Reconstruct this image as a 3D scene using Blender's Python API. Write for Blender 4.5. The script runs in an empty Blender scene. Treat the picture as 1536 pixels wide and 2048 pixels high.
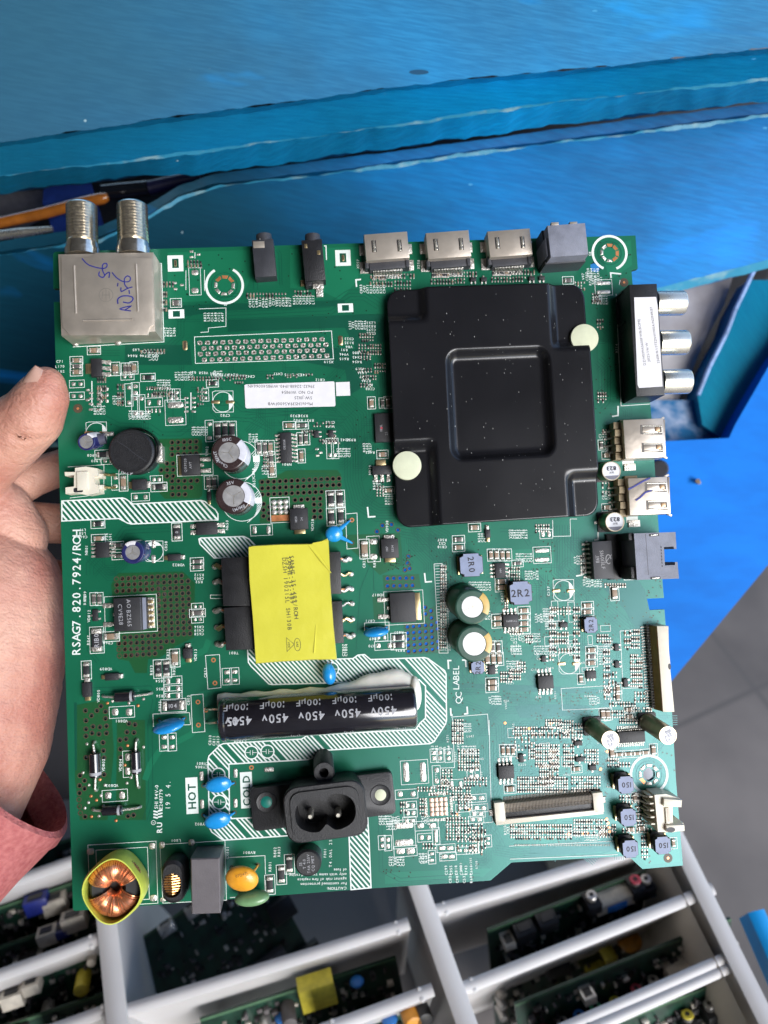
import bpy, bmesh, math, random
from mathutils import Vector, Matrix
random.seed(11)
R = math.radians
S = bpy.context.scene
COL = S.collection
K = 0.00016            # metres per board unit (one photo pixel at the board)
F = 1600.0             # focal length of the phone in photo pixels
TH = R(38)             # camera pitch away from straight down
CAM = Matrix.Translation((0, 0, 0.95)) @ Matrix.Rotation(TH, 4, 'X')

# ------------------------------------------------------------ camera
cd = bpy.data.cameras.new('camera'); cam = bpy.data.objects.new('camera', cd); COL.objects.link(cam)
cam.matrix_world = CAM
cd.sensor_fit = 'VERTICAL'; cd.sensor_height = 24; cd.sensor_width = 18; cd.lens = 24 * F / 2048
cd.clip_start = 0.01; cd.clip_end = 200
cd.dof.use_dof = True; cd.dof.focus_distance = 1575 * K; cd.dof.aperture_fstop = cd.lens / 2.5
S.camera = cam
S.render.resolution_x = 768; S.render.resolution_y = 1024
# ------------------------------------------------------------ world, sun, exposure
w = bpy.data.worlds.new('World'); S.world = w; w.use_nodes = True
nt = w.node_tree; bg = nt.nodes['Background']
sky = nt.nodes.new('ShaderNodeTexSky'); sky.sky_type = 'NISHITA'; sky.sun_disc = False
SUN_EL, SUN_AZ = R(33), R(143)      # azimuth clockwise from +Y (the way the photographer faces)
sky.sun_elevation = SUN_EL; sky.sun_rotation = SUN_AZ
sky.air_density = 1.0; sky.dust_density = 0.4; sky.ozone_density = 1.5
nt.links.new(sky.outputs[0], bg.inputs[0]); bg.inputs[1].default_value = 0.15
sd = bpy.data.lights.new('sun', 'SUN'); sd.energy = 2.2; sd.angle = R(38); sd.color = (1, .975, .95)
sun = bpy.data.objects.new('sun', sd); COL.objects.link(sun)
sdir = Vector((math.sin(SUN_AZ) * math.cos(SUN_EL), math.cos(SUN_AZ) * math.cos(SUN_EL), math.sin(SUN_EL)))
sun.rotation_euler = sdir.to_track_quat('Z', 'Y').to_euler()
S.view_settings.view_transform = 'Standard'; S.view_settings.look = 'None'
S.view_settings.exposure = 1.05; S.view_settings.gamma = 1

# ------------------------------------------------------------ coordinates
def ray(px, py): return Vector(((px - 768) / F, -(py - 1024) / F, -1))
def W(px, py, d):                     # world point seen at a photo pixel at depth d (board units)
    return CAM @ (ray(px, py) * d * K)
def G(px, py, z):                     # world point on the horizontal plane z (metres)
    o = CAM.translation; r = CAM.to_3x3() @ ray(px, py)
    return o + r * ((z - o.z) / r.z)
BN = Vector((0.054, 0.060, 1)).normalized(); BP = Vector((0, 0, -1600))
BU = Vector((0.99728, 0.0471, -0.0567)); BU = (BU - BN * BU.dot(BN)).normalized(); BV = BN.cross(BU)
BOARD = CAM @ Matrix((( *[BU.x, BV.x, BN.x], BP.x * K), (*[BU.y, BV.y, BN.y], BP.y * K), (*[BU.z, BV.z, BN.z], BP.z * K), (0, 0, 0, 1)))
def uv(px, py, z=0.0):                # board coordinates of a point at height z above the board
    r = ray(px, py); p0 = BP + BN * z
    p = r * (p0.dot(BN) / r.dot(BN)) - BP
    return p.dot(BU), p.dot(BV)

# ------------------------------------------------------------ materials
MATS = {}
def mat(name, col, rough=.5, metal=0.0, var=.12, scale=300, bump=0.0, bscale=900, coat=0.0, spec=.5, col2=None, stretch=None, sss=0.0, emis=None, fac=(.35, .65), detail=4, alpha=None, trans=0):
    if name in MATS: return MATS[name]
    m = bpy.data.materials.new(name); m.use_nodes = True; N = m.node_tree.nodes; L = m.node_tree.links
    b = N['Principled BSDF']; tc = N.new('ShaderNodeTexCoord'); mp = N.new('ShaderNodeMapping')
    L.new(tc.outputs['Object'], mp.inputs[0])
    if stretch: mp.inputs['Scale'].default_value = stretch[:3]; 
    if stretch and len(stretch) > 3: mp.inputs['Rotation'].default_value = (0, 0, stretch[3])
    nz = N.new('ShaderNodeTexNoise'); nz.inputs['Scale'].default_value = scale; nz.inputs['Detail'].default_value = detail
    L.new(mp.outputs[0], nz.inputs['Vector'])
    rp = N.new('ShaderNodeValToRGB'); rp.color_ramp.elements[0].position = fac[0]; rp.color_ramp.elements[1].position = fac[1]
    c2 = col2 if col2 else tuple(min(1, c * (1 + var)) for c in col)
    c1 = col if col2 else tuple(c * (1 - var) for c in col)
    rp.color_ramp.elements[0].color = (*c1, 1); rp.color_ramp.elements[1].color = (*c2, 1)
    L.new(nz.outputs[0], rp.inputs[0]); L.new(rp.outputs[0], b.inputs['Base Color'])
    b.inputs['Metallic'].default_value = metal; b.inputs['Specular IOR Level'].default_value = spec
    mr = N.new('ShaderNodeMapRange'); mr.inputs[3].default_value = max(.02, rough - .08); mr.inputs[4].default_value = min(1, rough + .08)
    L.new(nz.outputs[0], mr.inputs[0]); L.new(mr.outputs[0], b.inputs['Roughness'])
    b.inputs['Coat Weight'].default_value = coat; b.inputs['Coat IOR'].default_value = 1.65 if coat in (.6, .61) else 1.5; b.inputs['Coat Roughness'].default_value = .12
    if trans: b.inputs['Transmission Weight'].default_value = trans
    if sss: b.inputs['Subsurface Weight'].default_value = sss; b.inputs['Subsurface Radius'].default_value = (.004, .0015, .0008); b.inputs['Subsurface Scale'].default_value = 1
    if bump:
        n2 = N.new('ShaderNodeTexNoise'); n2.inputs['Scale'].default_value = bscale; n2.inputs['Detail'].default_value = 5
        L.new(mp.outputs[0], n2.inputs['Vector'])
        bp = N.new('ShaderNodeBump'); bp.inputs['Strength'].default_value = bump; bp.inputs['Distance'].default_value = .0006
        L.new(n2.outputs[0], bp.inputs['Height']); L.new(bp.outputs[0], b.inputs['Normal'])
    MATS[name] = m; return m

MASK = mat('solder_mask', (.0065, .115, .054), .32, var=.16, scale=22, spec=.85, bump=.03, bscale=1500)
GAP = mat('mask_over_gap', (.0045, .074, .040), .32, scale=22, spec=.85, bump=.03, bscale=1500)
POUR = mat('mask_over_copper', (.009, .150, .070), .32, scale=22, spec=.85, bump=.03, bscale=1500)
OLIVE = mat('mask_over_thin_copper', (.012, .082, .022), .32, scale=22, spec=.85, bump=.03, bscale=1500)
EDGE = mat('laminate_edge', (.022, .07, .028), .7)
SILK = mat('silkscreen_ink', (.74, .8, .76), .55, var=.05)
TIN = mat('solder_tin', (.60, .57, .52), .36, metal=.75, var=.15, scale=1500, bump=.5, bscale=1800)
COPPER = mat('bare_copper', (.72, .28, .12), .35, metal=.6, var=.2)
HOLE = mat('hole_ring', (.07, .05, .028), .5)
BLK = mat('black_plastic', (.014, .014, .016), .42, bump=.25, bscale=3000)
BLKG = mat('dark_grey_plastic', (.032, .033, .040), .5, bump=.2, bscale=4000)
GRYP = mat('grey_plastic', (.20, .21, .26), .55, bump=.3, bscale=3500)
EPOXY = mat('chip_epoxy', (.018, .018, .021), .5, bump=.2, bscale=5000)
FERR = mat('ferrite_top', (.23, .27, .40), .5, var=.08, bump=.2, bscale=4000)
FERD = mat('ferrite_side', (.03, .03, .03), .7)
PRINT = mat('grey_print', (.36, .36, .38), .6)
DKPRINT = mat('dark_print', (.02, .02, .03), .6)
STEEL = mat('nickel_shell', (.54, .475, .405), .36, metal=.6, var=.07, scale=200, bump=.06, bscale=700)
THREAD = mat('threaded_nickel', (.80, .75, .66), .2, metal=.95, var=.08, scale=900)
BRIGHT = mat('bright_nickel', (.78, .74, .64), .28, metal=.85, var=.05)
GOLD = mat('gold_pin', (.7, .55, .3), .3, metal=.9)
WHITEP = mat('cream_plastic', (.72, .66, .54), .45, var=.05, sss=.05)
CREAM = mat('foam_cream', (.62, .64, .46), .8, var=.05, bump=.2, bscale=2500)
PAPER = mat('label_paper', (.72, .70, .72), .55, var=.03)
YEL = mat('yellow_tape', (.62, .575, .055), .3, var=.05, scale=60, bump=.7, bscale=90, coat=.5)
YELG = mat('yellow_green_sleeve', (.62, .68, .10), .38, var=.08, bump=.2, bscale=300)
BLUEC = mat('blue_disc_epoxy', (.015, .27, .66), .22, var=.08, coat=.5, bump=.2, bscale=500)
ORNG = mat('orange_disc_epoxy', (.78, .34, .025), .3, var=.1, coat=.3, bump=.3, bscale=500)
GRNC = mat('green_disc_epoxy', (.16, .30, .14), .3, coat=.3)
TAN = mat('ceramic_tan', (.27, .19, .13), .5, var=.15, scale=900)
SHRINK = mat('black_shrink_sleeve', (.014, .013, .017), .16, coat=.6, var=.1)
BROWN = mat('brown_sleeve', (.035, .022, .022), .25, coat=.5)
NAVY = mat('navy_sleeve', (.02, .022, .10), .25, coat=.5)
GRNS = mat('green_sleeve', (.03, .085, .06), .3, coat=.4)
GOLDS = mat('gold_stripe', (.55, .36, .09), .35)
ALU = mat('aluminium_can', (.52, .51, .51), .42, metal=.75, var=.06, scale=700)
ALUD = mat('aluminium_side', (.42, .37, .27), .35, metal=.8)
WIRE = mat('enamelled_copper', (.80, .33, .16), .25, metal=.75, var=.2)
WIREG = mat('enamelled_gold_wire', (.75, .42, .16), .28, metal=.75)
GLUE = mat('white_silicone', (.80, .77, .68), .4, sss=.15, bump=.3, bscale=300, var=.06)
GREYB = mat('grey_box_plastic', (.125, .112, .118), .42, bump=.1, bscale=2500, var=.05)
INK = mat('blue_pen_ink', (.02, .025, .22), .5)
SHIELD = None

# ------------------------------------------------------------ mesh builder (board units)
def rrect(cx, cy, w, h, r, seg=5, rot=0):
    r = min(r, w / 2 - .01, h / 2 - .01); p = []
    for (sx, sy, a0) in ((1, 1, 0), (-1, 1, 90), (-1, -1, 180), (1, -1, 270)):
        for i in range(seg + 1):
            a = R(a0 + 90 * i / seg)
            p.append((sx * (w / 2 - r) + r * math.cos(a), sy * (h / 2 - r) + r * math.sin(a)))
    c, s = math.cos(R(rot)), math.sin(R(rot))
    return [(cx + x * c - y * s, cy + x * s + y * c) for x, y in p]
def circ(cx, cy, r, n=24, r2=None):
    r2 = r if r2 is None else r2
    return [(cx + r * math.cos(2 * math.pi * i / n), cy + r2 * math.sin(2 * math.pi * i / n)) for i in range(n)]
class MB:
    def __init__(s, k=K): s.v = []; s.f = []; s.mi = []; s.mats = []; s.k = k; s.T = None; s.n = 0
    def m(s, mt):
        if mt not in s.mats: s.mats.append(mt)
        return s.mats.index(mt)
    def add(s, vs, fs, mt):
        o = len(s.v); i = s.m(mt)
        if s.T is not None: vs = [s.T @ Vector(v) for v in vs]
        s.v += [tuple(c * s.k for c in v) for v in vs]
        s.f += [tuple(o + a for a in f) for f in fs]; s.mi += [i] * len(fs)
    def rings(s, rs, mt, cap0=True, cap1=True, closed=True, mtop=None):
        n = len(rs[0]); vs = [v for r in rs for v in r]; fs = []
        for j in range(len(rs) - 1):
            for i in range(n if closed else n - 1):
                a = j * n + i; b = j * n + (i + 1) % n
                fs.append((a, b, b + n, a + n))
        if cap0: fs.append(tuple(range(n))[::-1])
        if cap1 and not mtop: fs.append(tuple(range((len(rs) - 1) * n, len(rs) * n)))
        s.add(vs, fs, mt)
        if mtop and cap1: s.add(rs[-1], [tuple(range(n))], mtop)
    def prism(s, poly, z0, z1, mt, ch=0.0, mtop=None, cap0=False):
        if not ch: s.rings([[(x, y, z0) for x, y in poly], [(x, y, z1) for x, y in poly]], mt, cap0=cap0, mtop=mtop); return
        cx = sum(p[0] for p in poly) / len(poly); cy = sum(p[1] for p in poly) / len(poly)
        w = max(abs(p[0] - cx) for p in poly); h = max(abs(p[1] - cy) for p in poly)
        ins = [(cx + (x - cx) * (1 - ch / w), cy + (y - cy) * (1 - ch / h)) for x, y in poly]
        ins2 = [(cx + (x - cx) * (1 - .3 * ch / w), cy + (y - cy) * (1 - .3 * ch / h)) for x, y in poly]
        s.rings([[(x, y, z0) for x, y in poly], [(x, y, z1 - ch) for x, y in poly], [(x, y, z1 - .3 * ch) for x, y in ins2], [(x, y, z1) for x, y in ins]], mt, cap0=cap0, mtop=mtop)
    def box(s, cx, cy, z0, z1, w, h, mt, ch=0.0, rot=0, mtop=None, cap0=False):
        c, q = math.cos(R(rot)), math.sin(R(rot))
        poly = [(cx + x * c - y * q, cy + x * q + y * c) for x, y in ((-w / 2, -h / 2), (w / 2, -h / 2), (w / 2, h / 2), (-w / 2, h / 2))]
        s.prism(poly, z0, z1, mt, ch, mtop, cap0)
    def cyl(s, cx, cy, z0, z1, r, mt, n=28, ch=0.0, mtop=None): s.prism(circ(cx, cy, r, n), z0, z1, mt, ch, mtop)
    def lathe(s, cx, cy, prof, mt, n=32, cap0=False, cap1=True, mtop=None):
        s.rings([[(cx + r * math.cos(2 * math.pi * i / n), cy + r * math.sin(2 * math.pi * i / n), z) for i in range(n)] for r, z in prof], mt, cap0=cap0, cap1=cap1, mtop=mtop)
    def flat(s, poly, z, mt):
        a = sum(poly[i][0] * poly[(i + 1) % len(poly)][1] - poly[(i + 1) % len(poly)][0] * poly[i][1] for i in range(len(poly)))
        if a < 0: poly = poly[::-1]
        s.add([(x, y, z) for x, y in poly], [tuple(range(len(poly)))], mt)
    def line(s, pts, wd, z, mt, closed=False):
        n = len(pts); L = []; Rr = []
        for i in range(n):
            p = Vector(pts[i][:2])
            a = Vector(pts[i - 1][:2]) if (i > 0 or closed) else None
            b = Vector(pts[(i + 1) % n][:2]) if (i < n - 1 or closed) else None
            d = ((p - a).normalized() if a is not None and (p - a).length > 0 else Vector((0, 0))) + ((b - p).normalized() if b is not None and (b - p).length > 0 else Vector((0, 0)))
            if d.length < 1e-6: d = Vector((1, 0))
            d.normalize(); nn = Vector((-d.y, d.x)); k = 1.0
            if a is not None and b is not None and (p - a).length > 0:
                q = (p - a).normalized(); k = 1 / max(.5, abs(Vector((-q.y, q.x)).dot(nn)))
            L.append((p.x + nn.x * wd / 2 * k, p.y + nn.y * wd / 2 * k, z)); Rr.append((p.x - nn.x * wd / 2 * k, p.y - nn.y * wd / 2 * k, z))
        fs = []
        for i in range(n if closed else n - 1):
            j = (i + 1) % n; fs.append((n + i, n + j, j, i))
        s.add(L + Rr, fs, mt)
    def tube(s, pts, r, mt, n=8, cap=True):
        pts = [Vector(p) for p in pts]; rs = []; prev = None
        for i, p in enumerate(pts):
            d = (pts[min(i + 1, len(pts) - 1)] - pts[max(i - 1, 0)]).normalized()
            if prev is None:
                a = Vector((0, 0, 1)) if abs(d.z) < .9 else Vector((1, 0, 0)); x = d.cross(a).normalized()
            else: x = (prev - d * prev.dot(d)).normalized()
            prev = x; y = d.cross(x); rr = r[i] if isinstance(r, (list, tuple)) else r
            rs.append([tuple(p + x * rr * math.cos(2 * math.pi * k / n) + y * rr * math.sin(2 * math.pi * k / n)) for k in range(n)])
        s.rings(rs, mt, cap0=cap, cap1=cap)
    def blob(s, c, rx, ry, rz, mt, M=None, n=20, m=12, fn=None):
        rs = []
        for j in range(1, m):
            t = math.pi * j / m; r = []
            for i in range(n):
                a = 2 * math.pi * i / n; v = Vector((math.sin(t) * math.cos(a), math.sin(t) * math.sin(a), -math.cos(t)))
                kx = fn(v) if fn else 1
                v = Vector((v.x * rx * kx, v.y * ry * kx, v.z * rz * kx))
                if M: v = M @ v
                r.append(tuple(v + Vector(c)))
            rs.append(r)
        s.rings(rs, mt)
    def text(s, st, x, y, size, mt, rot=0, z=0.0, bold=0, mono=0, align=.5, xf=None, sx=1.0):
        adv = []; tot = 0
        for ch in st:
            g = glyph(ch, bold); a = mono if mono else (g[2] + .13 if ch != ' ' else .38); adv.append(a); tot += a
        px = -tot * align; c, q = math.cos(R(rot)), math.sin(R(rot))
        s.n += 1; z = z + (s.n % 5) * .015
        for ch, a in zip(st, adv):
            g = glyph(ch, bold)
            if g[0]:
                off = px + ((a - g[2]) / 2 if mono else 0) - g[3]
                vs = []
                for vx, vy in g[0]:
                    X = (vx + off) * size * sx; Y = (vy - .35) * size
                    X, Y = x + X * c - Y * q, y + X * q + Y * c
                    vs.append((X, Y, z) if xf is None else xf(X, Y))
                s.add(vs, g[1], mt)
            px += a
    def obj(s, name, parent=None, loc=(0, 0, 0), rot=0, matrix=None, smooth=35):
        me = bpy.data.meshes.new(name); me.from_pydata(s.v, [], s.f)
        for mt in s.mats: me.materials.append(mt)
        me.polygons.foreach_set('material_index', s.mi)
        me.update(); me.shade_smooth(); me.set_sharp_from_angle(angle=R(smooth))
        return link(name, me, parent, loc, rot, matrix)
def link(name, me, parent=None, loc=(0, 0, 0), rot=0, matrix=None):
    o = bpy.data.objects.new(name, me); COL.objects.link(o)
    if parent is not None: o.parent = parent
    if matrix is not None: o.matrix_world = matrix
    else: o.location = loc; o.rotation_euler = (0, 0, rot)
    return o
GL = {}
def glyph(ch, bold=0):
    k = (ch, bold)
    if k in GL: return GL[k]
    cu = bpy.data.curves.new('glyph', 'FONT'); cu.body = ch; cu.size = 1; cu.resolution_u = 2; cu.offset = bold
    ob = bpy.data.objects.new('glyph', cu)
    me = bpy.data.meshes.new_from_object(ob)
    vs = [(v.co.x, v.co.y) for v in me.vertices]; fs = [tuple(p.vertices) for p in me.polygons if True]
    ff = []
    for p in me.polygons:
        f = tuple(p.vertices); ff.append(f if p.normal.z > 0 else f[::-1])
    x0 = min([v[0] for v in vs], default=0); x1 = max([v[0] for v in vs], default=.3)
    GL[k] = (vs, ff, x1 - x0, x0)
    bpy.data.objects.remove(ob); bpy.data.meshes.remove(me); bpy.data.curves.remove(cu)
    return GL[k]
def tag(o, label=None, cat=None, group=None, kind=None):
    if label: o['label'] = label
    if cat: o['category'] = cat
    if group: o['group'] = group
    if kind: o['kind'] = kind
    return o
def empty(name, M, label, cat, group=None):
    o = bpy.data.objects.new(name, None); COL.objects.link(o); o.matrix_world = M; o.empty_display_size = .02
    return tag(o, label, cat, group)

# =====================================================================
#  LARGE STRUCTURE : floor, light-blocking ceiling and walls out of view, blue workbench, plastic rack
# =====================================================================
def wquad(mb, pts, mt):
    mb.add(pts, [tuple(range(len(pts)))], mt)
FLOORM = mat('grey_floor_tile', (.135, .118, .108), .55, var=.28, scale=5, bump=.3, bscale=60, detail=8)
def add_tiles(m):
    N = m.node_tree.nodes; L = m.node_tree.links; b = N['Principled BSDF']
    br = N.new('ShaderNodeTexBrick'); br.offset = 0; br.inputs['Scale'].default_value = 1; br.inputs['Mortar Size'].default_value = .004
    br.inputs['Brick Width'].default_value = .33; br.inputs['Row Height'].default_value = .33; br.inputs['Mortar Smooth'].default_value = .5
    mp = N.new('ShaderNodeMapping'); mp.inputs['Rotation'].default_value = (0, 0, R(-24)); mp.inputs['Location'].default_value = (.04, .11, 0)
    tc = N.new('ShaderNodeTexCoord'); L.new(tc.outputs['Object'], mp.inputs[0]); L.new(mp.outputs[0], br.inputs['Vector'])
    mx = N.new('ShaderNodeMixRGB'); mx.inputs[2].default_value = (.092, .082, .076, 1)
    src = b.inputs['Base Color'].links[0].from_socket
    L.new(src, mx.inputs[1]); L.new(br.outputs['Fac'], mx.inputs[0]); L.new(mx.outputs[0], b.inputs['Base Color'])
add_tiles(FLOORM)
mb = MB(1); mb.add([(-12, -12, 0), (12, -12, 0), (12, 12, 0), (-12, 12, 0)], [(0, 1, 2, 3)], FLOORM)
tag(mb.obj('floor'), kind='structure')
PLAST = mat('unseen_ceiling_plaster', (.09, .085, .08), .85, var=.1, scale=6)
UNSEEN_WALLM = mat('unseen_wall_plaster', (.20, .18, .16), .85, var=.1, scale=6)
def wbox(mb, p0, p1, mt):
    x0, y0, z0 = p0; x1, y1, z1 = p1
    vs = [(x0, y0, z0), (x1, y0, z0), (x1, y1, z0), (x0, y1, z0), (x0, y0, z1), (x1, y0, z1), (x1, y1, z1), (x0, y1, z1)]
    mb.add(vs, [(3, 2, 1, 0), (4, 5, 6, 7), (0, 1, 5, 4), (1, 2, 6, 5), (2, 3, 7, 6), (3, 0, 4, 7)], mt)
mb = MB(1); wbox(mb, (-3.2, -1.62, 2.5), (1.2, 3.2, 2.62), PLAST); tag(mb.obj('unseen_ceiling'), kind='structure')  # added out of view to block the sky and bound the board glare
mb = MB(1); wbox(mb, (-3.2, -1.6, 0), (.48, -1.45, 2.5), UNSEEN_WALLM); tag(mb.obj('unseen_wall'), kind='structure')  # added out of view; its right edge cuts off the glare
mb = MB(1); wbox(mb, (-3.3, -1.6, 0), (-3.2, 3.2, 2.5), UNSEEN_WALLM); tag(mb.obj('unseen_wall'), kind='structure')

# ---- blue painted material
def bluepaint(name, c1, c2, c3, rot, rough=.34, fac=(.36, .66), bump=.5, sc=(4, 60, 4), marks=1, spec=.35, start=None, xr=(-.06, .05)):
    SPEC = spec
    m = bpy.data.materials.new(name); m.use_nodes = True; N = m.node_tree.nodes; L = m.node_tree.links; b = N['Principled BSDF']
    tc = N.new('ShaderNodeTexCoord')
    def nz(scale, det, mapping=None, dist=0):
        n = N.new('ShaderNodeTexNoise'); n.inputs['Scale'].default_value = scale; n.inputs['Detail'].default_value = det; n.inputs['Distortion'].default_value = dist
        if mapping:
            mp = N.new('ShaderNodeMapping'); mp.inputs['Rotation'].default_value = (0, 0, rot); mp.vector_type = 'TEXTURE' if False else 'POINT'
            L.new(tc.outputs['Object'], mp.inputs[0])
            m2 = N.new('ShaderNodeMapping'); m2.inputs['Scale'].default_value = mapping; L.new(mp.outputs[0], m2.inputs[0]); L.new(m2.outputs[0], n.inputs['Vector'])
        else: L.new(tc.outputs['Object'], n.inputs['Vector'])
        return n
    big = nz(9, 5, None, .6); st = nz(24, 6, sc); chip = nz(70, 5, (.5, 1, 1)); fine = nz(62, 8, sc); lump = nz(45, 4, (.6, 1, 1), .4)
    r1 = N.new('ShaderNodeValToRGB'); r1.color_ramp.elements[0].position = fac[0]; r1.color_ramp.elements[1].position = fac[1]
    r1.color_ramp.elements[0].color = (*c1, 1); r1.color_ramp.elements[1].color = (*c2, 1); L.new(big.outputs[0], r1.inputs[0])
    r2 = N.new('ShaderNodeValToRGB'); r2.color_ramp.elements[0].position = .40; r2.color_ramp.elements[1].position = .62
    r2.color_ramp.elements[0].color = (.90, .91, .93, 1); r2.color_ramp.elements[1].color = (1.05, 1.04, 1.03, 1); L.new(st.outputs[0], r2.inputs[0])
    mx = N.new('ShaderNodeMixRGB'); mx.blend_type = 'MULTIPLY'; mx.inputs[0].default_value = 1; L.new(r1.outputs[0], mx.inputs[1]); L.new(r2.outputs[0], mx.inputs[2])
    r3 = N.new('ShaderNodeValToRGB'); r3.color_ramp.elements[0].position = .75; r3.color_ramp.elements[1].position = .78; L.new(chip.outputs[0], r3.inputs[0])
    m3 = N.new('ShaderNodeMixRGB'); m3.inputs[2].default_value = (*c3, 1); L.new(r3.outputs[0], m3.inputs[0]); L.new(mx.outputs[0], m3.inputs[1])
    sock = m3.outputs[0]
    def speck(scale, size, keep, colr, rx=1.0):
        v_ = N.new('ShaderNodeTexVoronoi'); v_.inputs['Scale'].default_value = scale
        mq = N.new('ShaderNodeMapping'); mq.inputs['Scale'].default_value = (rx, 1, 1); mq.inputs['Rotation'].default_value = (0, 0, .5 + scale); L.new(tc.outputs['Object'], mq.inputs[0]); L.new(mq.outputs[0], v_.inputs['Vector'])
        a_ = N.new('ShaderNodeMath'); a_.operation = 'LESS_THAN'; a_.inputs[1].default_value = size; L.new(v_.outputs['Distance'], a_.inputs[0])
        sp_ = N.new('ShaderNodeSeparateColor'); L.new(v_.outputs['Color'], sp_.inputs[0]); g_ = N.new('ShaderNodeMath'); g_.operation = 'GREATER_THAN'; g_.inputs[1].default_value = keep; L.new(sp_.outputs[0], g_.inputs[0])
        p_ = N.new('ShaderNodeMath'); p_.operation = 'MULTIPLY'; L.new(a_.outputs[0], p_.inputs[0]); L.new(g_.outputs[0], p_.inputs[1])
        x_ = N.new('ShaderNodeMixRGB'); x_.inputs[2].default_value = (*colr, 1); L.new(p_.outputs[0], x_.inputs[0]); L.new(S_[0], x_.inputs[1]); S_[0] = x_.outputs[0]
    S_ = [sock]
    if start:          # shade on the left painted in as darker teal, with an irregular boundary
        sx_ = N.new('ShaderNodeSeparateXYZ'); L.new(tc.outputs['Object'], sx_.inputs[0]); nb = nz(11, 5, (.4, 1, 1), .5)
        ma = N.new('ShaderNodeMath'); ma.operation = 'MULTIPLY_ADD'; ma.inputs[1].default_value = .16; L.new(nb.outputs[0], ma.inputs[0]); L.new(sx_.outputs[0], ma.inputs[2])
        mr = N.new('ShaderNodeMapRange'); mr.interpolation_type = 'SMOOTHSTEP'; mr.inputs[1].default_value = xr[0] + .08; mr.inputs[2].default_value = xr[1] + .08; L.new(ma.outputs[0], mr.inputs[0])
        xo = N.new('ShaderNodeMixRGB'); xo.inputs[1].default_value = (*start, 1); L.new(mr.outputs[0], xo.inputs[0]); L.new(S_[0], xo.inputs[2])
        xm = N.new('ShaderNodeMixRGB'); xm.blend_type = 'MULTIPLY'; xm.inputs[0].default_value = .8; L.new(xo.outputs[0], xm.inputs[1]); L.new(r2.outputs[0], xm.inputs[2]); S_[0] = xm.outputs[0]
    if marks:
        blot = nz(26, 4, (.35, 1, 1), .8); rb = N.new('ShaderNodeValToRGB'); rb.color_ramp.elements[0].position = .60; rb.color_ramp.elements[1].position = .68; L.new(blot.outputs[0], rb.inputs[0])
        xb = N.new('ShaderNodeMixRGB'); xb.inputs[2].default_value = (c2[0] * .5, c2[1] * 1.25, c2[2] * 1.45, 1); L.new(S_[0], xb.inputs[1])
        fb = N.new('ShaderNodeMath'); fb.operation = 'MULTIPLY'; fb.inputs[1].default_value = .45; L.new(rb.outputs[0], fb.inputs[0]); L.new(fb.outputs[0], xb.inputs[0]); S_[0] = xb.outputs[0]
        speck(60, .03, .8, (.35, .50, .55)); speck(110, .045, .82, (.06, .30, .55), .4); speck(38, .05, .8, (.02, .08, .16), .25); speck(45, .07, .88, (.10, .07, .06), .35); speck(30, .06, .9, (.005, .04, .12))
    b.inputs['Specular IOR Level'].default_value = SPEC; L.new(S_[0], b.inputs['Base Color']); b.inputs['Roughness'].default_value = rough
    ad = N.new('ShaderNodeMath'); ad.operation = 'ADD'; L.new(fine.outputs[0], ad.inputs[0])
    ml = N.new('ShaderNodeMath'); ml.operation = 'MULTIPLY'; ml.inputs[1].default_value = 1.2; L.new(lump.outputs[0], ml.inputs[0]); L.new(ml.outputs[0], ad.inputs[1])
    bp = N.new('ShaderNodeBump'); bp.inputs['Strength'].default_value = bump; bp.inputs['Distance'].default_value = .0010
    L.new(ad.outputs[0], bp.inputs['Height']); L.new(bp.outputs[0], b.inputs['Normal'])
    return m
BLUE1 = bluepaint('blue_brushed_paint', (.035, .165, .32), (.025, .26, .56), (.35, .55, .62), R(7), bump=.17, start=(.035, .13, .21), xr=(-.16, .06))
BLUE2 = bluepaint('teal_blue_paint', (.003, .15, .30), (.002, .25, .55), (.30, .50, .55), R(7), rough=.3, bump=.35, start=(.008, .13, .22), xr=(-.2, .1))
BLUE3 = bluepaint('smooth_blue_paint', (.0005, .13, .50), (.0005, .155, .60), (.01, .2, .6), R(0), rough=.6, bump=.08, sc=(2, 8, 2), marks=0, spec=.12)
TEAL = bluepaint('worn_teal_paint', (.003, .13, .24), (.004, .22, .33), (.4, .5, .6), R(60), rough=.3, bump=.3)
WORN = mat('worn_paint_edge', (.03, .24, .38), .5, col2=(.22, .38, .42), scale=90, bump=.6, bscale=300, fac=(.52, .68))
BLUEP = bluepaint('panel_blue_paint', (.001, .12, .32), (.001, .22, .62), (.2, .4, .5), R(7), rough=.5, spec=.2, bump=.16, start=(.003, .055, .095), xr=(-.07, .07), sc=(3, 40, 3))  # dark teal left end carries the painted shade below the ledge

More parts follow.
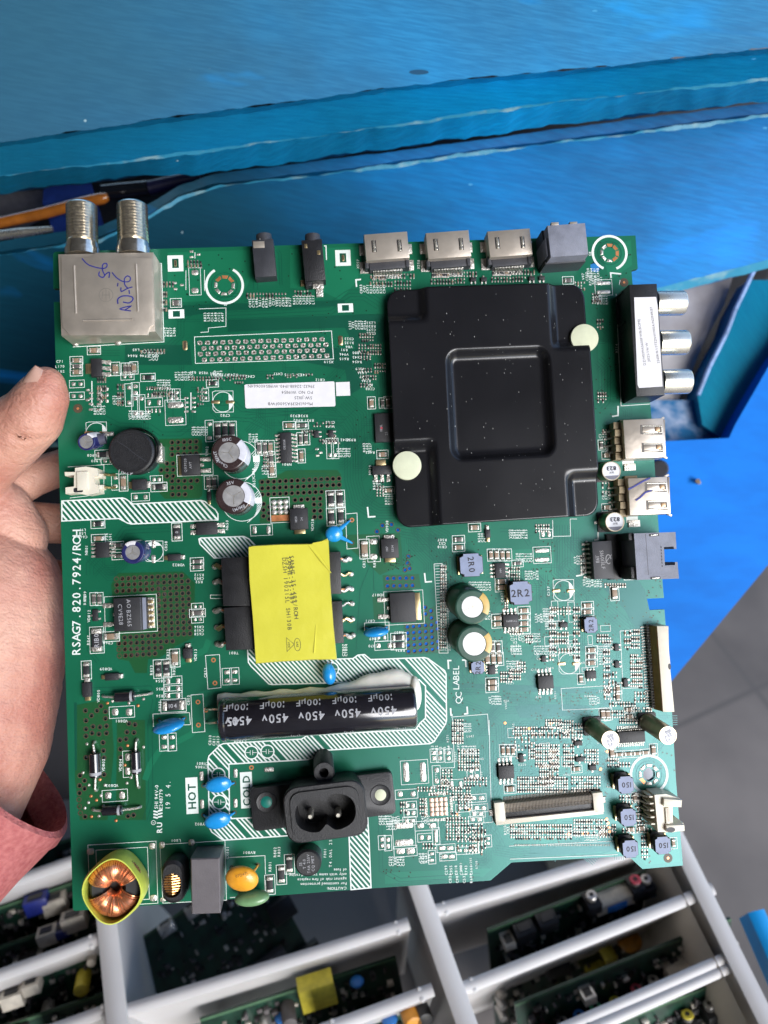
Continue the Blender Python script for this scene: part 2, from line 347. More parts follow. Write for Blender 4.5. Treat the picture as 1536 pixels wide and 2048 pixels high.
def loft(mb, rows, mts, step=14, wob=1.0, seed=1, x0=-260, x1=1800):
    """rows: list of (line points [(px,py)...], depth, wobble); surfaces between successive rows"""
    rnd = random.Random(seed); n = int((x1 - x0) / step) + 1; grid = []
    for pts, d, wb in rows:
        r = []; ph = [rnd.uniform(0, 6.28) for _ in range(5)]
        for i in range(n):
            x = x0 + i * step
            j = 0
            while j < len(pts) - 2 and x > pts[j + 1][0]: j += 1
            (ax, ay), (bx, by) = pts[j], pts[j + 1]
            y = ay + (by - ay) * (x - ax) / (bx - ax)
            o = sum(math.sin(x * f + p) * a for f, p, a in zip((.011, .031, .083, .17, .33), ph, (1, .8, .6, .45, .3))) * wb * wob + rnd.uniform(-.35, .35) * wb
            dd = d[0] + (d[1] - d[0]) * (x - x0) / (x1 - x0) if isinstance(d, tuple) else d
            r.append(tuple(W(x, y + o, dd)))
        grid.append(r)
    for j in range(len(grid) - 1):
        vs = grid[j] + grid[j + 1]; fs = [(n + i, n + i + 1, i + 1, i) for i in range(n - 1)]
        mb.add(vs, fs, mts[j])

L0 = [(-260, -200), (1800, -200)]
LA = [(-260, 40), (0, 30), (500, -6), (1800, -60)]
L1 = [(-260, 318), (0, 283), (768, 176), (1536, 97), (1800, 70)]
L1b = [(-260, 330), (0, 293), (768, 186), (1536, 106), (1800, 80)]
L2 = [(-260, 385), (0, 349), (300, 315), (500, 288), (768, 252), (1100, 204), (1536, 157), (1800, 128)]
L2b = [(a, b + 4) for a, b in L2]
L3 = [(-260, 420), (0, 386), (250, 356), (400, 346), (768, 300), (1100, 250), (1536, 203), (1800, 172)]
SHADE_ = mat('shaded_blue_underside', (.001, .08, .20), .85, spec=.1)  # darker blue copy: shade under the lip put into the colour
bench = empty('blue_workbench', CAM @ Matrix.Translation((0, .09, -.33)), 'thickly brushed blue wooden workbench across the top, its moulded lip flecked with pale paint', 'workbench')
def wobj(mb, name, parent, **k):
    o = mb.obj(name, None, **k); o.parent = parent; o.matrix_parent_inverse = parent.matrix_world.inverted() if parent else Matrix(); return o
bpy.context.view_layer.update()
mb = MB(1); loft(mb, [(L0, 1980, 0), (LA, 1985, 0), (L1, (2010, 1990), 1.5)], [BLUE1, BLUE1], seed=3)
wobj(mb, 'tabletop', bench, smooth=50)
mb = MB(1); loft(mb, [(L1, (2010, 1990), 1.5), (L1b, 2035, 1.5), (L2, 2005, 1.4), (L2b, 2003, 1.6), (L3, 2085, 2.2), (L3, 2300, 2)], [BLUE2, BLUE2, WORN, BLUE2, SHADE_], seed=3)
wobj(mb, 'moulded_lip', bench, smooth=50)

# ---- blue open drawer / front panel beneath the bench
L4 = [(-260, 560), (0, 507), (200, 478), (300, 432), (360, 395), (430, 372), (768, 331), (1100, 285), (1536, 230), (1800, 205)]
L4b = [(a, b + 5) for a, b in L4]
SHADE = mat('shaded_blue_underside', (.001, .08, .20), .85, spec=.1)
L5 = [(-260, 940), (0, 900), (700, 800), (1270, 588), (1536, 520), (1800, 450)]
L5b = [(a, b + (17 if a > 1200 else 8)) for a, b in L5]
drawer = empty('blue_drawer', CAM @ Matrix.Translation((0, .05, -.38)), 'open blue drawer under the workbench lip with a scuffed top edge', 'drawer')
bpy.context.view_layer.update()
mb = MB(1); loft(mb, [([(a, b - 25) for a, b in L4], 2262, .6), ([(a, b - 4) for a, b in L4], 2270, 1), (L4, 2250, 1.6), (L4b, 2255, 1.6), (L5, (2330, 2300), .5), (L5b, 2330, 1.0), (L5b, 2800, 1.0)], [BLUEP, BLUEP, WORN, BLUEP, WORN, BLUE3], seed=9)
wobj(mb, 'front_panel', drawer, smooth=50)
DARKIN = mat('interior_shade', (.012, .012, .016), .7)
mb = MB(1); wquad(mb, [W(-400, 1600, 2900), W(900, 1600, 2900), W(900, 900, 2900), W(1900, 900, 2900), W(1900, 120, 2900), W(-400, 120, 2900)], DARKIN)  # drawer bottom extended behind the board; near-black stands in for shade
wobj(mb, 'drawer_bottom_shade', drawer)

# things lying in the drawer
def wtube(pts, radii, mt, n=20, cap=True, mb=None):
    mb = mb or MB(1); mb.tube(pts, radii, mt, n, cap); return mb
def thing(mb, name, label, cat, group=None, **k): return tag(mb.obj(name, **k), label, cat, group)
AMBER = mat('amber_plastic', (.38, .12, .015), .12, var=.25, scale=90, coat=.8)
p = [W(-60, 456, 2420), W(0, 446, 2420), W(90, 426, 2410), W(180, 402, 2400), W(206, 397, 2400), W(216, 394, 2400)]
t = empty('screwdriver', Matrix.Translation(p[3]), 'screwdriver with a glossy amber handle lying in the open drawer', 'screwdriver')
bpy.context.view_layer.update()
q = MB(1); q.tube(p, [.0024, .0026, .0027, .0027, .0026, .0018], AMBER, 20); wobj(q, 'handle', t)
q = MB(1); q.tube([W(-300, 520, 2440), W(-60, 456, 2420)], .0012, STEEL, 10); wobj(q, 'shaft', t)
NAVYB = mat('navy_card', (.012, .035, .20), .4)
mb = MB(1); vs = [W(85, 405, 2450), W(185, 400, 2430), W(182, 366, 2430), W(88, 374, 2450)]; vs2 = [v + Vector((0, 0, -.03)) for v in vs]
mb.add([*vs, *vs2], [(0, 1, 2, 3), (0, 4, 5, 1), (1, 5, 6, 2), (2, 6, 7, 3), (3, 7, 4, 0)], NAVYB); thing(mb, 'small_box', 'navy blue card box half hidden under the bench lip above the amber screwdriver', 'box')
mb = MB(1); wtube([W(205, 385, 2480), W(250, 382, 2480), W(298, 376, 2470)], [.0036, .0040, .0036], mat('black_gloss', (.01, .01, .014), .15), mb=mb)
wtube([W(298, 376, 2470), W(400, 352, 2470)], [.0034, .0028], mat('purple_blue_wrap', (.014, .012, .05), .4), mb=mb); thing(mb, 'battery_torch', 'black cylinder lying in the drawer beyond the amber screwdriver', 'torch')
mb = MB(1); wtube([W(-60, 478, 2350), W(40, 466, 2350), W(105, 458, 2350)], [.002, .0022, .0012], BRIGHT, mb=mb); thing(mb, 'steel_tool', 'shiny steel tool tip lying at the left end of the drawer', 'tool')
mb = MB(1); vs = [W(-60, 440, 2600), W(30, 425, 2600), W(120, 378, 2560), W(0, 385, 2560)]
mb.add([*vs, *[v + Vector((0, 0, -.01)) for v in vs]], [(0, 1, 2, 3), (0, 4, 5, 1), (1, 5, 6, 2), (2, 6, 7, 3), (3, 7, 4, 0)], mat('grey_foil', (.16, .16, .18), .35, metal=.5)); thing(mb, 'foil_bag', 'crumpled dark grey foil bag at the far left of the drawer', 'bag')

# ---- blue steel frame at the right
def slab(mb, pts, th, mt, side=None):      # thick sheet whose front outline is given by world points, extruded away from the camera
    back = CAM.to_3x3() @ Vector((0, 0, -th)); n = len(pts); vs = [*pts, *[Vector(p) + back for p in pts]]
    mb.add(vs, [tuple(range(n))], mt); mb.add(vs, [(i, (i + 1) % n, n + (i + 1) % n, n + i) for i in range(n)], side or mt)
frame = empty('blue_cabinet', W(1400, 1100, 2500) and Matrix.Translation(W(1400, 1100, 2500)), 'large smooth blue painted cabinet side filling the right behind the sockets', 'cabinet')
bpy.context.view_layer.update()
mb = MB(1); slab(mb, [W(*p) for p in ((740, 960, 2360), (1120, 880, 2380), (1340, 882, 2400), (1458, 876, 2410), (1470, 850, 2410), (1536, 735, 2420), (1620, 600, 2440), (1700, 800, 2440), (1650, 1010, 2440), (1536, 1130, 2440), (1335, 1372, 2420), (1290, 1420, 2420), (740, 1420, 2400))], .02, BLUE3)
wobj(mb, 'side_panel', frame)
mb = MB(1); slab(mb, [W(*p) for p in ((1500, 560, 2520), (1465, 625, 2520), (1452, 665, 2520), (1415, 735, 2500), (1395, 790, 2500), (1405, 850, 2480), (1456, 885, 2480), (1475, 850, 2480), (1560, 700, 2480), (1640, 560, 2500))], .015, TEAL)
wobj(mb, 'diagonal_brace', frame)
mb = MB(1); 
for a, b in zip(((1508, 540), (1470, 620), (1452, 668), (1418, 735)), ((1470, 620), (1452, 668), (1418, 735), (1396, 790))):
    mb.tube([W(*a, 2500), W(*b, 2495)], .0011, mat('lilac_worn_edge', (.22, .33, .55), .5, var=.3, scale=200), 8)
wobj(mb, 'worn_edge', frame)
SMEAR = mat('smeared_blue_metal', (.02, .14, .30), .3, col2=(.38, .45, .58), scale=110, detail=6, fac=(.42, .68), bump=.4, bscale=200)
mb = MB(1); slab(mb, [W(*p) for p in ((1280, 800, 2560), (1370, 800, 2540), (1420, 800, 2520), (1462, 884, 2520), (1400, 905, 2470), (1240, 930, 2440), (1180, 870, 2460))], .01, SMEAR)
wobj(mb, 'gusset', frame)
HAZEP = mat('hazy_clear_plastic', (.26, .235, .22), .35, col2=(.52, .50, .50), scale=26, detail=5, fac=(.35, .7), bump=.5, bscale=90, metal=.3)
mb = MB(1); slab(mb, [W(*p) for p in ((1180, 560, 2620), (1300, 590, 2600), (1400, 560, 2600), (1470, 540, 2620), (1448, 610, 2600), (1405, 690, 2590), (1372, 770, 2580), (1340, 830, 2580), (1240, 830, 2580))], .004, HAZEP)
thing(mb, 'plastic_sheet', 'hazy grey plastic sheet hanging behind the three silver phono sockets', 'plastic sheet')
mb = MB(1); slab(mb, [W(*p) for p in ((1400, 500, 2900), (1560, 480, 2900), (1480, 700, 2900), (1380, 900, 2900), (1240, 900, 2900), (1240, 700, 2900))], .02, DARKIN)  # near-black slab stands in for the shade in this gap
wobj(mb, 'recess_shade', frame)
mb = MB(1); mb.tube([W(1318, 938, 2330), W(1318, 938, 2420)], .0044, BLKG, 24); mb.tube([W(1318, 938, 2322), W(1318, 938, 2330)], [.0036, .0044], BLKG, 24)
thing(mb, 'rubber_knob', 'round dark rubber knob on the blue cabinet seen between the two USB sockets', 'knob')
mb = MB(1); mb.tube([W(1396, 962, 2390), W(1398, 966, 2440)], .0011, mat('rusty_screw', (.30, .22, .16), .6), 10)
thing(mb, 'screw', 'small rusty screw head standing out of the blue cabinet side', 'screw')

# ---- white plastic rack with boards standing in its slots
ZT = .53
RACKM = mat('white_rack_plastic', (.54, .52, .51), .42, var=.05, scale=30, sss=.04)
RACKIN = mat('rack_beige_wall', (.55, .50, .42), .5, var=.06, scale=20)
rack = empty('plastic_rack', Matrix.Translation(G(900, 1950, .3)), 'white plastic rack with slanting dividers holding rows of used circuit boards', 'rack')
bpy.context.view_layer.update()
def divider(name, a, b, th, depth, zt=ZT, lip=1.0, mt=RACKM, lab=None, drop=0, ext=0):
    mb = MB(1); A = G(*a, zt); B = G(*b, zt - drop); d = (B - A); d.z = 0; d.normalize(); n = Vector((-d.y, d.x, 0)); dn = Vector((0, 0, -1))
    prof = [(-th / 2, depth), (-th / 2, .004), (-th / 2 - .0012 * lip, .003), (-th / 2 - .0012 * lip, .001), (-th / 2 * .6, 0), (th / 2 * .6, 0), (th / 2 + .0012 * lip, .001), (th / 2 + .0012 * lip, .003), (th / 2, .004), (th / 2, depth)]
    rs = []
    m = 12
    for i in range(m + 1):
        P = A.lerp(B, i / m); P = P + Vector((0, 0, -.0012 * math.sin(math.pi * i / m)))
        rs.append([tuple(P + n * x + dn * z) for x, z in prof])
    mb.rings(rs, mt)
    # end clips
    if ext:
        for P in (A + d * .006, B - d * .006):
            for sg in (-1, 1): mb.blob(tuple(P + n * sg * th * .6 + Vector((0, 0, -.003))), th * .5, th * .5, .003, mt, n=10, m=6)
    o = wobj(mb, name, rack); 
    if lab: o['label'] = lab
    return o
divider('spine', (196, 1700), (240, 2120), .0068, .20)
divider('spine', (812, 1700), (960, 2120), .0068, .20)
divider('rim', (1262, 1480), (1580, 2130), .0060, .22)
for a, b in (((206, 2034), (818, 1846)), ((640, 2062), (866, 1978)), ((866, 1822), (1300, 1690)), ((922, 1978), (1428, 1776)), ((1100, 2068), (1476, 1905)), ((1160, 2068), (1488, 1922)), ((-60, 1970), (206, 1872)), ((60, 2075), (232, 2012)), ((-60, 1790), (200, 1700))):
    divider('divider', a, b, .0022 if a[0] in (1100, 1160) else .0032, .14, zt=ZT - .004, ext=1)
mb = MB(1)      # inner wall beside the rim and the tray floor
A = G(1225, 1500, ZT - .004); B = G(1540, 2140, ZT - .004)
mb.add([A, B, B + Vector((-.02, 0, -.2)), A + Vector((-.02, 0, -.2))], [(0, 3, 2, 1)], RACKIN); wobj(mb, 'inner_wall', rack)
mb = MB(1); fl = ZT - .17
mb.add([G(-200, 1600, fl), G(1290, 1500, fl), G(1640, 2300, fl), G(-200, 2300, fl)], [(3, 2, 1, 0)], mat('rack_floor_dark', (.16, .145, .14), .6, var=.15, scale=10)); wobj(mb, 'tray_floor', rack)
mb = MB(1); A = G(1512, 1822, ZT + .002); B = G(1640, 2110, ZT + .002); d = (B - A).normalized(); n = Vector((-d.y, d.x, 0)) * .0042
m_ = 10; rs = []
for i in range(m_ + 1):
    P = A.lerp(B, i / m_); rs.append([tuple(P + n * x + Vector((0, 0, z))) for x, z in ((-1, -.012), (-1, 0), (-.5, .0012), (.5, .0012), (1, 0), (1, -.012))])
mb.rings(rs, mat('bright_blue_tape', (.006, .25, .60), .4, var=.06, scale=60)); wobj(mb, 'blue_tape', rack)

PCBD = mat('used_board_green', (.004, .032, .018), .4, var=.5, scale=120, coat=.2)
PCBE = mat('used_board_edge', (.05, .12, .06), .5)
COLS = {'k': mat('bg_black_part', (.012, .012, .014), .4), 'w': mat('bg_white_part', (.55, .50, .42), .5), 's': mat('bg_silver_part', (.5, .48, .45), .3, metal=.7),
        'y': mat('bg_yellow_part', (.62, .52, .05), .4), 'b': mat('bg_blue_part', (.02, .16, .50), .4), 'r': mat('bg_red_part', (.45, .05, .08), .4), 'g': mat('bg_green_part', (.05, .3, .14), .4), 'o': mat('bg_orange_part', (.6, .25, .02), .4), 'n': mat('bg_navy_part', (.01, .02, .18), .4), 'e': mat('bg_grey_part', (.09, .08, .08), .6)}
NB = 0
def rack_board(a, b, h, lean, label, parts, zt=ZT - .006, drop=0, nrand=90, seed=0):
    zt -= .014
    """board whose upper edge runs between two photo points; leans by `lean` degrees from vertical, face turned to the camera"""
    A = G(*a, zt); B = G(*b, zt - drop); X = (B - A); Lw = X.length; X.normalize()
    nrm = Vector((X.y, -X.x, 0)).normalized()            # horizontal, pointing towards image bottom
    if nrm.y > 0: nrm = -nrm
    Y = (nrm * math.sin(R(lean)) + Vector((0, 0, -math.cos(R(lean))))).normalized(); Z = X.cross(Y).normalized()
    if Z.z < 0: Z = -Z
    M = Matrix(((X.x, Y.x, Z.x, A.x), (X.y, Y.y, Z.y, A.y), (X.z, Y.z, Z.z, A.z), (0, 0, 0, 1)))
    root = empty('used_circuit_board', M, label, 'circuit board', 'used circuit boards standing in the white rack')
    mb = MB(1); n = 1; mb.T = None
    rnd = random.Random(seed + 77); o = []
    mb.add([(0, 0, 0), (Lw, 0, 0), (Lw, h, 0), (0, h, 0), (0, 0, -.0016), (Lw, 0, -.0016), (Lw, h, -.0016), (0, h, -.0016)], [(0, 1, 2, 3), (7, 6, 5, 4), (0, 4, 5, 1), (1, 5, 6, 2), (2, 6, 7, 3), (3, 7, 4, 0)], PCBD)
    mb.add([(0, -.0004, .0002), (Lw, -.0004, .0002), (Lw, .0012, .0002), (0, .0012, .0002)], [(0, 1, 2, 3)], PCBE)
    for i in range(nrand * 3):
        x, y = rnd.uniform(.004, Lw - .004), rnd.uniform(.004, h - .004); c = rnd.choice('kkkkkkweeeses')
        mb.box(x, y, 0, rnd.uniform(.0006, .003), rnd.uniform(.0008, .0032), rnd.uniform(.0008, .003), COLS[c], .0002)
    link('board', None, None) if False else None
    ob = mb.obj('board'); ob.parent = root
    for k, (kind, u, v, c, sz) in enumerate(parts):
        sz *= .72
        q = MB(1); x = u * Lw; y = v * h
        if kind == 'rca':
            q.box(x, y, 0, .009, .007, .007, COLS['k'], .0005); nm = 'phono_socket'
            for (r0, z0, z1, cc) in ((.0042, .0, .0, c),):
                q.tube([(x, y + .001, .004), (x, y - .006, .004)], .0025, COLS['s'], 16); q.tube([(x, y - .006, .004), (x, y - .0066, .004)], [.0029, .0025], COLS[c], 16); q.tube([(x, y - .0066, .004), (x, y - .0069, .004)], .0011, COLS['k'], 10)
        elif kind == 'vga':
            q.box(x, y, 0, .008, .021, .008, COLS['w'], .0008); nm = 'video_socket'
            q.box(x, y, .008, .0088, .011, .0045, COLS[c], .0003)
        elif kind == 'sock':
            q.box(x, y, 0, .008, sz, sz * .7, COLS[c], .0006); nm = 'socket'; q.box(x, y - sz * .36, .002, .006, sz * .6, .001, COLS['k'])
        elif kind == 'can':
            q.cyl(x, y, 0, sz * 1.6, sz * .5, COLS[c], 16, .0006); nm = 'capacitor'
        elif kind == 'disc':
            q.blob((x, y, sz * .6), sz * .5, sz * .22, sz * .5, COLS[c], n=14, m=8); nm = 'disc_capacitor'
        else:
            q.box(x, y, 0, sz * .55, sz, sz * .8, COLS[c], .0008); nm = {'tr': 'transformer', 'chip': 'chip', 'hs': 'heat_sink'}.get(kind, 'component')
        oo = q.obj(nm); oo.parent = root
    return root
rack_board((975, 1862), (1292, 1742), .095, 22, 'board with yellow transformer and blue video socket, in the slot under the held board corner',
    [('rca', .62, .02, 's', 0), ('vga', .76, .07, 'b', 0), ('rca', .90, .03, 'r', 0), ('rca', .97, .06, 's', 0), ('sock', .2, .05, 'k', .014), ('sock', .34, .04, 'k', .014), ('sock', .1, .08, 'w', .008), ('can', .03, .5, 'w', .007), ('can', .03, .62, 's', .007), ('can', .03, .74, 's', .007), ('tr', .7, .75, 'y', .022), ('can', .72, .5, 'y', .010), ('disc', .86, .45, 'o', .018), ('can', .47, .85, 'y', .007), ('sock', .2, .9, 'w', .009), ('chip', .4, .5, 'k', .018)], seed=1)
rack_board((1030, 2010), (1462, 1838), .07, 30, 'board with beige video socket and a row of coloured phono sockets at lower right',
    [('rca', .0, .42, 'e', 0), ('rca', .1, .36, 'r', 0), ('rca', .18, .35, 's', 0), ('rca', .255, .35, 'b', 0), ('rca', .33, .33, 'g', 0), ('rca', .42, .36, 'y', 0), ('rca', .52, .32, 'r', 0), ('rca', .60, .30, 's', 0), ('vga', .75, .22, 'b', 0), ('sock', .90, .2, 'k', .015), ('can', .98, .15, 'w', .006), ('sock', .3, .1, 's', .009)], seed=2, zt=ZT - .012)
rack_board((1130, 2085), (1500, 1940), .06, 34, 'board with a white network socket beside phono sockets at the bottom edge',
    [('rca', .62, .22, 'y', 0), ('rca', .74, .2, 's', 0), ('rca', .86, .2, 'r', 0), ('sock', .74, .55, 'w', .013), ('rca', .5, .6, 'b', 0), ('rca', .62, .58, 'y', 0), ('rca', .38, .62, 'r', 0), ('sock', .3, .3, 'e', .014), ('rca', .1, .5, 'r', 0)], seed=3, zt=ZT - .012)
rack_board((400, 2040), (792, 1915), .05, 35, 'narrow power board with a bright yellow transformer in the middle bottom slot',
    [('tr', .58, .0, 'y', .024), ('disc', .78, .05, 'b', .010), ('can', .3, .2, 's', .008), ('can', .2, .3, 's', .008), ('sock', .05, .3, 'w', .014), ('can', .42, .15, 'e', .010), ('disc', .38, .2, 'b', .009)], seed=4, zt=ZT - .02)
rack_board((620, 2085), (842, 1988), .05, 35, 'small board with blue disc capacitors beside the middle spine of the rack',
    [('disc', .5, .1, 'b', .011), ('disc', .68, .02, 'b', .011), ('can', .85, .0, 'o', .012), ('can', .2, .3, 'y', .008), ('sock', .1, .1, 'e', .014), ('can', .95, .02, 'k', .012)], seed=5, zt=ZT - .02)
rack_board((262, 1890), (520, 1715), .12, 62, 'dark green board with square grey chip, lying aslant below the yellow toroid choke',
    [('chip', .72, .45, 'e', .028), ('sock', .25, .02, 's', .012), ('sock', .45, .02, 's', .012), ('can', .2, .7, 'k', .012), ('can', .35, .8, 'k', .012), ('can', .3, .5, 'k', .010), ('tr', .72, .95, 'n', .02), ('tr', .95, .7, 'k', .02), ('tr', .98, .5, 'k', .02), ('tr', .96, .25, 'k', .02)], seed=6, zt=ZT - .05)
for i, (a, b, lab, ps, lean) in enumerate((
    ((-60, 1835), (205, 1745), 'leftmost column board with a pale beige plug and a yellow button', [('sock', .62, .1, 'w', .016), ('sock', .5, .04, 'n', .016), ('can', .25, .5, 'y', .008), ('can', .1, .6, 's', .008)], 40),
    ((-60, 1915), (210, 1822), 'leftmost column board with two white plugs either side of a blue one', [('sock', .58, .0, 'w', .013), ('sock', .79, -.05, 'w', .016), ('sock', .69, .0, 'n', .009), ('sock', .4, .2, 's', .02)], 40),
    ((-60, 1990), (212, 1900), 'leftmost column board with a bright yellow capacitor near the spine', [('sock', .3, .1, 'w', .014), ('sock', .45, .05, 'w', .011), ('can', .8, .15, 'y', .010), ('can', .9, .0, 'w', .006), ('sock', .05, .4, 'w', .010), ('can', .5, .3, 's', .009)], 42),
    ((-60, 2075), (214, 1985), 'leftmost column bottom board mostly hidden in shadow', [('sock', .3, .1, 'k', .02)], 40),
    ((-80, 1745), (200, 1660), 'leftmost column board in the shade below the pink cuff', [('sock', .7, .2, 'b', .012), ('can', .8, .3, 's', .008)], 45))):
    rack_board(a, b, .06, lean, lab, ps, seed=10 + i, zt=ZT - .012)

# =====================================================================
#  THE HELD MAINBOARD
# =====================================================================
main = empty('tv_mainboard', BOARD, 'green television mainboard held in the hand, with black heat shield and yellow transformer', 'circuit board')
bpy.context.view_layer.update()
def place(mb, name, px, py, rot=0, at=0.0, parent=None, label=None):
    u, v = uv(px, py, at); o = mb.obj(name, parent or main, (u * K, v * K, 0) if parent is None else (0, 0, 0), R(rot))
    if label: o['label'] = label
    return o
def sub(mb, name, parent, label=None):
    o = mb.obj(name, parent)
    if label: o['label'] = label
    return o
OUT = [(106, 508), (110, 503.5), (1271, 471), (1275.5, 537.5), (1263, 541), (1265, 566), (1300, 800), (1303, 836), (1317, 1050), (1326, 1175), (1328, 1196), (1281, 1198), (1279, 1190), (1273, 1186), (1264, 1185), (1259, 1190), (1261, 1222), (1329, 1219), (1344, 1425), (1352, 1560), (1366, 1731), (1285, 1738), (1257, 1712), (1023, 1725), (981, 1761), (742, 1777), (149, 1822), (146, 1819), (107.5, 604), (120, 603.5), (119.5, 577), (106.5, 577)]
BH = [(449, 571, 12.5), (450, 528, 12), (1219, 506, 11.5), (1191, 534, 11.5), (1298, 1549, 13)]        # mounting holes
VIA = []                                   # through holes of the copper heat fields
def vgrid(x0, y0, x1, y1, xr, yr, nx, ny, skip=()):
    for j in range(ny):
        for i in range(nx):
            if (i, j) in skip: continue
            fx = i / max(1, nx - 1); fy = j / max(1, ny - 1)
            VIA.append((x0 + (x1 - x0) * fx + (xr - x0) * fy, y0 + (y1 - y0) * fx + (yr - y0) * fy))
vgrid(344, 885, 392, 883, 344, 909, 5, 3)
vgrid(334, 927, 346, 927, 334, 952, 2, 3); VIA.append((322, 940))
vgrid(344, 962, 394, 961, 345, 989, 5, 3, ((4, 1), (3, 2), (4, 2)))
vgrid(524, 964, 678, 957, 524.5, 989, 14, 3)
vgrid(590, 1000, 640, 997, 590, 1000, 5, 1); vgrid(628, 1009, 640, 1009, 629, 1034, 2, 3); vgrid(527, 1008, 538, 1014, 527, 1032, 2, 3)
vgrid(233, 1158, 363, 1151, 234, 1182, 12, 3); VIA.append((376, 1162)); VIA.append((376, 1175))
vgrid(317, 1189, 377, 1186, 320, 1270, 6, 8)
vgrid(249, 1275, 320, 1270, 249, 1275, 7, 1)
vgrid(238, 1287, 345, 1282, 238, 1287, 10, 1); vgrid(238, 1299, 322, 1295, 238, 1299, 8, 1); vgrid(239, 1312, 310, 1307, 239, 1312, 7, 1)
vgrid(775, 1157, 825, 1156, 775, 1172, 5, 2)
vgrid(815, 1254, 863, 1250, 817, 1303, 5, 5); VIA += [(850, 1215), (862, 1222), (874, 1245), (851, 1228), (863, 1236), (875, 1258), (876, 1283), (877, 1296), (815, 1126), (817, 1113), (810, 1140), (819, 1137), (765, 1051), (783, 1049), (754, 1063), (796, 1060)]
for p in ((171, 1421), (194, 1421), (202, 1412), (211, 1423), (172, 1441), (183, 1431), (172, 1458), (186, 1453), (200, 1454), (211, 1437), (172, 1472), (184, 1466), (198, 1468), (213, 1452), (213, 1466), (206, 1485), (207, 1501), (208, 1516), (258, 1447), (270, 1449), (254, 1464), (268, 1465), (240, 1480), (252, 1478), (241, 1498), (242, 1515), (172, 1515), (160, 1551), (169, 1561), (159, 1571), (169, 1577), (159, 1586), (168, 1584), (158, 1599), (159, 1613), (161, 1626), (170, 1633), (256, 1632), (267, 1630), (208, 1549)): VIA.append(p)
_v = []
for _p in VIA:
    if all((_p[0] - q[0]) ** 2 + (_p[1] - q[1]) ** 2 > 70 for q in _v): _v.append(_p)
VIA = _v
from mathutils.geometry import delaunay_2d_cdt
def inpoly(u, v, P):
    ins = False
    for i in range(len(P)):
        (ax, ay), (bx, by) = P[i], P[(i + 1) % len(P)]
        if (ay > v) != (by > v) and u < ax + (bx - ax) * (v - ay) / (by - ay): ins = not ins
    return ins
def pierced(P, holes):                # triangulated outline with round holes; holes = [(u, v, r, n)]
    pts = [Vector(p) for p in P]; ed = [(i, (i + 1) % len(P)) for i in range(len(P))]
    for u, v, r, n in holes:
        o = len(pts); pts += [Vector(p) for p in circ(u, v, r, n)]; ed += [(o + i, o + (i + 1) % n) for i in range(n)]
    V_, E_, F_, *_r = delaunay_2d_cdt(pts, ed, [], 0, 1e-4)
    out = []
    for f in F_:
        cx = sum(V_[i].x for i in f) / 3; cy = sum(V_[i].y for i in f) / 3
        if not inpoly(cx, cy, P) or any((cx - h[0]) ** 2 + (cy - h[1]) ** 2 < (h[2] * .93) ** 2 for h in holes): continue
        a_, b_, c_ = (V_[i] for i in f)
        out.append(tuple(f) if (b_ - a_).cross(c_ - a_) > 0 else tuple(f)[::-1])
    return [(q.x, q.y) for q in V_], out
PB = MB()
_P = [uv(*p) for p in OUT]; _H = [(*uv(x, y), r, 28) for x, y, r in BH] + [(*uv(x, y), 3.5, 10) for x, y in VIA]
_v2, _f2 = pierced(_P, _H)
PB.add([(x, y, 0) for x, y in _v2], _f2, MASK); PB.add([(x, y, -10) for x, y in _v2], [f[::-1] for f in _f2], MASK)
_ccw = sum(_P[i][0] * _P[(i + 1) % len(_P)][1] - _P[(i + 1) % len(_P)][0] * _P[i][1] for i in range(len(_P))) > 0
_Q = _P if _ccw else _P[::-1]
PB.rings([[(x, y, -10) for x, y in _Q], [(x, y, 0) for x, y in _Q]], EDGE, cap0=False, cap1=False)
for u, v, r, n in _H: PB.rings([[(x, y, -10) for x, y in circ(u, v, r, n)[::-1]], [(x, y, 0) for x, y in circ(u, v, r, n)[::-1]]], EDGE, cap0=False, cap1=False)
for _m in (MASK, GAP, POUR, OLIVE): _m.node_tree.nodes['Principled BSDF'].inputs['Specular Tint'].default_value = (.5, .9, 1, 1)  # cyan tint puts the blue sky sheen into the mask colour
# drawing helpers on the board face (photo pixel input)
Z1, Z2, Z3, Z4 = .12, .26, .42, .62
def U(pts): return [uv(*p) for p in pts]
def dline(pts, wd=1.2, mt=SILK, z=Z4, closed=False): PB.n += 1; PB.line(U(pts), wd, z + (PB.n % 7) * .012, mt, closed)
def dpoly(pts, mt, z=Z1): PB.n += 1; PB.flat(U(pts), z + (PB.n % 7) * .012, mt)
def dbox(cx, cy, w, h, mt=SILK, wd=1.2, z=Z4):     # outline rectangle
    u, v = uv(cx, cy); PB.n += 1; PB.line([(u - w / 2, v - h / 2), (u + w / 2, v - h / 2), (u + w / 2, v + h / 2), (u - w / 2, v + h / 2)], wd, z + (PB.n % 7) * .012, mt, True)
def dfill(cx, cy, w, h, mt=SILK, z=Z4): u, v = uv(cx, cy); PB.n += 1; PB.flat([(u - w / 2, v - h / 2), (u + w / 2, v - h / 2), (u + w / 2, v + h / 2), (u - w / 2, v + h / 2)], z + (PB.n % 7) * .012, mt)
def dring(cx, cy, r, wd, mt=SILK, a0=0, a1=360, z=Z4, n=40):
    u, v = uv(cx, cy); m = max(3, int(n * (a1 - a0) / 360)); full = a1 - a0 >= 360
    pts = [(u + r * math.cos(R(a0 + (a1 - a0) * i / m)), v + r * math.sin(R(a0 + (a1 - a0) * i / m))) for i in range(m if full else m + 1)]
    PB.n += 1; PB.line(pts, wd, z + (PB.n % 7) * .012, mt, full)
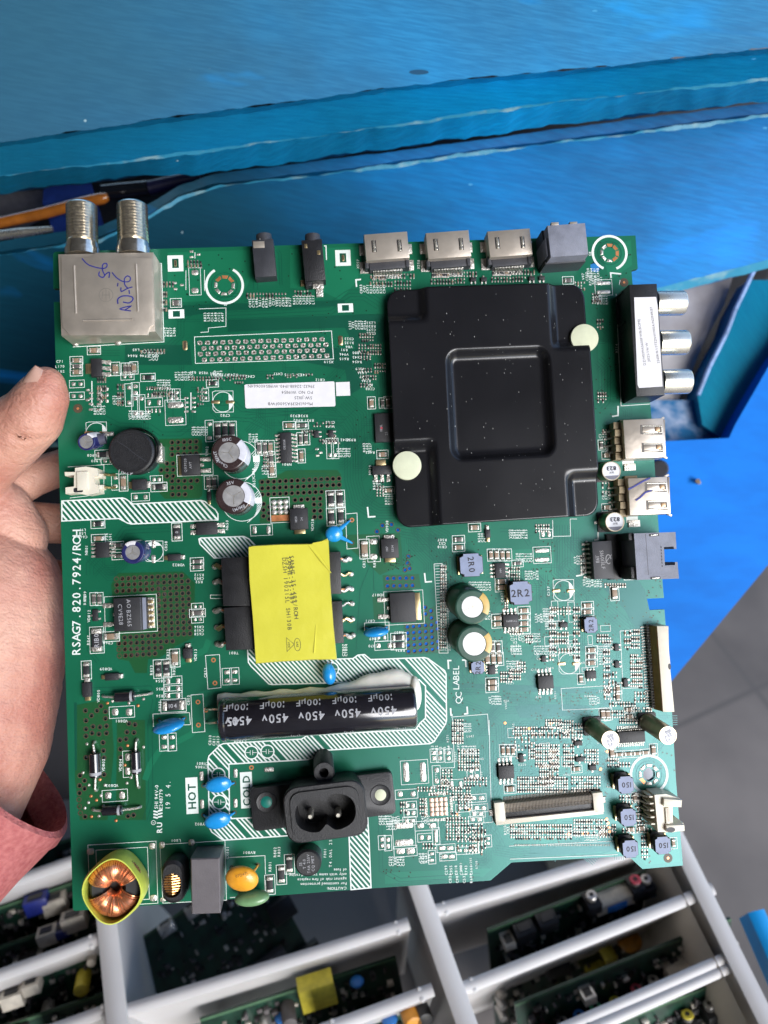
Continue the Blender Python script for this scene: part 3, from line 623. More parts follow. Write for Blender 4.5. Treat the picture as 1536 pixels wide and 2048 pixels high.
def dtext(st, px, py, size, rot=0, mt=SILK, bold=.0, mono=.66, z=Z4, align=.5, sx=1.0):
    u, v = uv(px, py); PB.text(st, u, v, size, mt, rot, z, bold, mono, align, sx=sx)
def pad(cx, cy, w, h, mt=TIN, dome=.9):
    u, v = uv(cx, cy); PB.prism(rrect(u, v, w, h, min(w, h) * .3, 2), Z2, Z2 + dome, mt, min(w, h) * .28 if dome > .5 else 0)
rnd = random.Random(5)
def ref(): return rnd.choice('RRRCCCCLV') + str(rnd.randint(3, 989))
def labels(x, y, n, dx, dy=0, rot=90, size=7.2):
    for i in range(n): dtext(ref(), x + i * dx, y + i * dy, size, rot, bold=.012)
def bundle(pts, n=1, sp=5, wd=1.1, mt=GAP, z=Z2):
    P = U(pts)
    for k in range(n):
        off = (k - (n - 1) / 2) * sp; q = []
        for i, p in enumerate(P):
            a = Vector(P[max(i - 1, 0)]); b = Vector(P[min(i + 1, len(P) - 1)]); c = Vector(p)
            d1 = (c - a); d2 = (b - c)
            d = ((d1.normalized() if d1.length else Vector((0, 0))) + (d2.normalized() if d2.length else Vector((0, 0)))).normalized()
            nn = Vector((-d.y, d.x)); kk = 1.0
            if d1.length and d2.length: dn = d1.normalized(); kk = 1 / max(.6, abs(Vector((-dn.y, dn.x)).dot(nn)))
            q.append((c.x + nn.x * off * kk, c.y + nn.y * off * kk))
        PB.n += 1; PB.line(q, wd, z + (PB.n % 7) * .01, mt)

def opoly(pts, mt, z=Z1):          # area pierced by the through holes
    PB.n += 1; P = U(pts); H = []
    for x, y in VIA:
        u, v = uv(x, y)
        if inpoly(u, v, P) and min(abs((b[0] - a[0]) * (a[1] - v) - (a[0] - u) * (b[1] - a[1])) / math.dist(a, b) if -5 < ((u - a[0]) * (b[0] - a[0]) + (v - a[1]) * (b[1] - a[1])) / math.dist(a, b) < math.dist(a, b) + 5 else 99 for a, b in zip(P, P[1:] + P[:1])) > 3.8: H.append((u, v, 3.6, 10))
    v2, f2 = pierced(P, H); zz = z + (PB.n % 7) * .012
    PB.add([(x, y, zz) for x, y in v2], f2, mt)
# --- copper and bare areas under the mask
for poly in ([(318, 878), (395, 876), (404, 880), (405, 990), (398, 997), (330, 998), (318, 985)], [(560, 948), (575, 940), (675, 940), (682, 950), (684, 985), (650, 995), (648, 1040), (520, 1046), (517, 960)],
             [(236, 1146), (366, 1143), (390, 1166), (388, 1275), (352, 1292), (340, 1302), (318, 1316), (296, 1318), (294, 1346), (270, 1346), (258, 1322), (236, 1318), (226, 1200), (222, 1170)],
             [(152, 1410), (205, 1400), (222, 1412), (228, 1500), (215, 1640), (160, 1640), (150, 1560)], [(234, 1440), (290, 1440), (292, 1640), (232, 1640)],
             [(690, 1070), (800, 1066), (806, 1130), (760, 1150), (692, 1090)], [(765, 1150), (838, 1148), (842, 1176), (768, 1180)], [(806, 1246), (880, 1206), (884, 1306), (812, 1310)], [(745, 1190), (800, 1186), (802, 1240), (748, 1240)]):
    opoly(poly, OLIVE)
for poly in ([(330, 1180), (312, 1270)],): pass
for poly in ([(250, 690), (380, 690), (384, 730), (250, 730)], [(330, 612), (690, 600), (690, 612), (440, 622), (330, 640)], [(456, 640), (770, 628), (774, 680), (712, 700), (690, 655), (456, 664)],
             [(905, 1366), (1100, 1372), (1200, 1380), (1200, 1388), (1060, 1384), (905, 1374)], [(1186, 1040), (1196, 1040), (1290, 1180), (1310, 1270), (1290, 1290), (1250, 1220), (1200, 1170)],
             [(1028, 1412), (1120, 1408), (1180, 1412), (1180, 1430), (1040, 1436)], [(1060, 1715), (1240, 1700), (1240, 1680), (1060, 1690)], [(148, 1405), (154, 1405), (154, 1540), (150, 1540)], [(1205, 1280), (1220, 1280), (1226, 1400), (1208, 1420)],
             [(575, 690), (740, 700), (748, 760), (700, 790), (690, 740), (590, 720)]):
    dpoly(poly, GAP, Z1 + .08)
for poly in ([(335, 505), (500, 500), (500, 560), (480, 600), (335, 605)], [(580, 498), (720, 494), (716, 560), (680, 600), (640, 580), (580, 576)], [(1010, 1100), (1110, 1096), (1112, 1160), (1060, 1200), (1064, 1290), (1015, 1300)],
             [(770, 1745), (985, 1736), (966, 1754), (770, 1768)], [(1072, 1655), (1120, 1652), (1122, 1690), (1072, 1694)], [(1262, 1690), (1358, 1684), (1360, 1724), (1290, 1730)], [(1200, 500), (1262, 480), (1264, 530), (1220, 560)],
             [(1195, 680), (1228, 690), (1232, 800), (1200, 800)]):
    dpoly(poly, POUR)
for a in ((352, 700, 470, 592), (500, 1740, 640, 1700)): pass
# --- trace bundles (dark gaps between copper)
for args in (([(190, 690), (205, 706), (240, 706)], 3, 5), ([(330, 700), (362, 670), (362, 640), (400, 610)], 3, 6), ([(330, 616), (420, 612), (445, 590), (480, 590)], 2, 6), ([(410, 630), (660, 618), (690, 596), (700, 590), (730, 590), (760, 610)], 4, 7),
             ([(450, 648), (560, 642), (720, 636), (762, 636)], 3, 7), ([(490, 830), (620, 820), (650, 800), (672, 800)], 3, 7), ([(330, 760), (330, 800), (344, 812), (470, 806), (484, 820), (600, 828), (640, 812)], 2, 7), ([(210, 835), (238, 850), (300, 852), (322, 868), (360, 868), (384, 850), (384, 800)], 2, 8),
             ([(690, 800), (722, 830), (724, 880), (706, 900), (706, 960), (716, 1000), (756, 1026), (790, 1026)], 7, 5.5), ([(640, 840), (690, 842), (706, 866), (706, 900)], 4, 6), ([(530, 600), (520, 600), (514, 618)], 3, 4), ([(510, 560), (512, 580)], 2, 8), ([(555, 500), (560, 508), (562, 570)], 2, 5),
             ([(800, 1056), (845, 1066), (876, 1100), (888, 1122), (890, 1180)], 7, 5.5), ([(860, 1056), (890, 1072), (900, 1090), (906, 1160), (930, 1180)], 5, 5.5), ([(886, 1100), (884, 1310), (905, 1330)], 3, 6), ([(1000, 1060), (1040, 1060), (1060, 1090)], 2, 7),
             ([(1122, 1050), (1122, 1140), (1166, 1176), (1190, 1206), (1240, 1250), (1288, 1290)], 8, 5.5), ([(1150, 1060), (1150, 1100), (1170, 1120)], 4, 5), ([(1100, 1180), (1098, 1260), (1102, 1300)], 3, 5), ([(1064, 1150), (1076, 1170), (1078, 1300), (1066, 1320)], 2, 7),
             ([(1190, 630), (1232, 670), (1244, 700), (1244, 740)], 6, 5.5), ([(1196, 720), (1212, 736), (1212, 800), (1200, 815)], 4, 6), ([(900, 1330), (934, 1376), (990, 1380), (1020, 1404), (1070, 1406), (1090, 1396), (1200, 1392), (1230, 1410)], 4, 6),
             ([(905, 1400), (960, 1420), (1000, 1450), (1004, 1560), (990, 1590)], 4, 5), ([(975, 1480), (975, 1640), (990, 1680), (1000, 1700)], 6, 5), ([(990, 1700), (1040, 1708), (1150, 1702), (1200, 1698), (1230, 1690)], 5, 4.5), ([(760, 1490), (790, 1478), (870, 1474), (905, 1486)], 2, 5),
             ([(770, 1530), (760, 1580), (762, 1740), (800, 1760), (960, 1750)], 2, 7), ([(1246, 1500), (1220, 1520), (1190, 1524), (1180, 1560)], 4, 5), ([(1250, 1510), (1230, 1530), (1212, 1570)], 3, 5), ([(1120, 1460), (1136, 1490), (1136, 1560)], 3, 5), ([(1040, 1500), (1060, 1480), (1100, 1476), (1130, 1496)], 4, 5),
             ([(1262, 1258), (1290, 1290), (1290, 1340)], 4, 4.5), ([(1286, 1380), (1316, 1400), (1330, 1440)], 4, 4.5), ([(1255, 1230), (1270, 1260), (1272, 1290)], 3, 5), ([(620, 1130), (640, 1000)], 1, 5), ([(180, 1150), (180, 1130), (210, 1100), (236, 1080), (250, 1060), (340, 1056)], 3, 7), ([(176, 1180), (178, 1300), (196, 1324)], 2, 6),
             ([(740, 1130), (720, 1180), (712, 1300)], 1, 5), ([(760, 1090), (746, 1120), (748, 1180), (765, 1186)], 1, 4), ([(180, 1400), (180, 1380), (300, 1376), (310, 1400), (300, 1450), (302, 1600), (290, 1640)], 2, 8), ([(540, 860), (500, 840), (460, 838), (420, 846), (400, 844)], 2, 7)):
    bundle(*args)
q_ = random.Random(21)
for (x0, y0, x1, y1, n_) in ((330, 600, 760, 660, 8), (640, 640, 770, 900, 16), (200, 820, 480, 860, 6), (330, 730, 600, 870, 14), (690, 830, 780, 1040, 10), (800, 1060, 960, 1180, 16), (890, 1180, 1000, 1400, 16), (1000, 1060, 1240, 1300, 40), (960, 1300, 1240, 1460, 34), (1000, 1440, 1240, 1600, 50), (870, 1440, 1000, 1740, 20), (1190, 600, 1260, 830, 12), (770, 1500, 900, 1750, 16), (1240, 1400, 1350, 1600, 14), (1020, 1640, 1240, 1720, 20), (180, 1060, 240, 1180, 5), (500, 830, 700, 950, 12)):
    for i in range(n_):
        x, y = q_.uniform(x0, x1), q_.uniform(y0, y1); P_ = [(x, y)]; dr = q_.choice(((1, 0), (0, 1), (-1, 0), (0, -1)))
        for st in range(q_.randint(2, 4)):
            ln = q_.uniform(8, 50); nx_, ny_ = P_[-1][0] + dr[0] * ln, P_[-1][1] + dr[1] * ln
            if not (x0 - 10 < nx_ < x1 + 10 and y0 - 10 < ny_ < y1 + 10): break
            P_.append((nx_, ny_)); ang_ = math.atan2(dr[1], dr[0]) + q_.choice((-1, 1)) * math.pi / 4; dr = (round(math.cos(ang_), 3), round(math.sin(ang_), 3))
        if len(P_) > 1: bundle(P_, q_.randint(1, 5), 4.4, .9)
# faint copper bridges (lighter) and wide traces
for pts in ([(340, 1336), (372, 1320), (410, 1300), (418, 1280)], [(320, 1500), (300, 1530), (290, 1560)], [(400, 1450), (380, 1470), (320, 1500)], [(560, 1440), (580, 1440)], [(480, 1350), (440, 1380), (400, 1390)]):
    bundle(pts, 1, 1, 12, POUR, Z1 + .1)
# small scattered stitching vias
VD = mat('via_dimple', (.004, .03, .018), .35)
def vias(x0, y0, x1, y1, n, seed=0, r=1.7):
    q = random.Random(seed)
    for i in range(n):
        u, v = uv(q.uniform(x0, x1), q.uniform(y0, y1)); PB.n += 1; PB.flat(circ(u, v, r + .5, 8), Z2 + .02, POUR); PB.flat(circ(u, v, r, 8), Z2 + .1, VD)
for a in ((340, 505, 500, 560, 14), (570, 500, 720, 560, 12), (335, 560, 430, 620, 10), (600, 600, 760, 640, 12), (640, 640, 760, 780, 26), (200, 820, 400, 870, 10), (700, 820, 760, 900, 14), (740, 900, 775, 1020, 10), (1200, 480, 1262, 560, 12), (1190, 600, 1250, 830, 30), (770, 1120, 810, 1140, 18), (805, 1100, 830, 1130, 10),
          (860, 1060, 960, 1130, 22), (890, 1130, 930, 1180, 12), (1050, 1080, 1110, 1200, 60), (960, 1190, 1010, 1240, 12), (960, 1250, 1110, 1340, 60), (1110, 1140, 1240, 1240, 40), (1190, 1200, 1250, 1300, 26), (890, 1340, 990, 1500, 40), (990, 1380, 1200, 1405, 40), (1060, 1395, 1200, 1440, 34), (1280, 1160, 1326, 1196, 10), (1265, 1224, 1330, 1250, 10),
          (780, 1690, 980, 1760, 20), (1300, 1500, 1350, 1580, 10), (1000, 1470, 1180, 1590, 90), (1180, 1490, 1240, 1600, 30), (1262, 1690, 1360, 1728, 7), (770, 1480, 830, 1600, 10), (1075, 1655, 1120, 1690, 7), (760, 1600, 790, 1760, 8)):
    vias(*a, seed=int(a[0] * 7 + a[1]))
# hole rings of the heat fields
for x, y in VIA:
    u, v = uv(x, y); PB.n += 1; PB.line(circ(u, v, 4.2, 12), 1.5, Z3 + (PB.n % 7) * .01, HOLE, True)
# mounting holes
def mount(x, y, r, a0, a1, orange):
    u, v = uv(x, y)
    for k in range(8):
        a = R(22 + 45 * k); b = R(45 * k + 22 + 36); pts = []
        for (rr, aa) in ((r + 2.2, a), (r + 2.2, b), (r + 9, b), (r + 9, a)): pts.append((u + rr * math.cos(aa), v + rr * math.sin(aa)))
        mt = COPPER if k in orange else TIN
        PB.prism(pts, Z2, Z2 + (.15 if k in orange else 1.2), mt, 0 if k in orange else 1.5)
    dring(x, y, r + 13.2, 1.0, GAP); dring(x, y, r + 24, 5, SILK, a0, a1)
mount(449, 571, 12.5, 120, 420, (1, 2, 0)); mount(1219, 506, 11.5, 290 - 360, 245, (0, 1, 6, 7)); mount(1298, 1549, 13, 0, 360, (4,))
for x, y, rr in ((194 - 75, 820, 0),): pass
for x, y in ((156, 817), (1248, 565), (1336, 1716)):
    dring(x, y, 6, 6, HOLE, z=Z3); u, v = uv(x, y); PB.flat(circ(u, v, 2.6, 12), Z4 + .1, COPPER)

# --- hatched isolation stripes
def hatch(polys, sp=6.6, wd=3.0, ang=-47, border=2.4):
    P = [U(p) for p in polys]; c, s_ = math.cos(R(ang)), math.sin(R(ang))
    Q = [[(x * c + y * s_, -x * s_ + y * c) for x, y in p] for p in P]
    ys = [y for p in Q for x, y in p]; t = min(ys) + sp
    while t < max(ys):
        ed = []
        for off in (-wd / 2, wd / 2):
            xs = []
            for p in Q:
                for i in range(len(p)):
                    (ax, ay), (bx, by) = p[i], p[(i + 1) % len(p)]
                    if (ay > t + off) != (by > t + off): xs.append(ax + (bx - ax) * (t + off - ay) / (by - ay))
            ed.append(sorted(xs))
        if len(ed[0]) == len(ed[1]):
            for i in range(0, len(ed[0]) - 1, 2):
                q = [(ed[0][i], t - wd / 2), (ed[0][i + 1], t - wd / 2), (ed[1][i + 1], t + wd / 2), (ed[1][i], t + wd / 2)]
                PB.flat([(x * c - y * s_, x * s_ + y * c) for x, y in q], Z4, SILK)
        t += sp
    for p in P: PB.n += 1; PB.line(p, border, Z4 + .1 + (PB.n % 7) * .01, SILK, True)
def pc(x, y, r, n=18): return [(x + r * math.cos(2 * math.pi * i / n), y + r * math.sin(2 * math.pi * i / n)) for i in range(n)]
hatch([[(124, 1002), (245, 996), (252, 998), (266, 1008), (402, 1001), (410, 1003), (431, 1020), (436, 1028), (436, 1040), (263, 1048), (255, 1046), (238, 1037), (124, 1042)]], 8.2, 3.6, -52)
hatch([[(398, 1078), (402, 1076), (488, 1073), (498, 1078), (530, 1110), (560, 1116), (428, 1116), (400, 1088)]], 6.6, 3.2, -52)
hatch([[(495, 1296), (560, 1296), (673, 1318), (706, 1317), (716, 1310), (729, 1309), (741, 1319), (848, 1315), (856, 1317), (889, 1341), (892, 1348), (893, 1440), (891, 1448), (868, 1483), (860, 1487), (640, 1501), (624, 1516), (617, 1519), (458, 1528), (459, 1626), (463, 1637), (578, 1632), (578, 1671), (450, 1680), (443, 1678), (424, 1664), (419, 1655), (416, 1520), (418, 1512), (440, 1490), (447, 1487), (603, 1478), (616, 1470), (831, 1459), (840, 1446), (851, 1436), (851, 1372), (838, 1359), (826, 1361), (545, 1369), (538, 1368), (502, 1332), (497, 1325)],
       pc(503, 1505, 13), pc(535, 1503, 13), pc(437, 1549, 13), pc(439, 1604, 14), pc(664, 1338, 13)], 6.4, 3.0, -50)
hatch([[(697, 1640), (735, 1630), (738, 1680), (742, 1775), (702, 1779)]], 7.4, 3.2, -52)
for x, y in ((503, 1505), (535, 1503), (437, 1549), (439, 1604), (664, 1338)):
    for k in (-2.5, 2.5): dline([(x + k, y - 5), (x + k, y + 5)], 1)
    dline([(x - 11, y), (x - 2.5, y)], 1); dline([(x + 2.5, y), (x + 11, y)], 1)

# --- big printing
dtext('RSAG7.820.7924/ROH', 153, 1184, 22.5, 88.2, bold=.012, mono=.60)
def plate(x, y, w, h, st, size, rot=86):
    dfill(x, y, w, h); u, v = uv(x, y); PB.text(st, u, v, size, GAP, rot + 3, Z4 + .35, .02, 0, .5)
plate(384, 1591, 23, 69, 'HOT', 21); plate(493, 1580, 23, 69, 'COLD', 19.5)
dtext('QC', 917, 1395, 18, 87, mono=.6); dtext('LABEL', 912, 1355, 17.5, 87, mono=.56)
for pts in ([(903, 1321), (896, 1321), (897, 1338)], [(924, 1320), (931, 1320), (932, 1334)], [(905, 1430), (902, 1430), (901, 1416)], [(928, 1428), (935, 1427), (934, 1413)], [(713, 574), (712, 560), (722, 559)], [(1242, 548 - 440 + 440), (1221, 546), (1222, 556)], [(1224, 833), (1236, 831), (1236, 812)], [(735, 1014), (737, 1034), (751, 1033)], [(849, 1146), (851, 1164), (864, 1163)], [(1152, 1152), (1164, 1150), (1163, 1135)], [(1188, 1080), (1196, 1079), (1196, 1064)]):
    dline(pts, 3)
dtext('SH1 94V-0', 313, 1593, 9.5, 87, mono=0, bold=.01); dtext('E248779', 322, 1598, 9.5, 87, mono=0, bold=.01); dtext('19 5 4.', 336, 1590, 13, 87, mono=.62)
for i in range(3):
    dline([(307, 1622 + i * 6), (316, 1624 + i * 6)], 3); dline([(316, 1622 + i * 6), (325, 1620 + i * 6)], 3)
dring(307, 1645, 4, .9); dtext('R', 307, 1645, 5, 87); dtext('RU', 319, 1654, 14, 87, bold=.03, mono=0)
for i, s_ in enumerate(('CAUTION:', 'For continued protection', 'against risk of fire replace', 'only with same type and rating', 'of fuse')):
    dtext(s_, 693, 1776 - i * 9.2, 7.4, 177, mono=0, align=0, bold=.01)
dtext('F801', 650, 1706, 7, 87); dtext('T4.0AL 250V', 661, 1700, 8, 87, mono=.75)
for st, x, y, rot in (('L801', 352, 1681, 177), ('CX801', 455, 1705, 87), ('RV801', 498, 1705, 177), ('C853', 411, 1345, 87), ('C803', 377, 1400, 87), ('R847', 177, 1280, 87), ('R835', 320, 1412, 87), ('VD809', 212, 1338, 177), ('VD803', 224, 1571, 177), ('VD801', 243, 1442, 177), ('VD805', 197, 1392, 87), ('VD802', 207, 1530, 87), ('VD804', 241, 1530, 87), ('VD822', 357, 1130, 177),
                      ('C858', 332, 1092, 87), ('C810', 420, 1480, 87), ('C811', 428, 1481, 87), ('C812', 436, 1481, 87), ('T801', 467, 1306, 177), ('VD817', 756, 1190, 177), ('C871', 740, 1242, 177), ('CY808', 480, 1482, 177), ('CY801', 405, 1527, 177), ('CY806', 403, 1534, 177), ('CY802', 402, 1648, 177), ('CY807', 687, 1300, 87), ('CY804', 692, 1300, 87), ('VD937', 538, 1059, 87), ('VD928', 625, 1050, 87),
                      ('N650', 454, 1050, 87), ('N801', 173, 1100, 87), ('VD923', 286, 943, 177), ('V902', 414, 902, 87), ('C659', 507, 946, 87), ('C657', 508, 965, 87), ('N901', 573, 929, 177), ('X519', 657, 724, 177), ('X557', 716, 528, 87), ('X558', 837, 529, 87), ('S2', 451, 608, 87), ('S8', 1180, 508, 87), ('X514', 1233, 697, 87), ('X521', 1237, 1110, 87), ('N910', 740, 940, 87), ('VD938', 774, 1053, 87), ('C823', 728, 1126, 87),
                      ('R845', 749, 1125, 87), ('C857', 896, 1215, 87), ('C831', 900, 1282, 87), ('C137', 1097, 1182, 87), ('C782', 450, 831, 177), ('L908', 184, 911, 177), ('L909', 192, 922, 177), ('C960', 216, 1286, 177), ('C832', 336, 1308, 87), ('C854', 321, 1362, 177), ('C855', 322, 1378, 177), ('C856', 322, 1392, 177), ('VD813', 391, 1310, 87), ('R852', 348, 1340, 87), ('R853', 303, 1340, 87), ('VD812', 178, 1232, 87),
                      ('C930', 590, 832, 177), ('R930', 606, 832, 177), ('R931', 618, 841, 177), ('R962', 596, 841, 177), ('R802', 550, 1704, 87), ('R803', 558, 1703, 87), ('R801', 540, 1733, 87), ('R837', 797, 1265, 177), ('R836', 800, 1301, 177), ('C870', 746, 1292, 177), ('C869', 748, 1278, 177), ('V901', 178, 893, 177)):
    dtext(st, x, y, 7.4, rot, bold=.012)
# --- silk outlines
for cx, cy, w_, h_ in ((526, 698, 0, 0),): pass
dline([(389, 674), (663, 662), (667, 718), (391, 727)], 1.3, closed=True)
for j, (x0, y0, x1, y1) in enumerate(((400, 686, 644, 678.5), (408, 697, 652, 689.5), (401, 708.5, 645, 700.5), (409, 720, 653.5, 711.5))):
    for i in range(17):
        x = x0 + (x1 - x0) * i / 16; y = y0 + (y1 - y0) * i / 16
        pad(x, y, 10, 8.5, TIN, .4); u, v = uv(x, y); PB.flat(circ(u + .5, v, 2, 6), Z2 + .6, HOLE)
for (x, y, w_, h_) in ((351, 527, 31, 33), (353, 628, 31, 18), (686, 516, 31, 33), (691, 616, 31, 18)):
    dfill(x, y, w_, h_); dfill(x, y, 13 if h_ > 20 else 14, 19 if h_ > 20 else 12, GAP, Z4 + .2)
    if h_ > 20: pad(x, y, 9, 17, GOLD); dfill(x, y, 3, 9, HOLE, Z4 + 1)
for (x, y) in ((370, 691), (681, 681)): pad(x, y, 11, 21, GOLD, 1.2); u, v = uv(x, y); PB.prism(rrect(u, v, 5.5, 13, 2.5, 3), Z2, Z2 + 1.6, HOLE)
dline([(320, 527), (323, 527), (328, 684), (146, 694)], 1.3)
dline([(1238, 570), (1240, 560)], 1); dline([(1232, 588), (1242, 812), (1300, 808)], 1.2); dline([(1243, 1068), (1248, 1160), (1330, 1157)], 1.2)
for c, r_ in (((480, 920), 38), ((484, 1003), 39)):
    dring(*c, r_, 1.2); 
    for k in range(16):
        a = R(-62 + 6.2 * k); u, v = uv(*c); x = math.cos(a) * (r_ - 1); y = math.sin(a) * (r_ - 1)
        PB.line([(u + x, v + y), (u + x - 9, v + y - 9)], 1.0, Z4, SILK)
    u, v = uv(c[0] + 33, c[1] - 2); PB.flat(rrect(u, v, 13, 12, 1), Z4 + .2, SILK)
dring(277, 905, 40, 1.2, a0=-110, a1=70)
def capring(x, y, r, rot=0):
    dring(x, y, r, 1.2); dline([(x - r - 1, y - r), (x - r + 5, y - r - 2), (x + r, y - r - 2), (x + r + 1, y + r), (x - r + 6, y + r + 1), (x - r, y + r - 5)], 1, closed=True)
    u, v = uv(x, y); a0 = -50; PB.flat([(u + r * math.cos(R(a)) , v + r * math.sin(R(a))) for a in range(-55, 60, 10)], Z4, SILK) if rot == 0 else PB.flat([(u + r * math.cos(R(a)) , v + r * math.sin(R(a))) for a in range(35, 150, 10)], Z4, SILK)
    if rot == 0: pad(x - 15, y, 18, 8, GOLD); pad(x + 14, y, 18, 8, GOLD)
    else: pad(x, y - 15, 9, 17, TIN); pad(x, y + 15, 9, 17, TIN)
capring(446, 804, 20); capring(193, 866, 20); capring(307, 1103, 19, 90); capring(1127, 1181, 20); capring(1138, 1327, 20)
for p in (([(411, 1311), (439, 1309), (442, 1375), (416, 1378)]), ([(382, 1390), (406, 1388), (410, 1463), (385, 1465)]), ([(691, 1028), (714, 1026), (716, 1096), (694, 1098)]), ([(306, 1428), (379, 1425), (381, 1449), (307, 1453)]), ([(176, 1690), (312, 1682), (316, 1806), (180, 1814)]), ([(192, 1700), (295, 1694), (299, 1798), (196, 1804)]),
          ([(320, 1689), (450, 1681), (453, 1800), (326, 1806)]), ([(455, 1715), (530, 1711), (531, 1748)]), ([(460, 1795), (533, 1790), (531, 1760)]), ([(421, 1190), (452, 1190), (452, 1197), (421, 1197)]), ([(729, 1246), (778, 1244), (778, 1260), (729, 1262)]), ([(1018, 1692), (1230, 1682), (1232, 1700)]), ([(1020, 1718), (1235, 1709)]), ([(868, 1128), (884, 1127), (896, 1306), (878, 1306)]),
          ([(1240, 1262), (1284, 1258), (1290, 1375), (1246, 1377)]), ([(1122, 1377), (1218, 1371), (1222, 1416), (1125, 1420)]), ([(902, 1434), (975, 1428), (978, 1470)]), ([(905, 1436), (909, 1535), (880, 1536)]), ([(978, 1440), (980, 1536), (982, 1600), (985, 1644), (905, 1650)]), ([(1154, 1038), (1140, 1038), (1141, 1072), (1106, 1073), (1105, 1040)]), ([(398, 618), (452, 616), (452, 653), (417, 656), (417, 664), (401, 665)]), ([(372, 541), (372, 580)]), ([(409, 540), (409, 582)])):
    dline(p, 1.1, closed=len(p) == 4 and p[0] != p[-1])
for i in range(30): dline([(870 + .3 * i, 1132 + i * 5.8), (879 + .35 * i, 1131.5 + i * 5.8)], .9)
for i in range(34): dtext(ref()[:3], 886 + .3 * i, 1131 + i * 5.1, 6, 0)
# ladders of tiny text next to parts
for a in ((500, 606, 6, 6.6), (540, 604, 7, 6.6), (588, 600, 7, 6.4), (505, 612 - 2, 0, 1), (722, 578, 8, 6.6), (730, 556, 0, 0), (1166, 553, 3, 7.5), (1176, 545, 4, 6.5), (1180, 562, 5, 5.5), (1195, 600, 4, 6), (410, 634, 6, 7), (316, 664, 6, 6.5), (300, 712, 3, 6.5), (316, 768, 5, 5.6), (352, 752, 6, 6.4), (180, 800, 0, 6), (190, 820, 4, 6),
          (260, 830, 8, 5.6), (386, 862, 6, 5.4), (500, 876, 3, 6.6), (526, 940, 5, 5.6), (676, 905, 5, 5.5), (670, 1010, 3, 8), (728, 895, 3, 6), (748, 970, 3, 6), (772, 1000, 3, 6), (700, 650, 6, 6), (1166, 620 + 100, 0, 0), (1200, 872, 3, 6), (1206, 990, 3, 6), (958, 1075, 3, 6), (1000, 1070, 0, 0), (1020, 1068, 8, 4.6), (935, 1090, 0, 6), (940, 1172, 8, 5.6), (1004, 1195, 3, 6),
          (1034, 1115, 6, 5.6), (1052, 1150, 5, 5.6), (1072, 1236, 7, 5.2), (1092, 1250, 7, 5.2), (1150, 1120, 5, 5), (1168, 1165, 7, 5.5), (966, 1230, 3, 6), (1088, 1225, 4, 5.6), (1070, 1300, 8, 5.4), (1015, 1330, 6, 5.2), (1024, 1300, 4, 5.6), (1040, 1275, 8, 5.4), (1200, 1320, 3, 6), (980, 1400, 5, 5), (865, 1500, 5, 8), (915, 1455, 6, 5), (925, 1500, 6, 5), (760, 1640, 8, 5.2), (775, 1650, 5, 5.2),
          (845, 1640, 3, 6), (780, 1722, 6, 5.2), (892, 1740, 6, 10), (900, 1756, 4, 14), (840, 1715, 4, 6), (1010, 1660, 8, 5.4), (1130, 1665, 6, 5.4), (1170, 1672, 6, 5.4), (1196, 1300, 4, 5.5), (1212, 1290, 3, 5.5), (1180, 1400, 4, 5.5), (1300, 1540 - 60, 0, 5), (214, 1076, 2, 7), (160, 1066, 0, 0), (228, 800, 3, 6), (430, 750, 3, 6)):
    if a[2]: labels(*a)
for a in ((120, 723, 3, 0, 10, 0), (186, 700, 1, 0, 10, 0), (265, 712, 3, 24, 0, 177), (272, 700, 3, 22, 3, 177), (385, 745, 3, 22, 1, 177), (430, 750, 3, 18, 0, 177), (165, 1060, 3, 0, 7, 177), (398, 1150, 3, 0, 7, 177), (398, 1254, 3, 0, 7, 177), (170, 1192, 2, 0, 8, 87), (660, 845, 2, 0, 8, 177), (656, 883, 1, 0, 8, 177), (690, 880, 2, 12, 0, 177), (640, 760, 1, 0, 0, 177), (688, 700, 3, 0, 9, 177), (714, 706, 3, 0, 9, 177), (720, 738, 6, 4, 8, 177),
          (578, 750, 3, 16, 0, 177), (556, 748, 1, 0, 0, 177), (480, 752, 2, 20, 1, 177), (698, 678, 3, 0, 8, 177), (742, 646, 4, 0, 7, 177), (884, 1080, 3, 0, 7, 177), (1030, 1250, 8, 0, 7, 0), (740, 905, 1, 0, 7, 177), (1215, 898, 2, 0, 7, 87), (850, 1715, 2, 0, 9, 0)):
    labels(*a)

# --- main label stickers
def sticker(poly, lines, rot, name, mono=0):
    mb = MB(); u0, v0 = uv(*poly[0]); P = [(a - u0, b - v0) for a, b in U(poly)]
    mb.prism(P, .9, 1.25, PAPER)
    for st, x, y, sz in lines:
        u, v = uv(x, y); mb.text(st, u - u0, v - v0, sz, DKPRINT, rot, 1.35, .0, mono, .5)
    return place(mb, name, *poly[0])
sticker([(489, 771), (492, 769), (667, 763), (669, 765), (671, 811), (669, 813), (494, 817), (491, 815)],
        [('39632-226118-1940-W19115400664N', 562, 773, 8.6), ('PO NO W191154', 594, 785, 8.6), ('SW:J0125', 606, 796, 8.6), ('Model:HS39A5600FWB', 580, 808, 8.6)], 177.5, 'label_sticker')['label'] = 'long white model number sticker'
mb = MB(); mb.box(0, 0, .7, 1.1, 28, 28, PAPER); place(mb, 'blank_sticker', 686, 778)

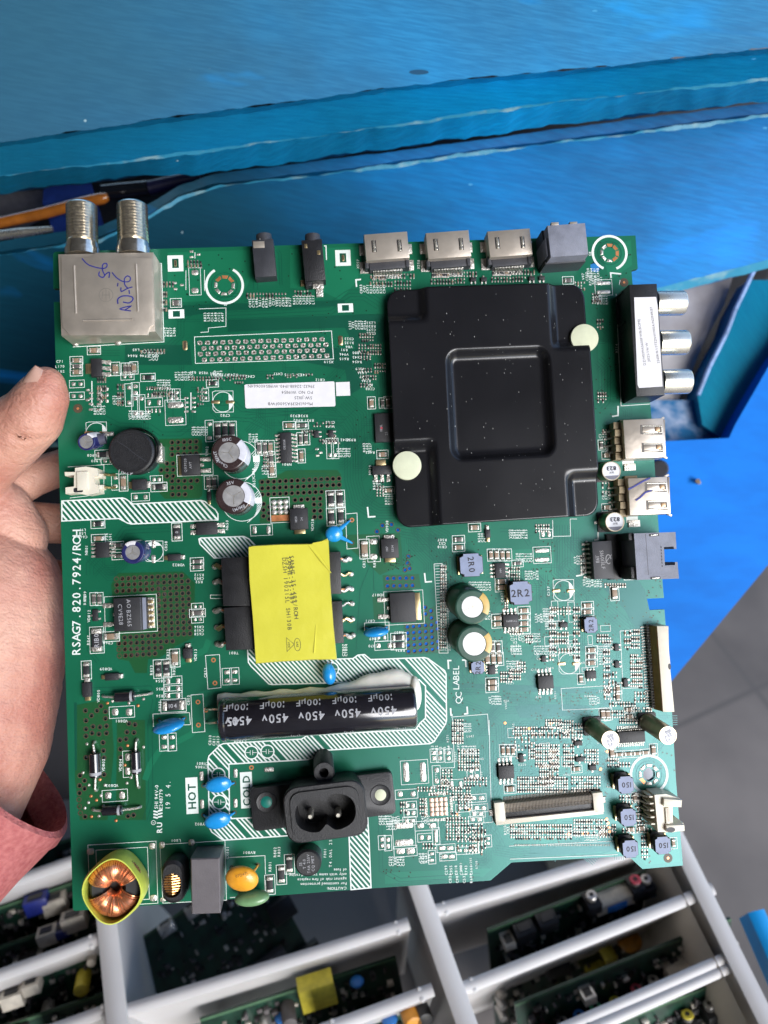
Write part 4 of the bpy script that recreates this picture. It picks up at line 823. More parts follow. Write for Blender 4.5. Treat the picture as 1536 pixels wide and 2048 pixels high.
# =====================================================================
# generic small parts
# =====================================================================
CH = {}
def chip(kind, px, py, L, Wd, vert=False, frame=True, txt=None):
    key = (kind, L, Wd)
    if key not in CH:
        mb = MB(); h = {'c': Wd * .55, 'r': Wd * .3 + 1.2, 'k': Wd * .55, 'd': Wd * .7}[kind]; e = L * .2
        body = {'c': TAN, 'r': EPOXY, 'k': mat('ceramic_grey', (.10, .09, .085), .5), 'd': EPOXY}[kind]
        mb.box(0, 0, 0, h, L - 2 * e + .4, Wd * .96, body, .7)
        for s_ in (-1, 1):
            mb.box(s_ * (L / 2 - e / 2), 0, 0, h + .25, e, Wd, TIN, .8)
            mb.add([(s_ * L / 2, -Wd * .45, h * .7), (s_ * L / 2, Wd * .45, h * .7), (s_ * (L / 2 + 2.6), Wd * .5, Z2), (s_ * (L / 2 + 2.6), -Wd * .5, Z2)], [(0, 1, 2, 3) if s_ < 0 else (3, 2, 1, 0)], TIN)
        o = mb.obj('tmp'); CH[key] = (o.data, h); bpy.data.objects.remove(o)
    me, h = CH[key]; u, v = uv(px, py, h * .5)
    nm = {'c': 'chip_capacitor', 'k': 'chip_capacitor', 'r': 'chip_resistor', 'd': 'diode'}[kind]
    o = link(nm, me, main, (u * K, v * K, 0), R(90 if vert else 0))
    if frame: dbox(px, py, *((Wd + 7, L + 9) if vert else (L + 9, Wd + 7)), wd=1.1)
    if txt:
        q = MB(); q.text(txt, 0, 0, Wd * .62, PRINT, 0, h + .35, .02); sub(q, 'marking', o)
    return o
def padpair(px, py, gap, w_, h_, vert=False, frame=True):
    for s_ in (-1, 1): pad(px + (0 if vert else s_ * gap / 2), py + (s_ * gap / 2 if vert else 0), w_, h_)
    if frame: dbox(px, py, *((w_ + 6, gap + h_ + 6) if vert else (gap + w_ + 6, h_ + 6)), wd=1)
def ic(px, py, w_, h_, ht, npin, sides, name='chip', txt=(), pl=5, body=None, trot=90, pw=None, tsize=6, lab=None):
    mb = MB(); b = body or EPOXY
    mb.box(0, 0, .8, ht, w_, h_, b, 1.2, cap0=True)
    o = place(mb, name, px, py, at=ht); pm = MB()
    for sd_ in sides:
        hor = sd_ in 'TB'; ln = w_ if hor else h_
        for i in range(npin):
            t = (i + .5) / npin * ln - ln / 2; s_ = 1 if sd_ in 'TR' else -1; pwid = pw or ln / npin * .48
            base = (h_ if hor else w_) / 2
            P = [(base - .5, ht * .55), (base + pl * .35, ht * .55), (base + pl * .6, .7), (base + pl, .6)]
            for a, bq in zip(P, P[1:]):
                vs = [(t - pwid / 2, a[0], a[1]), (t + pwid / 2, a[0], a[1]), (t + pwid / 2, bq[0], bq[1]), (t - pwid / 2, bq[0], bq[1])]
                vs += [(x, y, z - .9) for x, y, z in vs]
                if s_ < 0: vs = [(x, -y, z) for x, y, z in vs]
                if not hor: vs = [(y, x, z) for x, y, z in vs]
                pm.add(vs, [(0, 1, 2, 3), (7, 6, 5, 4), (0, 4, 5, 1), (1, 5, 6, 2), (2, 6, 7, 3), (3, 7, 4, 0)], TIN)
            q = rrect(0, 0, 1, 1, .1, 1)
            cxp = (t, s_ * (base + pl * .9)) if hor else (s_ * (base + pl * .9), t)
            pm.box(cxp[0], cxp[1], Z2, Z2 + .9, *((pwid * 1.25, pl * .9) if hor else (pl * .9, pwid * 1.25)), TIN, .5)
    if npin: sub(pm, 'pins', o)
    if txt:
        q = MB()
        for st, x, y in txt: q.text(st, x, y, tsize, PRINT, trot, ht + .12, .0)
        sub(q, 'marking', o)
    if lab: o['label'] = lab
    return o
def ecap(px, py, r, h, sleeve, stripe=None, top=ALU, n=3, toppx=None, ring=.62, a0=0, sa=(10, 70), txt=(), lab=None, base=False, off=(0, 0), rot=0, slmat=None):
    """standing electrolytic; px,py = centre of its top in the photo, off = lean of the axis over its height"""
    mb = MB(); seg = 40
    def rg(rr, z): 
        k = z / h; return [(rr * math.cos(2 * math.pi * i / seg) + off[0] * k, rr * math.sin(2 * math.pi * i / seg) + off[1] * k, z) for i in range(seg)]
    mb.rings([rg(r, 0), rg(r, h * .1), rg(r * .95, h * .13), rg(r * .95, h * .16), rg(r, h * .19), rg(r, h - 2.5), rg(r * .97, h - 1), rg(r * .90, h)], sleeve, cap1=False)
    ri = r * ring; mb.rings([rg(r * .90, h), rg(ri + .8, h), rg(ri, h - 1)], sleeve, cap0=False, cap1=False)
    mb.rings([rg(ri, h - 1), rg(ri * .5, h - .9), rg(.5, h - 1.2)], top, cap0=False)
    # vent score
    for k in range(n):
        a = R(a0 + 360 * k / n); d = Vector((math.cos(a), math.sin(a))); nn = Vector((-d.y, d.x)) * .55
        c = Vector(off); A = c; B = c + d * ri * .86
        mb.add([(A.x + nn.x, A.y + nn.y, h - .6), (A.x - nn.x, A.y - nn.y, h - .6), (B.x - nn.x, B.y - nn.y, h - .6), (B.x + nn.x, B.y + nn.y, h - .6)], [(0, 3, 2, 1)], BRIGHT)
    if stripe:
        A0, A1 = sa; pts = []
        rows = []
        for rr, z in ((r + .35, 4), (r + .35, h - 2.3), (r * .975 + .2, h - .6), (r * .91, h + .25), (ri + 1, h + .25)):
            k = z / h; rows.append([(rr * math.cos(R(A0 + (A1 - A0) * i / 8)) + off[0] * k, rr * math.sin(R(A0 + (A1 - A0) * i / 8)) + off[1] * k, z) for i in range(9)])
        mb.rings(rows, stripe, cap0=False, cap1=False, closed=False)
    for st, a, sz in txt:
        rr = (r * .9 + ri) / 2
        mb.text(st, off[0] + rr * math.cos(R(a)), off[1] + rr * math.sin(R(a)), sz, PRINT, a - 90, h + .3, .02)
    u, v = uv(px, py, h)
    o = link_mb(mb, 'electrolytic_capacitor', u - off[0], v - off[1])
    if base: 
        q = MB(); q.prism(rrect(0, 0, r * 2.1, r * 2.1, 3, 2), .3, 3.5, BLK, .6); sub(q, 'base', o)
        for s_ in (-1, 1):
            q = MB(); q.box(s_ * (r * 1.1 + 2), 0, .2, 1.4, 6, 6, TIN, .5); sub(q, 'terminal', o)
    if lab: o['label'] = lab
    return o
def link_mb(mb, name, u, v, rot=0): return mb.obj(name, main, (u * K, v * K, 0), R(rot))
def inductor(px, py, w_, h, ht, txt, trot, tsz, lab=None, hh=None):
    hh = hh or w_; mb = MB(); cc = min(w_, hh) * .16
    o8 = lambda W_, H_: [(-W_/2+cc, -H_/2), (W_/2-cc, -H_/2), (W_/2-cc, -H_/2+cc*.6), (W_/2, -H_/2+cc), (W_/2, H_/2-cc), (W_/2-cc, H_/2-cc*.6), (W_/2-cc, H_/2), (-W_/2+cc, H_/2), (-W_/2+cc, H_/2-cc*.6), (-W_/2, H_/2-cc), (-W_/2, -H_/2+cc), (-W_/2+cc, -H_/2+cc*.6)]
    mb.prism(o8(w_, hh), 0, ht * .22, FERD, 0); mb.cyl(0, 0, ht * .22, ht * .8, min(w_, hh) * .40, FERD, 20); mb.prism(o8(w_, hh), ht * .72, ht, FERD, .8, mtop=FERR, cap0=True)
    u, v = uv(px, py, ht); o = link_mb(mb, 'power_inductor', u, v)
    q = MB(); q.text(txt, 0, 0, tsz, DKPRINT, trot, ht + .15, .02); sub(q, 'marking', o)
    for s_ in (-1, 1):
        t = MB(); t.box(s_ * (w_ / 2 + .5), 0, .3, ht * .24, 3.4, hh * .8, GOLD, .4); sub(t, 'terminal', o)
    if lab: o['label'] = lab
    return o

# ---------------------------------------------------------------- tuner
mb = MB(); z = 70
lid = [uv(*p, z) for p in ((122, 513), (181, 515), (191, 505), (232, 505), (245, 514), (302, 514), (305, 518), (307, 650), (300, 655), (296, 670), (140, 671), (125, 655), (123, 640))]
bx0, by0 = uv(215, 600, 0)
can = [uv(*p, 0) for p in ((140, 534), (322, 530), (326, 682), (146, 690))]
sh = lambda P: [(a - bx0, b - by0) for a, b in P]
mb.prism(sh(can), 0, z - 3, STEEL, cap0=False, ch=1)
o = link_mb(mb, 'tuner', bx0, by0); tuner = o; o['label'] = 'brushed steel tuner can with two threaded aerial sockets'
q = MB(); q.prism(sh(lid), z - 4, z, STEEL, 1.2, cap0=True)
for p0, p1 in (((148, 531), (152, 627)), ((272, 528), (276, 623)), ((166, 641), (265, 639))):
    a = uv(*p0, z); b = uv(*p1, z); q.tube([(a[0] - bx0, a[1] - by0, z - .6), (b[0] - bx0, b[1] - by0, z - .6)], 2.4, STEEL, 8)
c = uv(212, 590, z); q.line([(c[0] - bx0 + 13 * math.cos(a / 10), c[1] - by0 + 13 * math.sin(a / 10)) for a in range(0, 63)], .8, z + .15, mat('steel_emboss', (.40, .37, .33), .4, metal=.8), True)
EMB = MATS['steel_emboss']
for seg_ in (((206, 583), (204, 598)), ((218, 582), (219, 598)), ((204, 590), (220, 590)), ((212, 578), (212, 602))): q.line([(uv(*p, z)[0] - bx0, uv(*p, z)[1] - by0) for p in seg_], .8, z + .16, EMB)
lidO = sub(q, 'lid', tuner)
q = MB()
def pen(q, pts, wd=2.2):
    P = [Vector(uv(*p, z)) - Vector((bx0, by0)) for p in pts]; out = []
    for i in range(len(P) - 1):
        a = P[max(i - 1, 0)]; b = P[i]; c = P[i + 1]; d = P[min(i + 2, len(P) - 1)]
        for t in (0, .25, .5, .75):
            out.append(.5 * ((2 * b) + (c - a) * t + (2 * a - 5 * b + 4 * c - d) * t * t + (3 * b - a - 3 * c + d) * t ** 3))
    out.append(P[-1]); q.line([(p.x, p.y) for p in out], wd, z + .3, INK)
pen(q, [(164, 517), (176, 529), (193, 535), (207, 537), (214, 533), (213, 527), (206, 529), (205, 540), (210, 551)])
pen(q, [(199, 543), (198, 551), (206, 555), (212, 548), (219, 545), (218, 556)])
pen(q, [(224, 545), (234, 556), (246, 563), (258, 563), (261, 556), (255, 552), (249, 558), (250, 570), (256, 577)])
pen(q, [(236, 566), (235, 573)]); pen(q, [(242, 575), (243, 583), (255, 577), (265, 574)]); pen(q, [(258, 580), (259, 588)])
pen(q, [(236, 608), (236, 598), (246, 592), (262, 593), (266, 599), (258, 606), (246, 604)], 2.4); pen(q, [(250, 620), (262, 612), (240, 618), (262, 622)], 2.2)
sub(q, 'pen_writing', lidO)
for k, (sx, sy) in enumerate(((165, 500), (267, 499))):
    q = MB(); zc = 40; u0, v0 = uv(sx, sy, zc); u1, v1 = uv(sx - 2 if k == 0 else sx - 3, sy - 92, zc)
    A = Vector((u0 - bx0, v0 - by0 - 14, zc)); D = Vector((u1 - u0, v1 - v0, 0)); Ln = D.length + 14; D.normalize()
    pts = []; rad = []
    pts += [A, A + D * 14, A + D * 14.2, A + D * 26, A + D * 26.2]; rad += [33, 33, 31, 30, 27]
    n = 13
    for i in range(n):
        b = 27 + (Ln - 30) * i / n; s_ = (Ln - 30) / n
        pts += [A + D * b, A + D * (b + s_ * .5)]; rad += [24.2, 29.8]
    pts += [A + D * (Ln - 3), A + D * Ln]; rad += [27.5, 23]
    q.tube(pts, rad, THREAD, 36); q.tube([A + D * (Ln - 1), A + D * (Ln + .3)], [20, 14], WHITEP, 24)
    so = sub(q, 'threaded_socket', tuner)
for p in ((313, 535), (312, 677), (237, 686), (152, 688)):
    q = MB(); u, v = uv(*p); q.blob((u - bx0, v - by0, 2), 7, 6, 5, TIN, n=12, m=8); sub(q, 'solder_tab', tuner)
# ---------------------------------------------------------------- audio jacks
mb = MB(); z = 30; c = uv(528, 515, z)
mb.box(0, -1, 0, z, 42, 76, BLKG, 1.5, rot=2.7); mb.tube([(1, 36, 15), (0, 51, 15), (0, 52, 15)], [15.5, 15.5, 12], BLKG, 24)
o = link_mb(mb, 'audio_jack', *c); o['label'] = 'left audio jack with a bent metal contact on top'
q = MB(); q.box(-9, 26, z, z + 1.6, 22, 13, STEEL, .4); q.box(-3, 36, z - 4, z - 1, 9, 8, TIN, .4); sub(q, 'contact', o)
mb = MB(); c = uv(627, 522, z)
mb.box(0, 2, 0, z, 41, 84, BLK, 1.5, rot=2.7); mb.tube([(0, 42, 15), (0, 58, 15), (0, 59, 15)], [15.5, 15, 12], BLKG, 24); mb.box(-12, -42, 0, z * .8, 12, 12, BLK, 1)
o = link_mb(mb, 'audio_jack', *c)
for (x, y, w_, h_, zz) in ((-14, 31, 6, 9, z + .6), (11, 17, 7, 9, z + .6), (-24, -35, 9, 13, 5), (9, -53, 14, 22, 4), (7, -44, 22, 9, 9)):
    q = MB(); q.box(x, y, zz - 4, zz, w_, h_, GOLD if w_ < 10 else TIN, .8); sub(q, 'contact', o)
dline([(648, 492), (652, 492), (653, 520)], 2)
# ---------------------------------------------------------------- three HDMI sockets
for hx, hy in ((773.5, 492), (897, 489), (1020, 485.5)):
    z = 36; mb = MB(); u, v = uv(hx, hy, z); mb.box(0, 0, 1, z, 87, 54, STEEL, 1.6, rot=2.7); o = link_mb(mb, 'video_socket', u, v)
    for s_ in (-1, 1):
        q = MB(); X = s_ * 25.5
        q.box(X, 0, z - .2, z + .35, 9, 24, BLK, rot=2.7); q.box(X, 4, z + .1, z + 1.0, 5, 17, BRIGHT, .4, rot=2.7); q.box(X, -8, z + .1, z + 2.0, 5.5, 7, BRIGHT, .7, rot=2.7); sub(q, 'spring_slot', o)
    q = MB(); q.box(1, -34, 0, z * .62, 74, 15, BLKG, 1, rot=2.7)
    for s_ in (-1, 1): q.box(s_ * 41, -31, 0, z * .7, 7, 18, BLKG, 1, rot=2.7)
    sub(q, 'insulator', o)
    q = MB()
    for i in range(19):
        X = (i - 9) * 3.15; q.tube([(X + 1, -39, z * .45), (X + 1.2, -43, z * .4), (X + 1.4, -46, 2), (X + 1.6, -54, 1)], .85, TIN, 5)
    sub(q, 'pins', o)
    for X, Y, a, b in ((-52, 6, 14, 21), (-50, -30, 18, 24), (50, 6, 14, 21), (51, -28, 16, 22)):
        q = MB(); q.box(X + (5 if X < 0 else -3), Y, .3, 2.5, a, b, TIN, .8); q.box(X + (12 if X < 0 else -12), Y, 1, 14, 3, 10, STEEL, .6); sub(q, 'mounting_tab', o)
# ---------------------------------------------------------------- optical / dark block
mb = MB(); z = 80; u, v = uv(1136, 480, z); mb.box(0, 0, 0, z, 76, 64, GRYP, 1.5, rot=2.6); mb.box(-39, -9, 0, z - 10, 6, 36, GRYP, 1, rot=2.6); mb.box(0, 0, 0, z - 30, 82, 70, BLKG, 1, rot=2.6)
o = link_mb(mb, 'optical_socket', u, v)
for X in (-23, 14): q = MB(); q.box(X, 34, z - 12, z - 2, 15, 7, STEEL, .8); sub(q, 'clip', o)
# ---------------------------------------------------------------- phono block
z = 72; mb = MB(); A = Vector(uv(1294, 683, z)); top = [Vector(uv(*p, z)) - A for p in ((1258, 569), (1314, 567), (1330, 790), (1273, 793))]
mb.prism([tuple(p) for p in top[::-1]], 0, z, BLK, 1.6)
o = link_mb(mb, 'phono_block', *A); rca = o; o['label'] = 'black three-way phono socket block carrying a white sticker'
rr = -3.2
for i in range(3):
    q = MB(); px_, py_ = ((1252, 625), (1259, 700), (1264, 772))[i]; p = Vector(uv(px_, py_ - 4, 20)) - A
    for dy in (-31, 31) if i < 3 else ():
        q.box(p.x, p.y + dy, 0, 40, 26, 4, BLK, .8, rot=-12)
    q.box(p.x - 2, p.y, 0, 10, 24, 44, BLK, 1); q.tube([(p.x - 6, p.y - 18, 14), (p.x - 4, p.y, 22), (p.x - 6, p.y + 18, 14)], 3.2, BLKG, 8); q.tube([(p.x + 4, p.y - 16, 30), (p.x + 8, p.y, 34), (p.x + 4, p.y + 16, 30)], 4.5, mat('dull_brass', (.30, .26, .18), .4, metal=.8), 8)
    sub(q, 'back_contact', rca)
for (x0, y0, x1) in ((1316, 606, 1368), (1322, 685, 1374), (1328, 763, 1379)):
    q = MB(); zc = 44; a = Vector(uv(x0 - 6, y0 + 1, zc)) - A; b = Vector(uv(x1, y0, zc)) - A; d = (b - a); L_ = d.length; d.normalize()
    P3 = lambda t: (a.x + d.x * t, a.y + d.y * t, zc)
    q.tube([P3(0), P3(L_ - 4), P3(L_ - 1), P3(L_)], [24.5, 24.5, 23, 20], BRIGHT, 36); q.tube([P3(L_ - .5), P3(L_ + .3)], [16, 8], BLK, 20)
    sub(q, 'silver_sleeve', rca)
q = MB(); zz = z
P = [Vector(uv(*p, zz)) - A for p in ((1268, 595), (1312, 594), (1315, 612), (1325, 773), (1278, 776), (1275, 770))]; q.prism([tuple(p) for p in P[::-1]], zz + .2, zz + .7, PAPER)
for st, x, y, sz in (('DZ/HS39A5600FWB(BOM1)', 1283, 684, 7.4), ('J0125/1/6/W', 1295, 704, 7.4), ('226118/B/1/3TE2NW19115A/N2194R137', 1309, 670, 6.9)):
    c = Vector(uv(x, y, zz)) - A; q.text(st, c.x, c.y, sz, DKPRINT, 93.5, zz + .9, 0, 0, .5)
sub(q, 'label_sticker', rca)
# ---------------------------------------------------------------- USB sockets
for k, (poly, yy) in enumerate((([(1246, 840), (1327, 836), (1332, 914), (1251, 918)], 878), ([(1256, 957), (1335, 953), (1340, 1027), (1260, 1031)], 993))):
    z = 44; mb = MB(); A = Vector(uv((poly[0][0] + poly[2][0]) / 2, (poly[0][1] + poly[2][1]) / 2, z)); P = [tuple(Vector(uv(*p, z)) - A) for p in poly]
    mb.prism(P[::-1], 1, z, STEEL, 1.5)
    o = link_mb(mb, 'usb_socket', *A); o['label'] = ('upper USB socket with clean shell', 'lower USB socket marked with blue pen')[k]
    for s_ in (-1, 1):
        q = MB(); y = s_ * 18 - 1
        q.box(15, y, z, z + .5, 44, 19, mat('steel_hollow', (.12, .11, .10), .5, metal=.6), rot=-3); q.box(12, y, z + .4, z + 1.2, 30, 11, STEEL, .3, rot=-3)
        for e in (-1, 1): q.line([(-3, y + e * 8), (36, y + e * 6.5)], 1.6, z + 1.3, BRIGHT)
        q.line([(36, y - 7), (36, y + 7)], 1.6, z + 1.32, BRIGHT); q.box(27, y, z + 1, z + 3, 9, 9, mat('bronze_contact', (.5, .33, .2), .4, metal=.7), .8); sub(q, 'spring_tongue', o)
    q = MB(); 
    for e in (-1, 1): q.box(40, e * 39, z - 6, z - 2, 10, 4, STEEL, .6, rot=e * 25)
    q.box(42, 0, 2, z - 2, 3, 74, STEEL, .8, rot=-3); sub(q, 'flared_rim', o)
    q = MB()
    for i in range(5): q.box(-46, 31 - i * 15.5, 0, 26 + (i % 2) * 5, 17, 14, mat('tan_insulator', (.36, .28, .17), .6), 1.5, rot=-3)
    sub(q, 'insulator', o)
    q = MB()
    for i in range(4): q.tube([(-52, 22 - i * 14.5, 14), (-58, 22 - i * 14.5, 10), (-61, 22 - i * 14.5, 1.5), (-68, 22 - i * 14.5, 1.2)], 2.2, TIN, 6)
    sub(q, 'pins', o)
    q = MB(); q.box(-18, -52, .3, 4, 24, 14, WHITEP if False else TIN, 1); q.box(-20, 42, 1, 8, 26, 6, mat('tan_insulator', (.36, .28, .17), .6), 1); sub(q, 'mounting_tab', o)
    if k:
        q = MB()
        for pts in (((1256, 979), (1268, 973), (1285, 963), (1300, 956)), ((1271, 1001), (1280, 995), (1290, 985), (1303, 981))):
            q.line([tuple(Vector(uv(*p, z)) - A) for p in pts], 3.2, z + 1.6, INK)
        sub(q, 'pen_mark', o)
    else: pass
    for p in ((1246, 921), (1254, 1037)): pass
dfill(1256, 924, 24, 12); dfill(1264, 1039, 24, 12)
# ---------------------------------------------------------------- network socket
z = 78; mb = MB(); A = Vector(uv(1312, 1112, z)); T = lambda p, zz=z: tuple(Vector(uv(*p, zz)) - A)
outl = [(1268, 1067), (1351, 1064), (1353, 1098), (1348, 1098), (1347, 1093), (1328, 1094), (1330, 1131), (1350, 1130), (1350, 1124), (1355, 1124), (1358, 1157), (1274, 1160)]
mb.rings([[(*T(p), 0) for p in outl[::-1]], [(*T(p), z) for p in outl[::-1]]], GRYP)
mb.box(-58, 2, 0, 8, 26, 92, BLK, 1); mb.box(-44, 40, 0, z - 6, 10, 14, BLK, 1); mb.box(-44, -30, 0, z - 6, 10, 22, BLK, 1)
o = link_mb(mb, 'network_socket', *A)
q = MB()
for i in range(7): a = T((1322 + i * .4, 1094 + i * 6.3)); q.box(a[0], a[1], z, z + .5, 1.4, 4, BLK)
a = T((1291, 1068)); b = T((1297, 1150)); q.line([a, b], .8, z + .15, BLKG); sub(q, 'slots', o)
for p in ((1308, 1070), (1311, 1156)):
    a = T(p); q = MB(); q.box(a[0], a[1], z - 2, z + .8, 19, 4.5, BLK); q.box(a[0], a[1], z, z + 1.8, 14, 2.6, TIN, .6, rot=3); sub(q, 'clip', o)
# ---------------------------------------------------------------- magnetics chip
o = ic(1206, 1120, 40, 75, 30, 8, 'L', 'network_transformer', (('S16013LF', -1, 0), ('.1911', -11, 2)), 9, BLKG, -87, 3.6, 10.5)
q = MB(); q.line([(11 + 5 * math.cos(a / 5), 1 + 9 * math.sin(a / 5)) for a in range(28)], 1.6, 30.2, PRINT); q.line([(4, -6), (18, 10)], 1.3, 30.25, PRINT); sub(q, 'emblem', o)
u, v = uv(1173, 1084); PB.flat(circ(u, v, 2.6, 12), Z4, SILK)
# ---------------------------------------------------------------- edge connectors
z = 34; mb = MB(); A = Vector(uv(1331, 1338, z)); T = lambda p, zz=z: tuple(Vector(uv(*p, zz)) - A)
mb.prism([T(p) for p in ((1314, 1252), (1337, 1252), (1338, 1300), (1341, 1330), (1341, 1342), (1349, 1424), (1326, 1424))][::-1], 0, z, WHITEP, 1)
o = link_mb(mb, 'flat_connector', *A); o['label'] = 'long cream connector with a row of fine pins'
q = MB(); P0 = T((1313, 1253)); P1 = T((1325, 1423)); q.add([(P0[0] - .5, P0[1], z - 2), (P1[0] - .5, P1[1], z - 2), (P1[0] - 7, P1[1], 4), (P0[0] - 7, P0[1], 4)], [(0, 3, 2, 1)], mat('amber_insulator', (.42, .26, .07), .4)); sub(q, 'insulator', o)
q = MB(); b = MB()
for i in range(30):
    t = (i + .5) / 30; X = P0[0] + (P1[0] - P0[0]) * t; Y = P0[1] + (P1[1] - P0[1]) * t
    q.tube([(X - 3, Y, 12), (X - 9, Y, 9), (X - 12, Y, 1.4), (X - 20, Y, 1.2)], 1.15, TIN, 5); b.box(X - 7, Y + 2.8, .3, 10, 8, 2.4, BLK)
sub(q, 'pins', o); sub(b, 'pin_comb', o)
a = T((1339, 1333)); q = MB(); q.flat(circ(a[0], a[1], 3, 14, 6), z + .1, BLKG); sub(q, 'notch', o)
# white 5 pin
z = 44; mb = MB(); A = Vector(uv(1330, 1630, z)); T = lambda p, zz=z: tuple(Vector(uv(*p, zz)) - A)
mb.prism([T(p) for p in ((1309, 1590), (1332, 1588), (1360, 1597), (1363, 1607), (1360, 1610), (1345, 1611), (1346, 1650), (1367, 1646), (1366, 1660), (1345, 1665), (1316, 1664))][::-1], 0, z, WHITEP)
mb.box(4, -1, z, z + 4, 8, 30, WHITEP, 1); mb.box(14, 24, z, z + 8, 36, 14, WHITEP, 1.5, rot=-8); mb.box(16, -24, z, z + 8, 36, 12, WHITEP, 1.5, rot=-2)
mb.flat(circ(6, -26, 9, 14, 5), z + 8.3, BLKG); mb.box(6, 0, z + 4, z + 4.5, 5, 24, mat('pinkish_insert', (.62, .5, .4), .5))
o = link_mb(mb, 'power_connector', *A); o['label'] = 'cream five-pin connector at the lower right corner'
q = MB(); c = MB()
for i in range(5):
    Y = 29 - i * 13; c.box(-23, Y + 6, 0, z - 4, 8, 3, WHITEP, .5); q.tube([(-20, Y, 24), (-28, Y + 1, 20), (-32, Y + 1, 1.8), (-42, Y + 2, 1.6)], 2.0, TIN, 6)
sub(q, 'pins', o); sub(c, 'comb', o)
# white 2 pin at left
z = 34; mb = MB(); A = Vector(uv(170, 962, z)); T = lambda p, zz=z: tuple(Vector(uv(*p, zz)) - A)
mb.prism([T(p) for p in ((150, 936), (172, 933), (195, 937), (196, 952), (188, 953), (190, 968), (196, 970), (199, 985), (174, 990), (153, 986), (131, 988), (131, 975), (148, 973), (148, 950), (130, 952), (129, 944), (150, 944))][::-1], 0, z, WHITEP)
mb.box(-4, 0, z, z + 5, 20, 36, WHITEP, 1.5); mb.box(22, 10, 0, z - 8, 16, 8, WHITEP, 1); mb.box(22, -12, 0, z - 8, 16, 8, WHITEP, 1); mb.flat(rrect(-13, -17, 18, 9, 3), z + .3, DARKIN)
o = link_mb(mb, 'speaker_connector', *A); o['label'] = 'cream two-pin connector near the thumb'
for Y in (13, -12): q = MB(); q.tube([(20, Y, 14), (34, Y, 12), (38, Y, 3), (50, Y, 3)], 2.6, GOLD, 6); sub(q, 'pin', o)
dline([(136, 934), (200, 930), (208, 930), (208, 988), (140, 996)], 1)
# ---------------------------------------------------------------- FPC connector
z = 16; mb = MB(); A = Vector(uv(1099, 1617, z)); T = lambda p, zz=z: tuple(Vector(uv(*p, zz)) - A); ang = 2.0
fr = mb
fr.box(0, -17, 0, z, 214, 9, WHITEP, .8, rot=ang)
for s_ in (-1, 1): fr.box(s_ * 98, s_ * 3 + 2, 0, z, 20, 38, WHITEP, 1.2, rot=ang)
fr.box(0, 12, 0, z * .7, 180, 10, mat('connector_grey', (.20, .18, .15), .5), .5, rot=ang)
fr.box(0, -4, 0, z * .55, 184, 18, BLK, .5, rot=ang)
o = link_mb(mb, 'ribbon_connector', *A); o['label'] = 'long cream ribbon cable connector with fine gold pins'
q = MB()
for i in range(60):
    X = -86 + i * 2.88; Y = X * math.tan(R(ang)); q.tube([(X, Y - 1, z * .6), (X, Y + 4, z * .85), (X, Y + 16, z * .8), (X, Y + 20, 2), (X, Y + 27, 1.2)], .75, STEEL, 4)
sub(q, 'pins', o)
for s_ in (-1, 1): q = MB(); q.box(s_ * 112, s_ * 5, .3, 3, 9, 12, TIN, .8); sub(q, 'mounting_tab', o)
# ---------------------------------------------------------------- heat shield
SHM = mat('black_anodised_shield', (.009, .009, .011), .24, var=.1, scale=30, coat=.0)
def shield_dust(m):
    N = m.node_tree.nodes; L = m.node_tree.links; b = N['Principled BSDF']; tc = N.new('ShaderNodeTexCoord')
    vo = N.new('ShaderNodeTexVoronoi'); vo.inputs['Scale'].default_value = 760; vo.inputs['Randomness'].default_value = 1
    mp = N.new('ShaderNodeMapping'); mp.inputs['Scale'].default_value = (1, .55, 1); mp.inputs['Rotation'].default_value = (0, 0, .6); L.new(tc.outputs['Object'], mp.inputs[0]); L.new(mp.outputs[0], vo.inputs['Vector'])
    n = N.new('ShaderNodeTexNoise'); n.inputs['Scale'].default_value = 800; L.new(tc.outputs['Object'], n.inputs['Vector'])
    lt = N.new('ShaderNodeMath'); lt.operation = 'LESS_THAN'; lt.inputs[1].default_value = .10; L.new(vo.outputs['Distance'], lt.inputs[0])
    sp = N.new('ShaderNodeSeparateColor'); L.new(vo.outputs['Color'], sp.inputs[0])
    g = N.new('ShaderNodeMath'); g.operation = 'GREATER_THAN'; g.inputs[1].default_value = .5; L.new(sp.outputs[0], g.inputs[0])
    ml = N.new('ShaderNodeMath'); ml.operation = 'MULTIPLY'; L.new(lt.outputs[0], ml.inputs[0]); L.new(g.outputs[0], ml.inputs[1])
    m2 = N.new('ShaderNodeMath'); m2.operation = 'MULTIPLY'; L.new(ml.outputs[0], m2.inputs[0]); L.new(sp.outputs[1], m2.inputs[1])
    mx = N.new('ShaderNodeMixRGB'); mx.inputs[2].default_value = (.30, .30, .28, 1); src = b.inputs['Base Color'].links[0].from_socket
    L.new(src, mx.inputs[1]); L.new(m2.outputs[0], mx.inputs[0]); L.new(mx.outputs[0], b.inputs['Base Color'])
shield_dust(SHM)
C4 = [(773, 580), (1168, 568), (1199, 1030), (795, 1056)]; zt = 36
A = Vector(uv(985, 812, zt)); Q = [Vector(uv(*p, zt - 12)) - A for p in C4]
def sm(x, a, b): t = max(0, min(1, (x - a) / (b - a))); return t * t * (3 - 2 * t)
def boxm(s, t, s0, s1, t0, t1, w_):           # 1 inside, smooth to 0 outside
    return sm(s, s0 - w_, s0) * (1 - sm(s, s1, s1 + w_)) * sm(t, t0 - w_, t0) * (1 - sm(t, t1, t1 + w_))
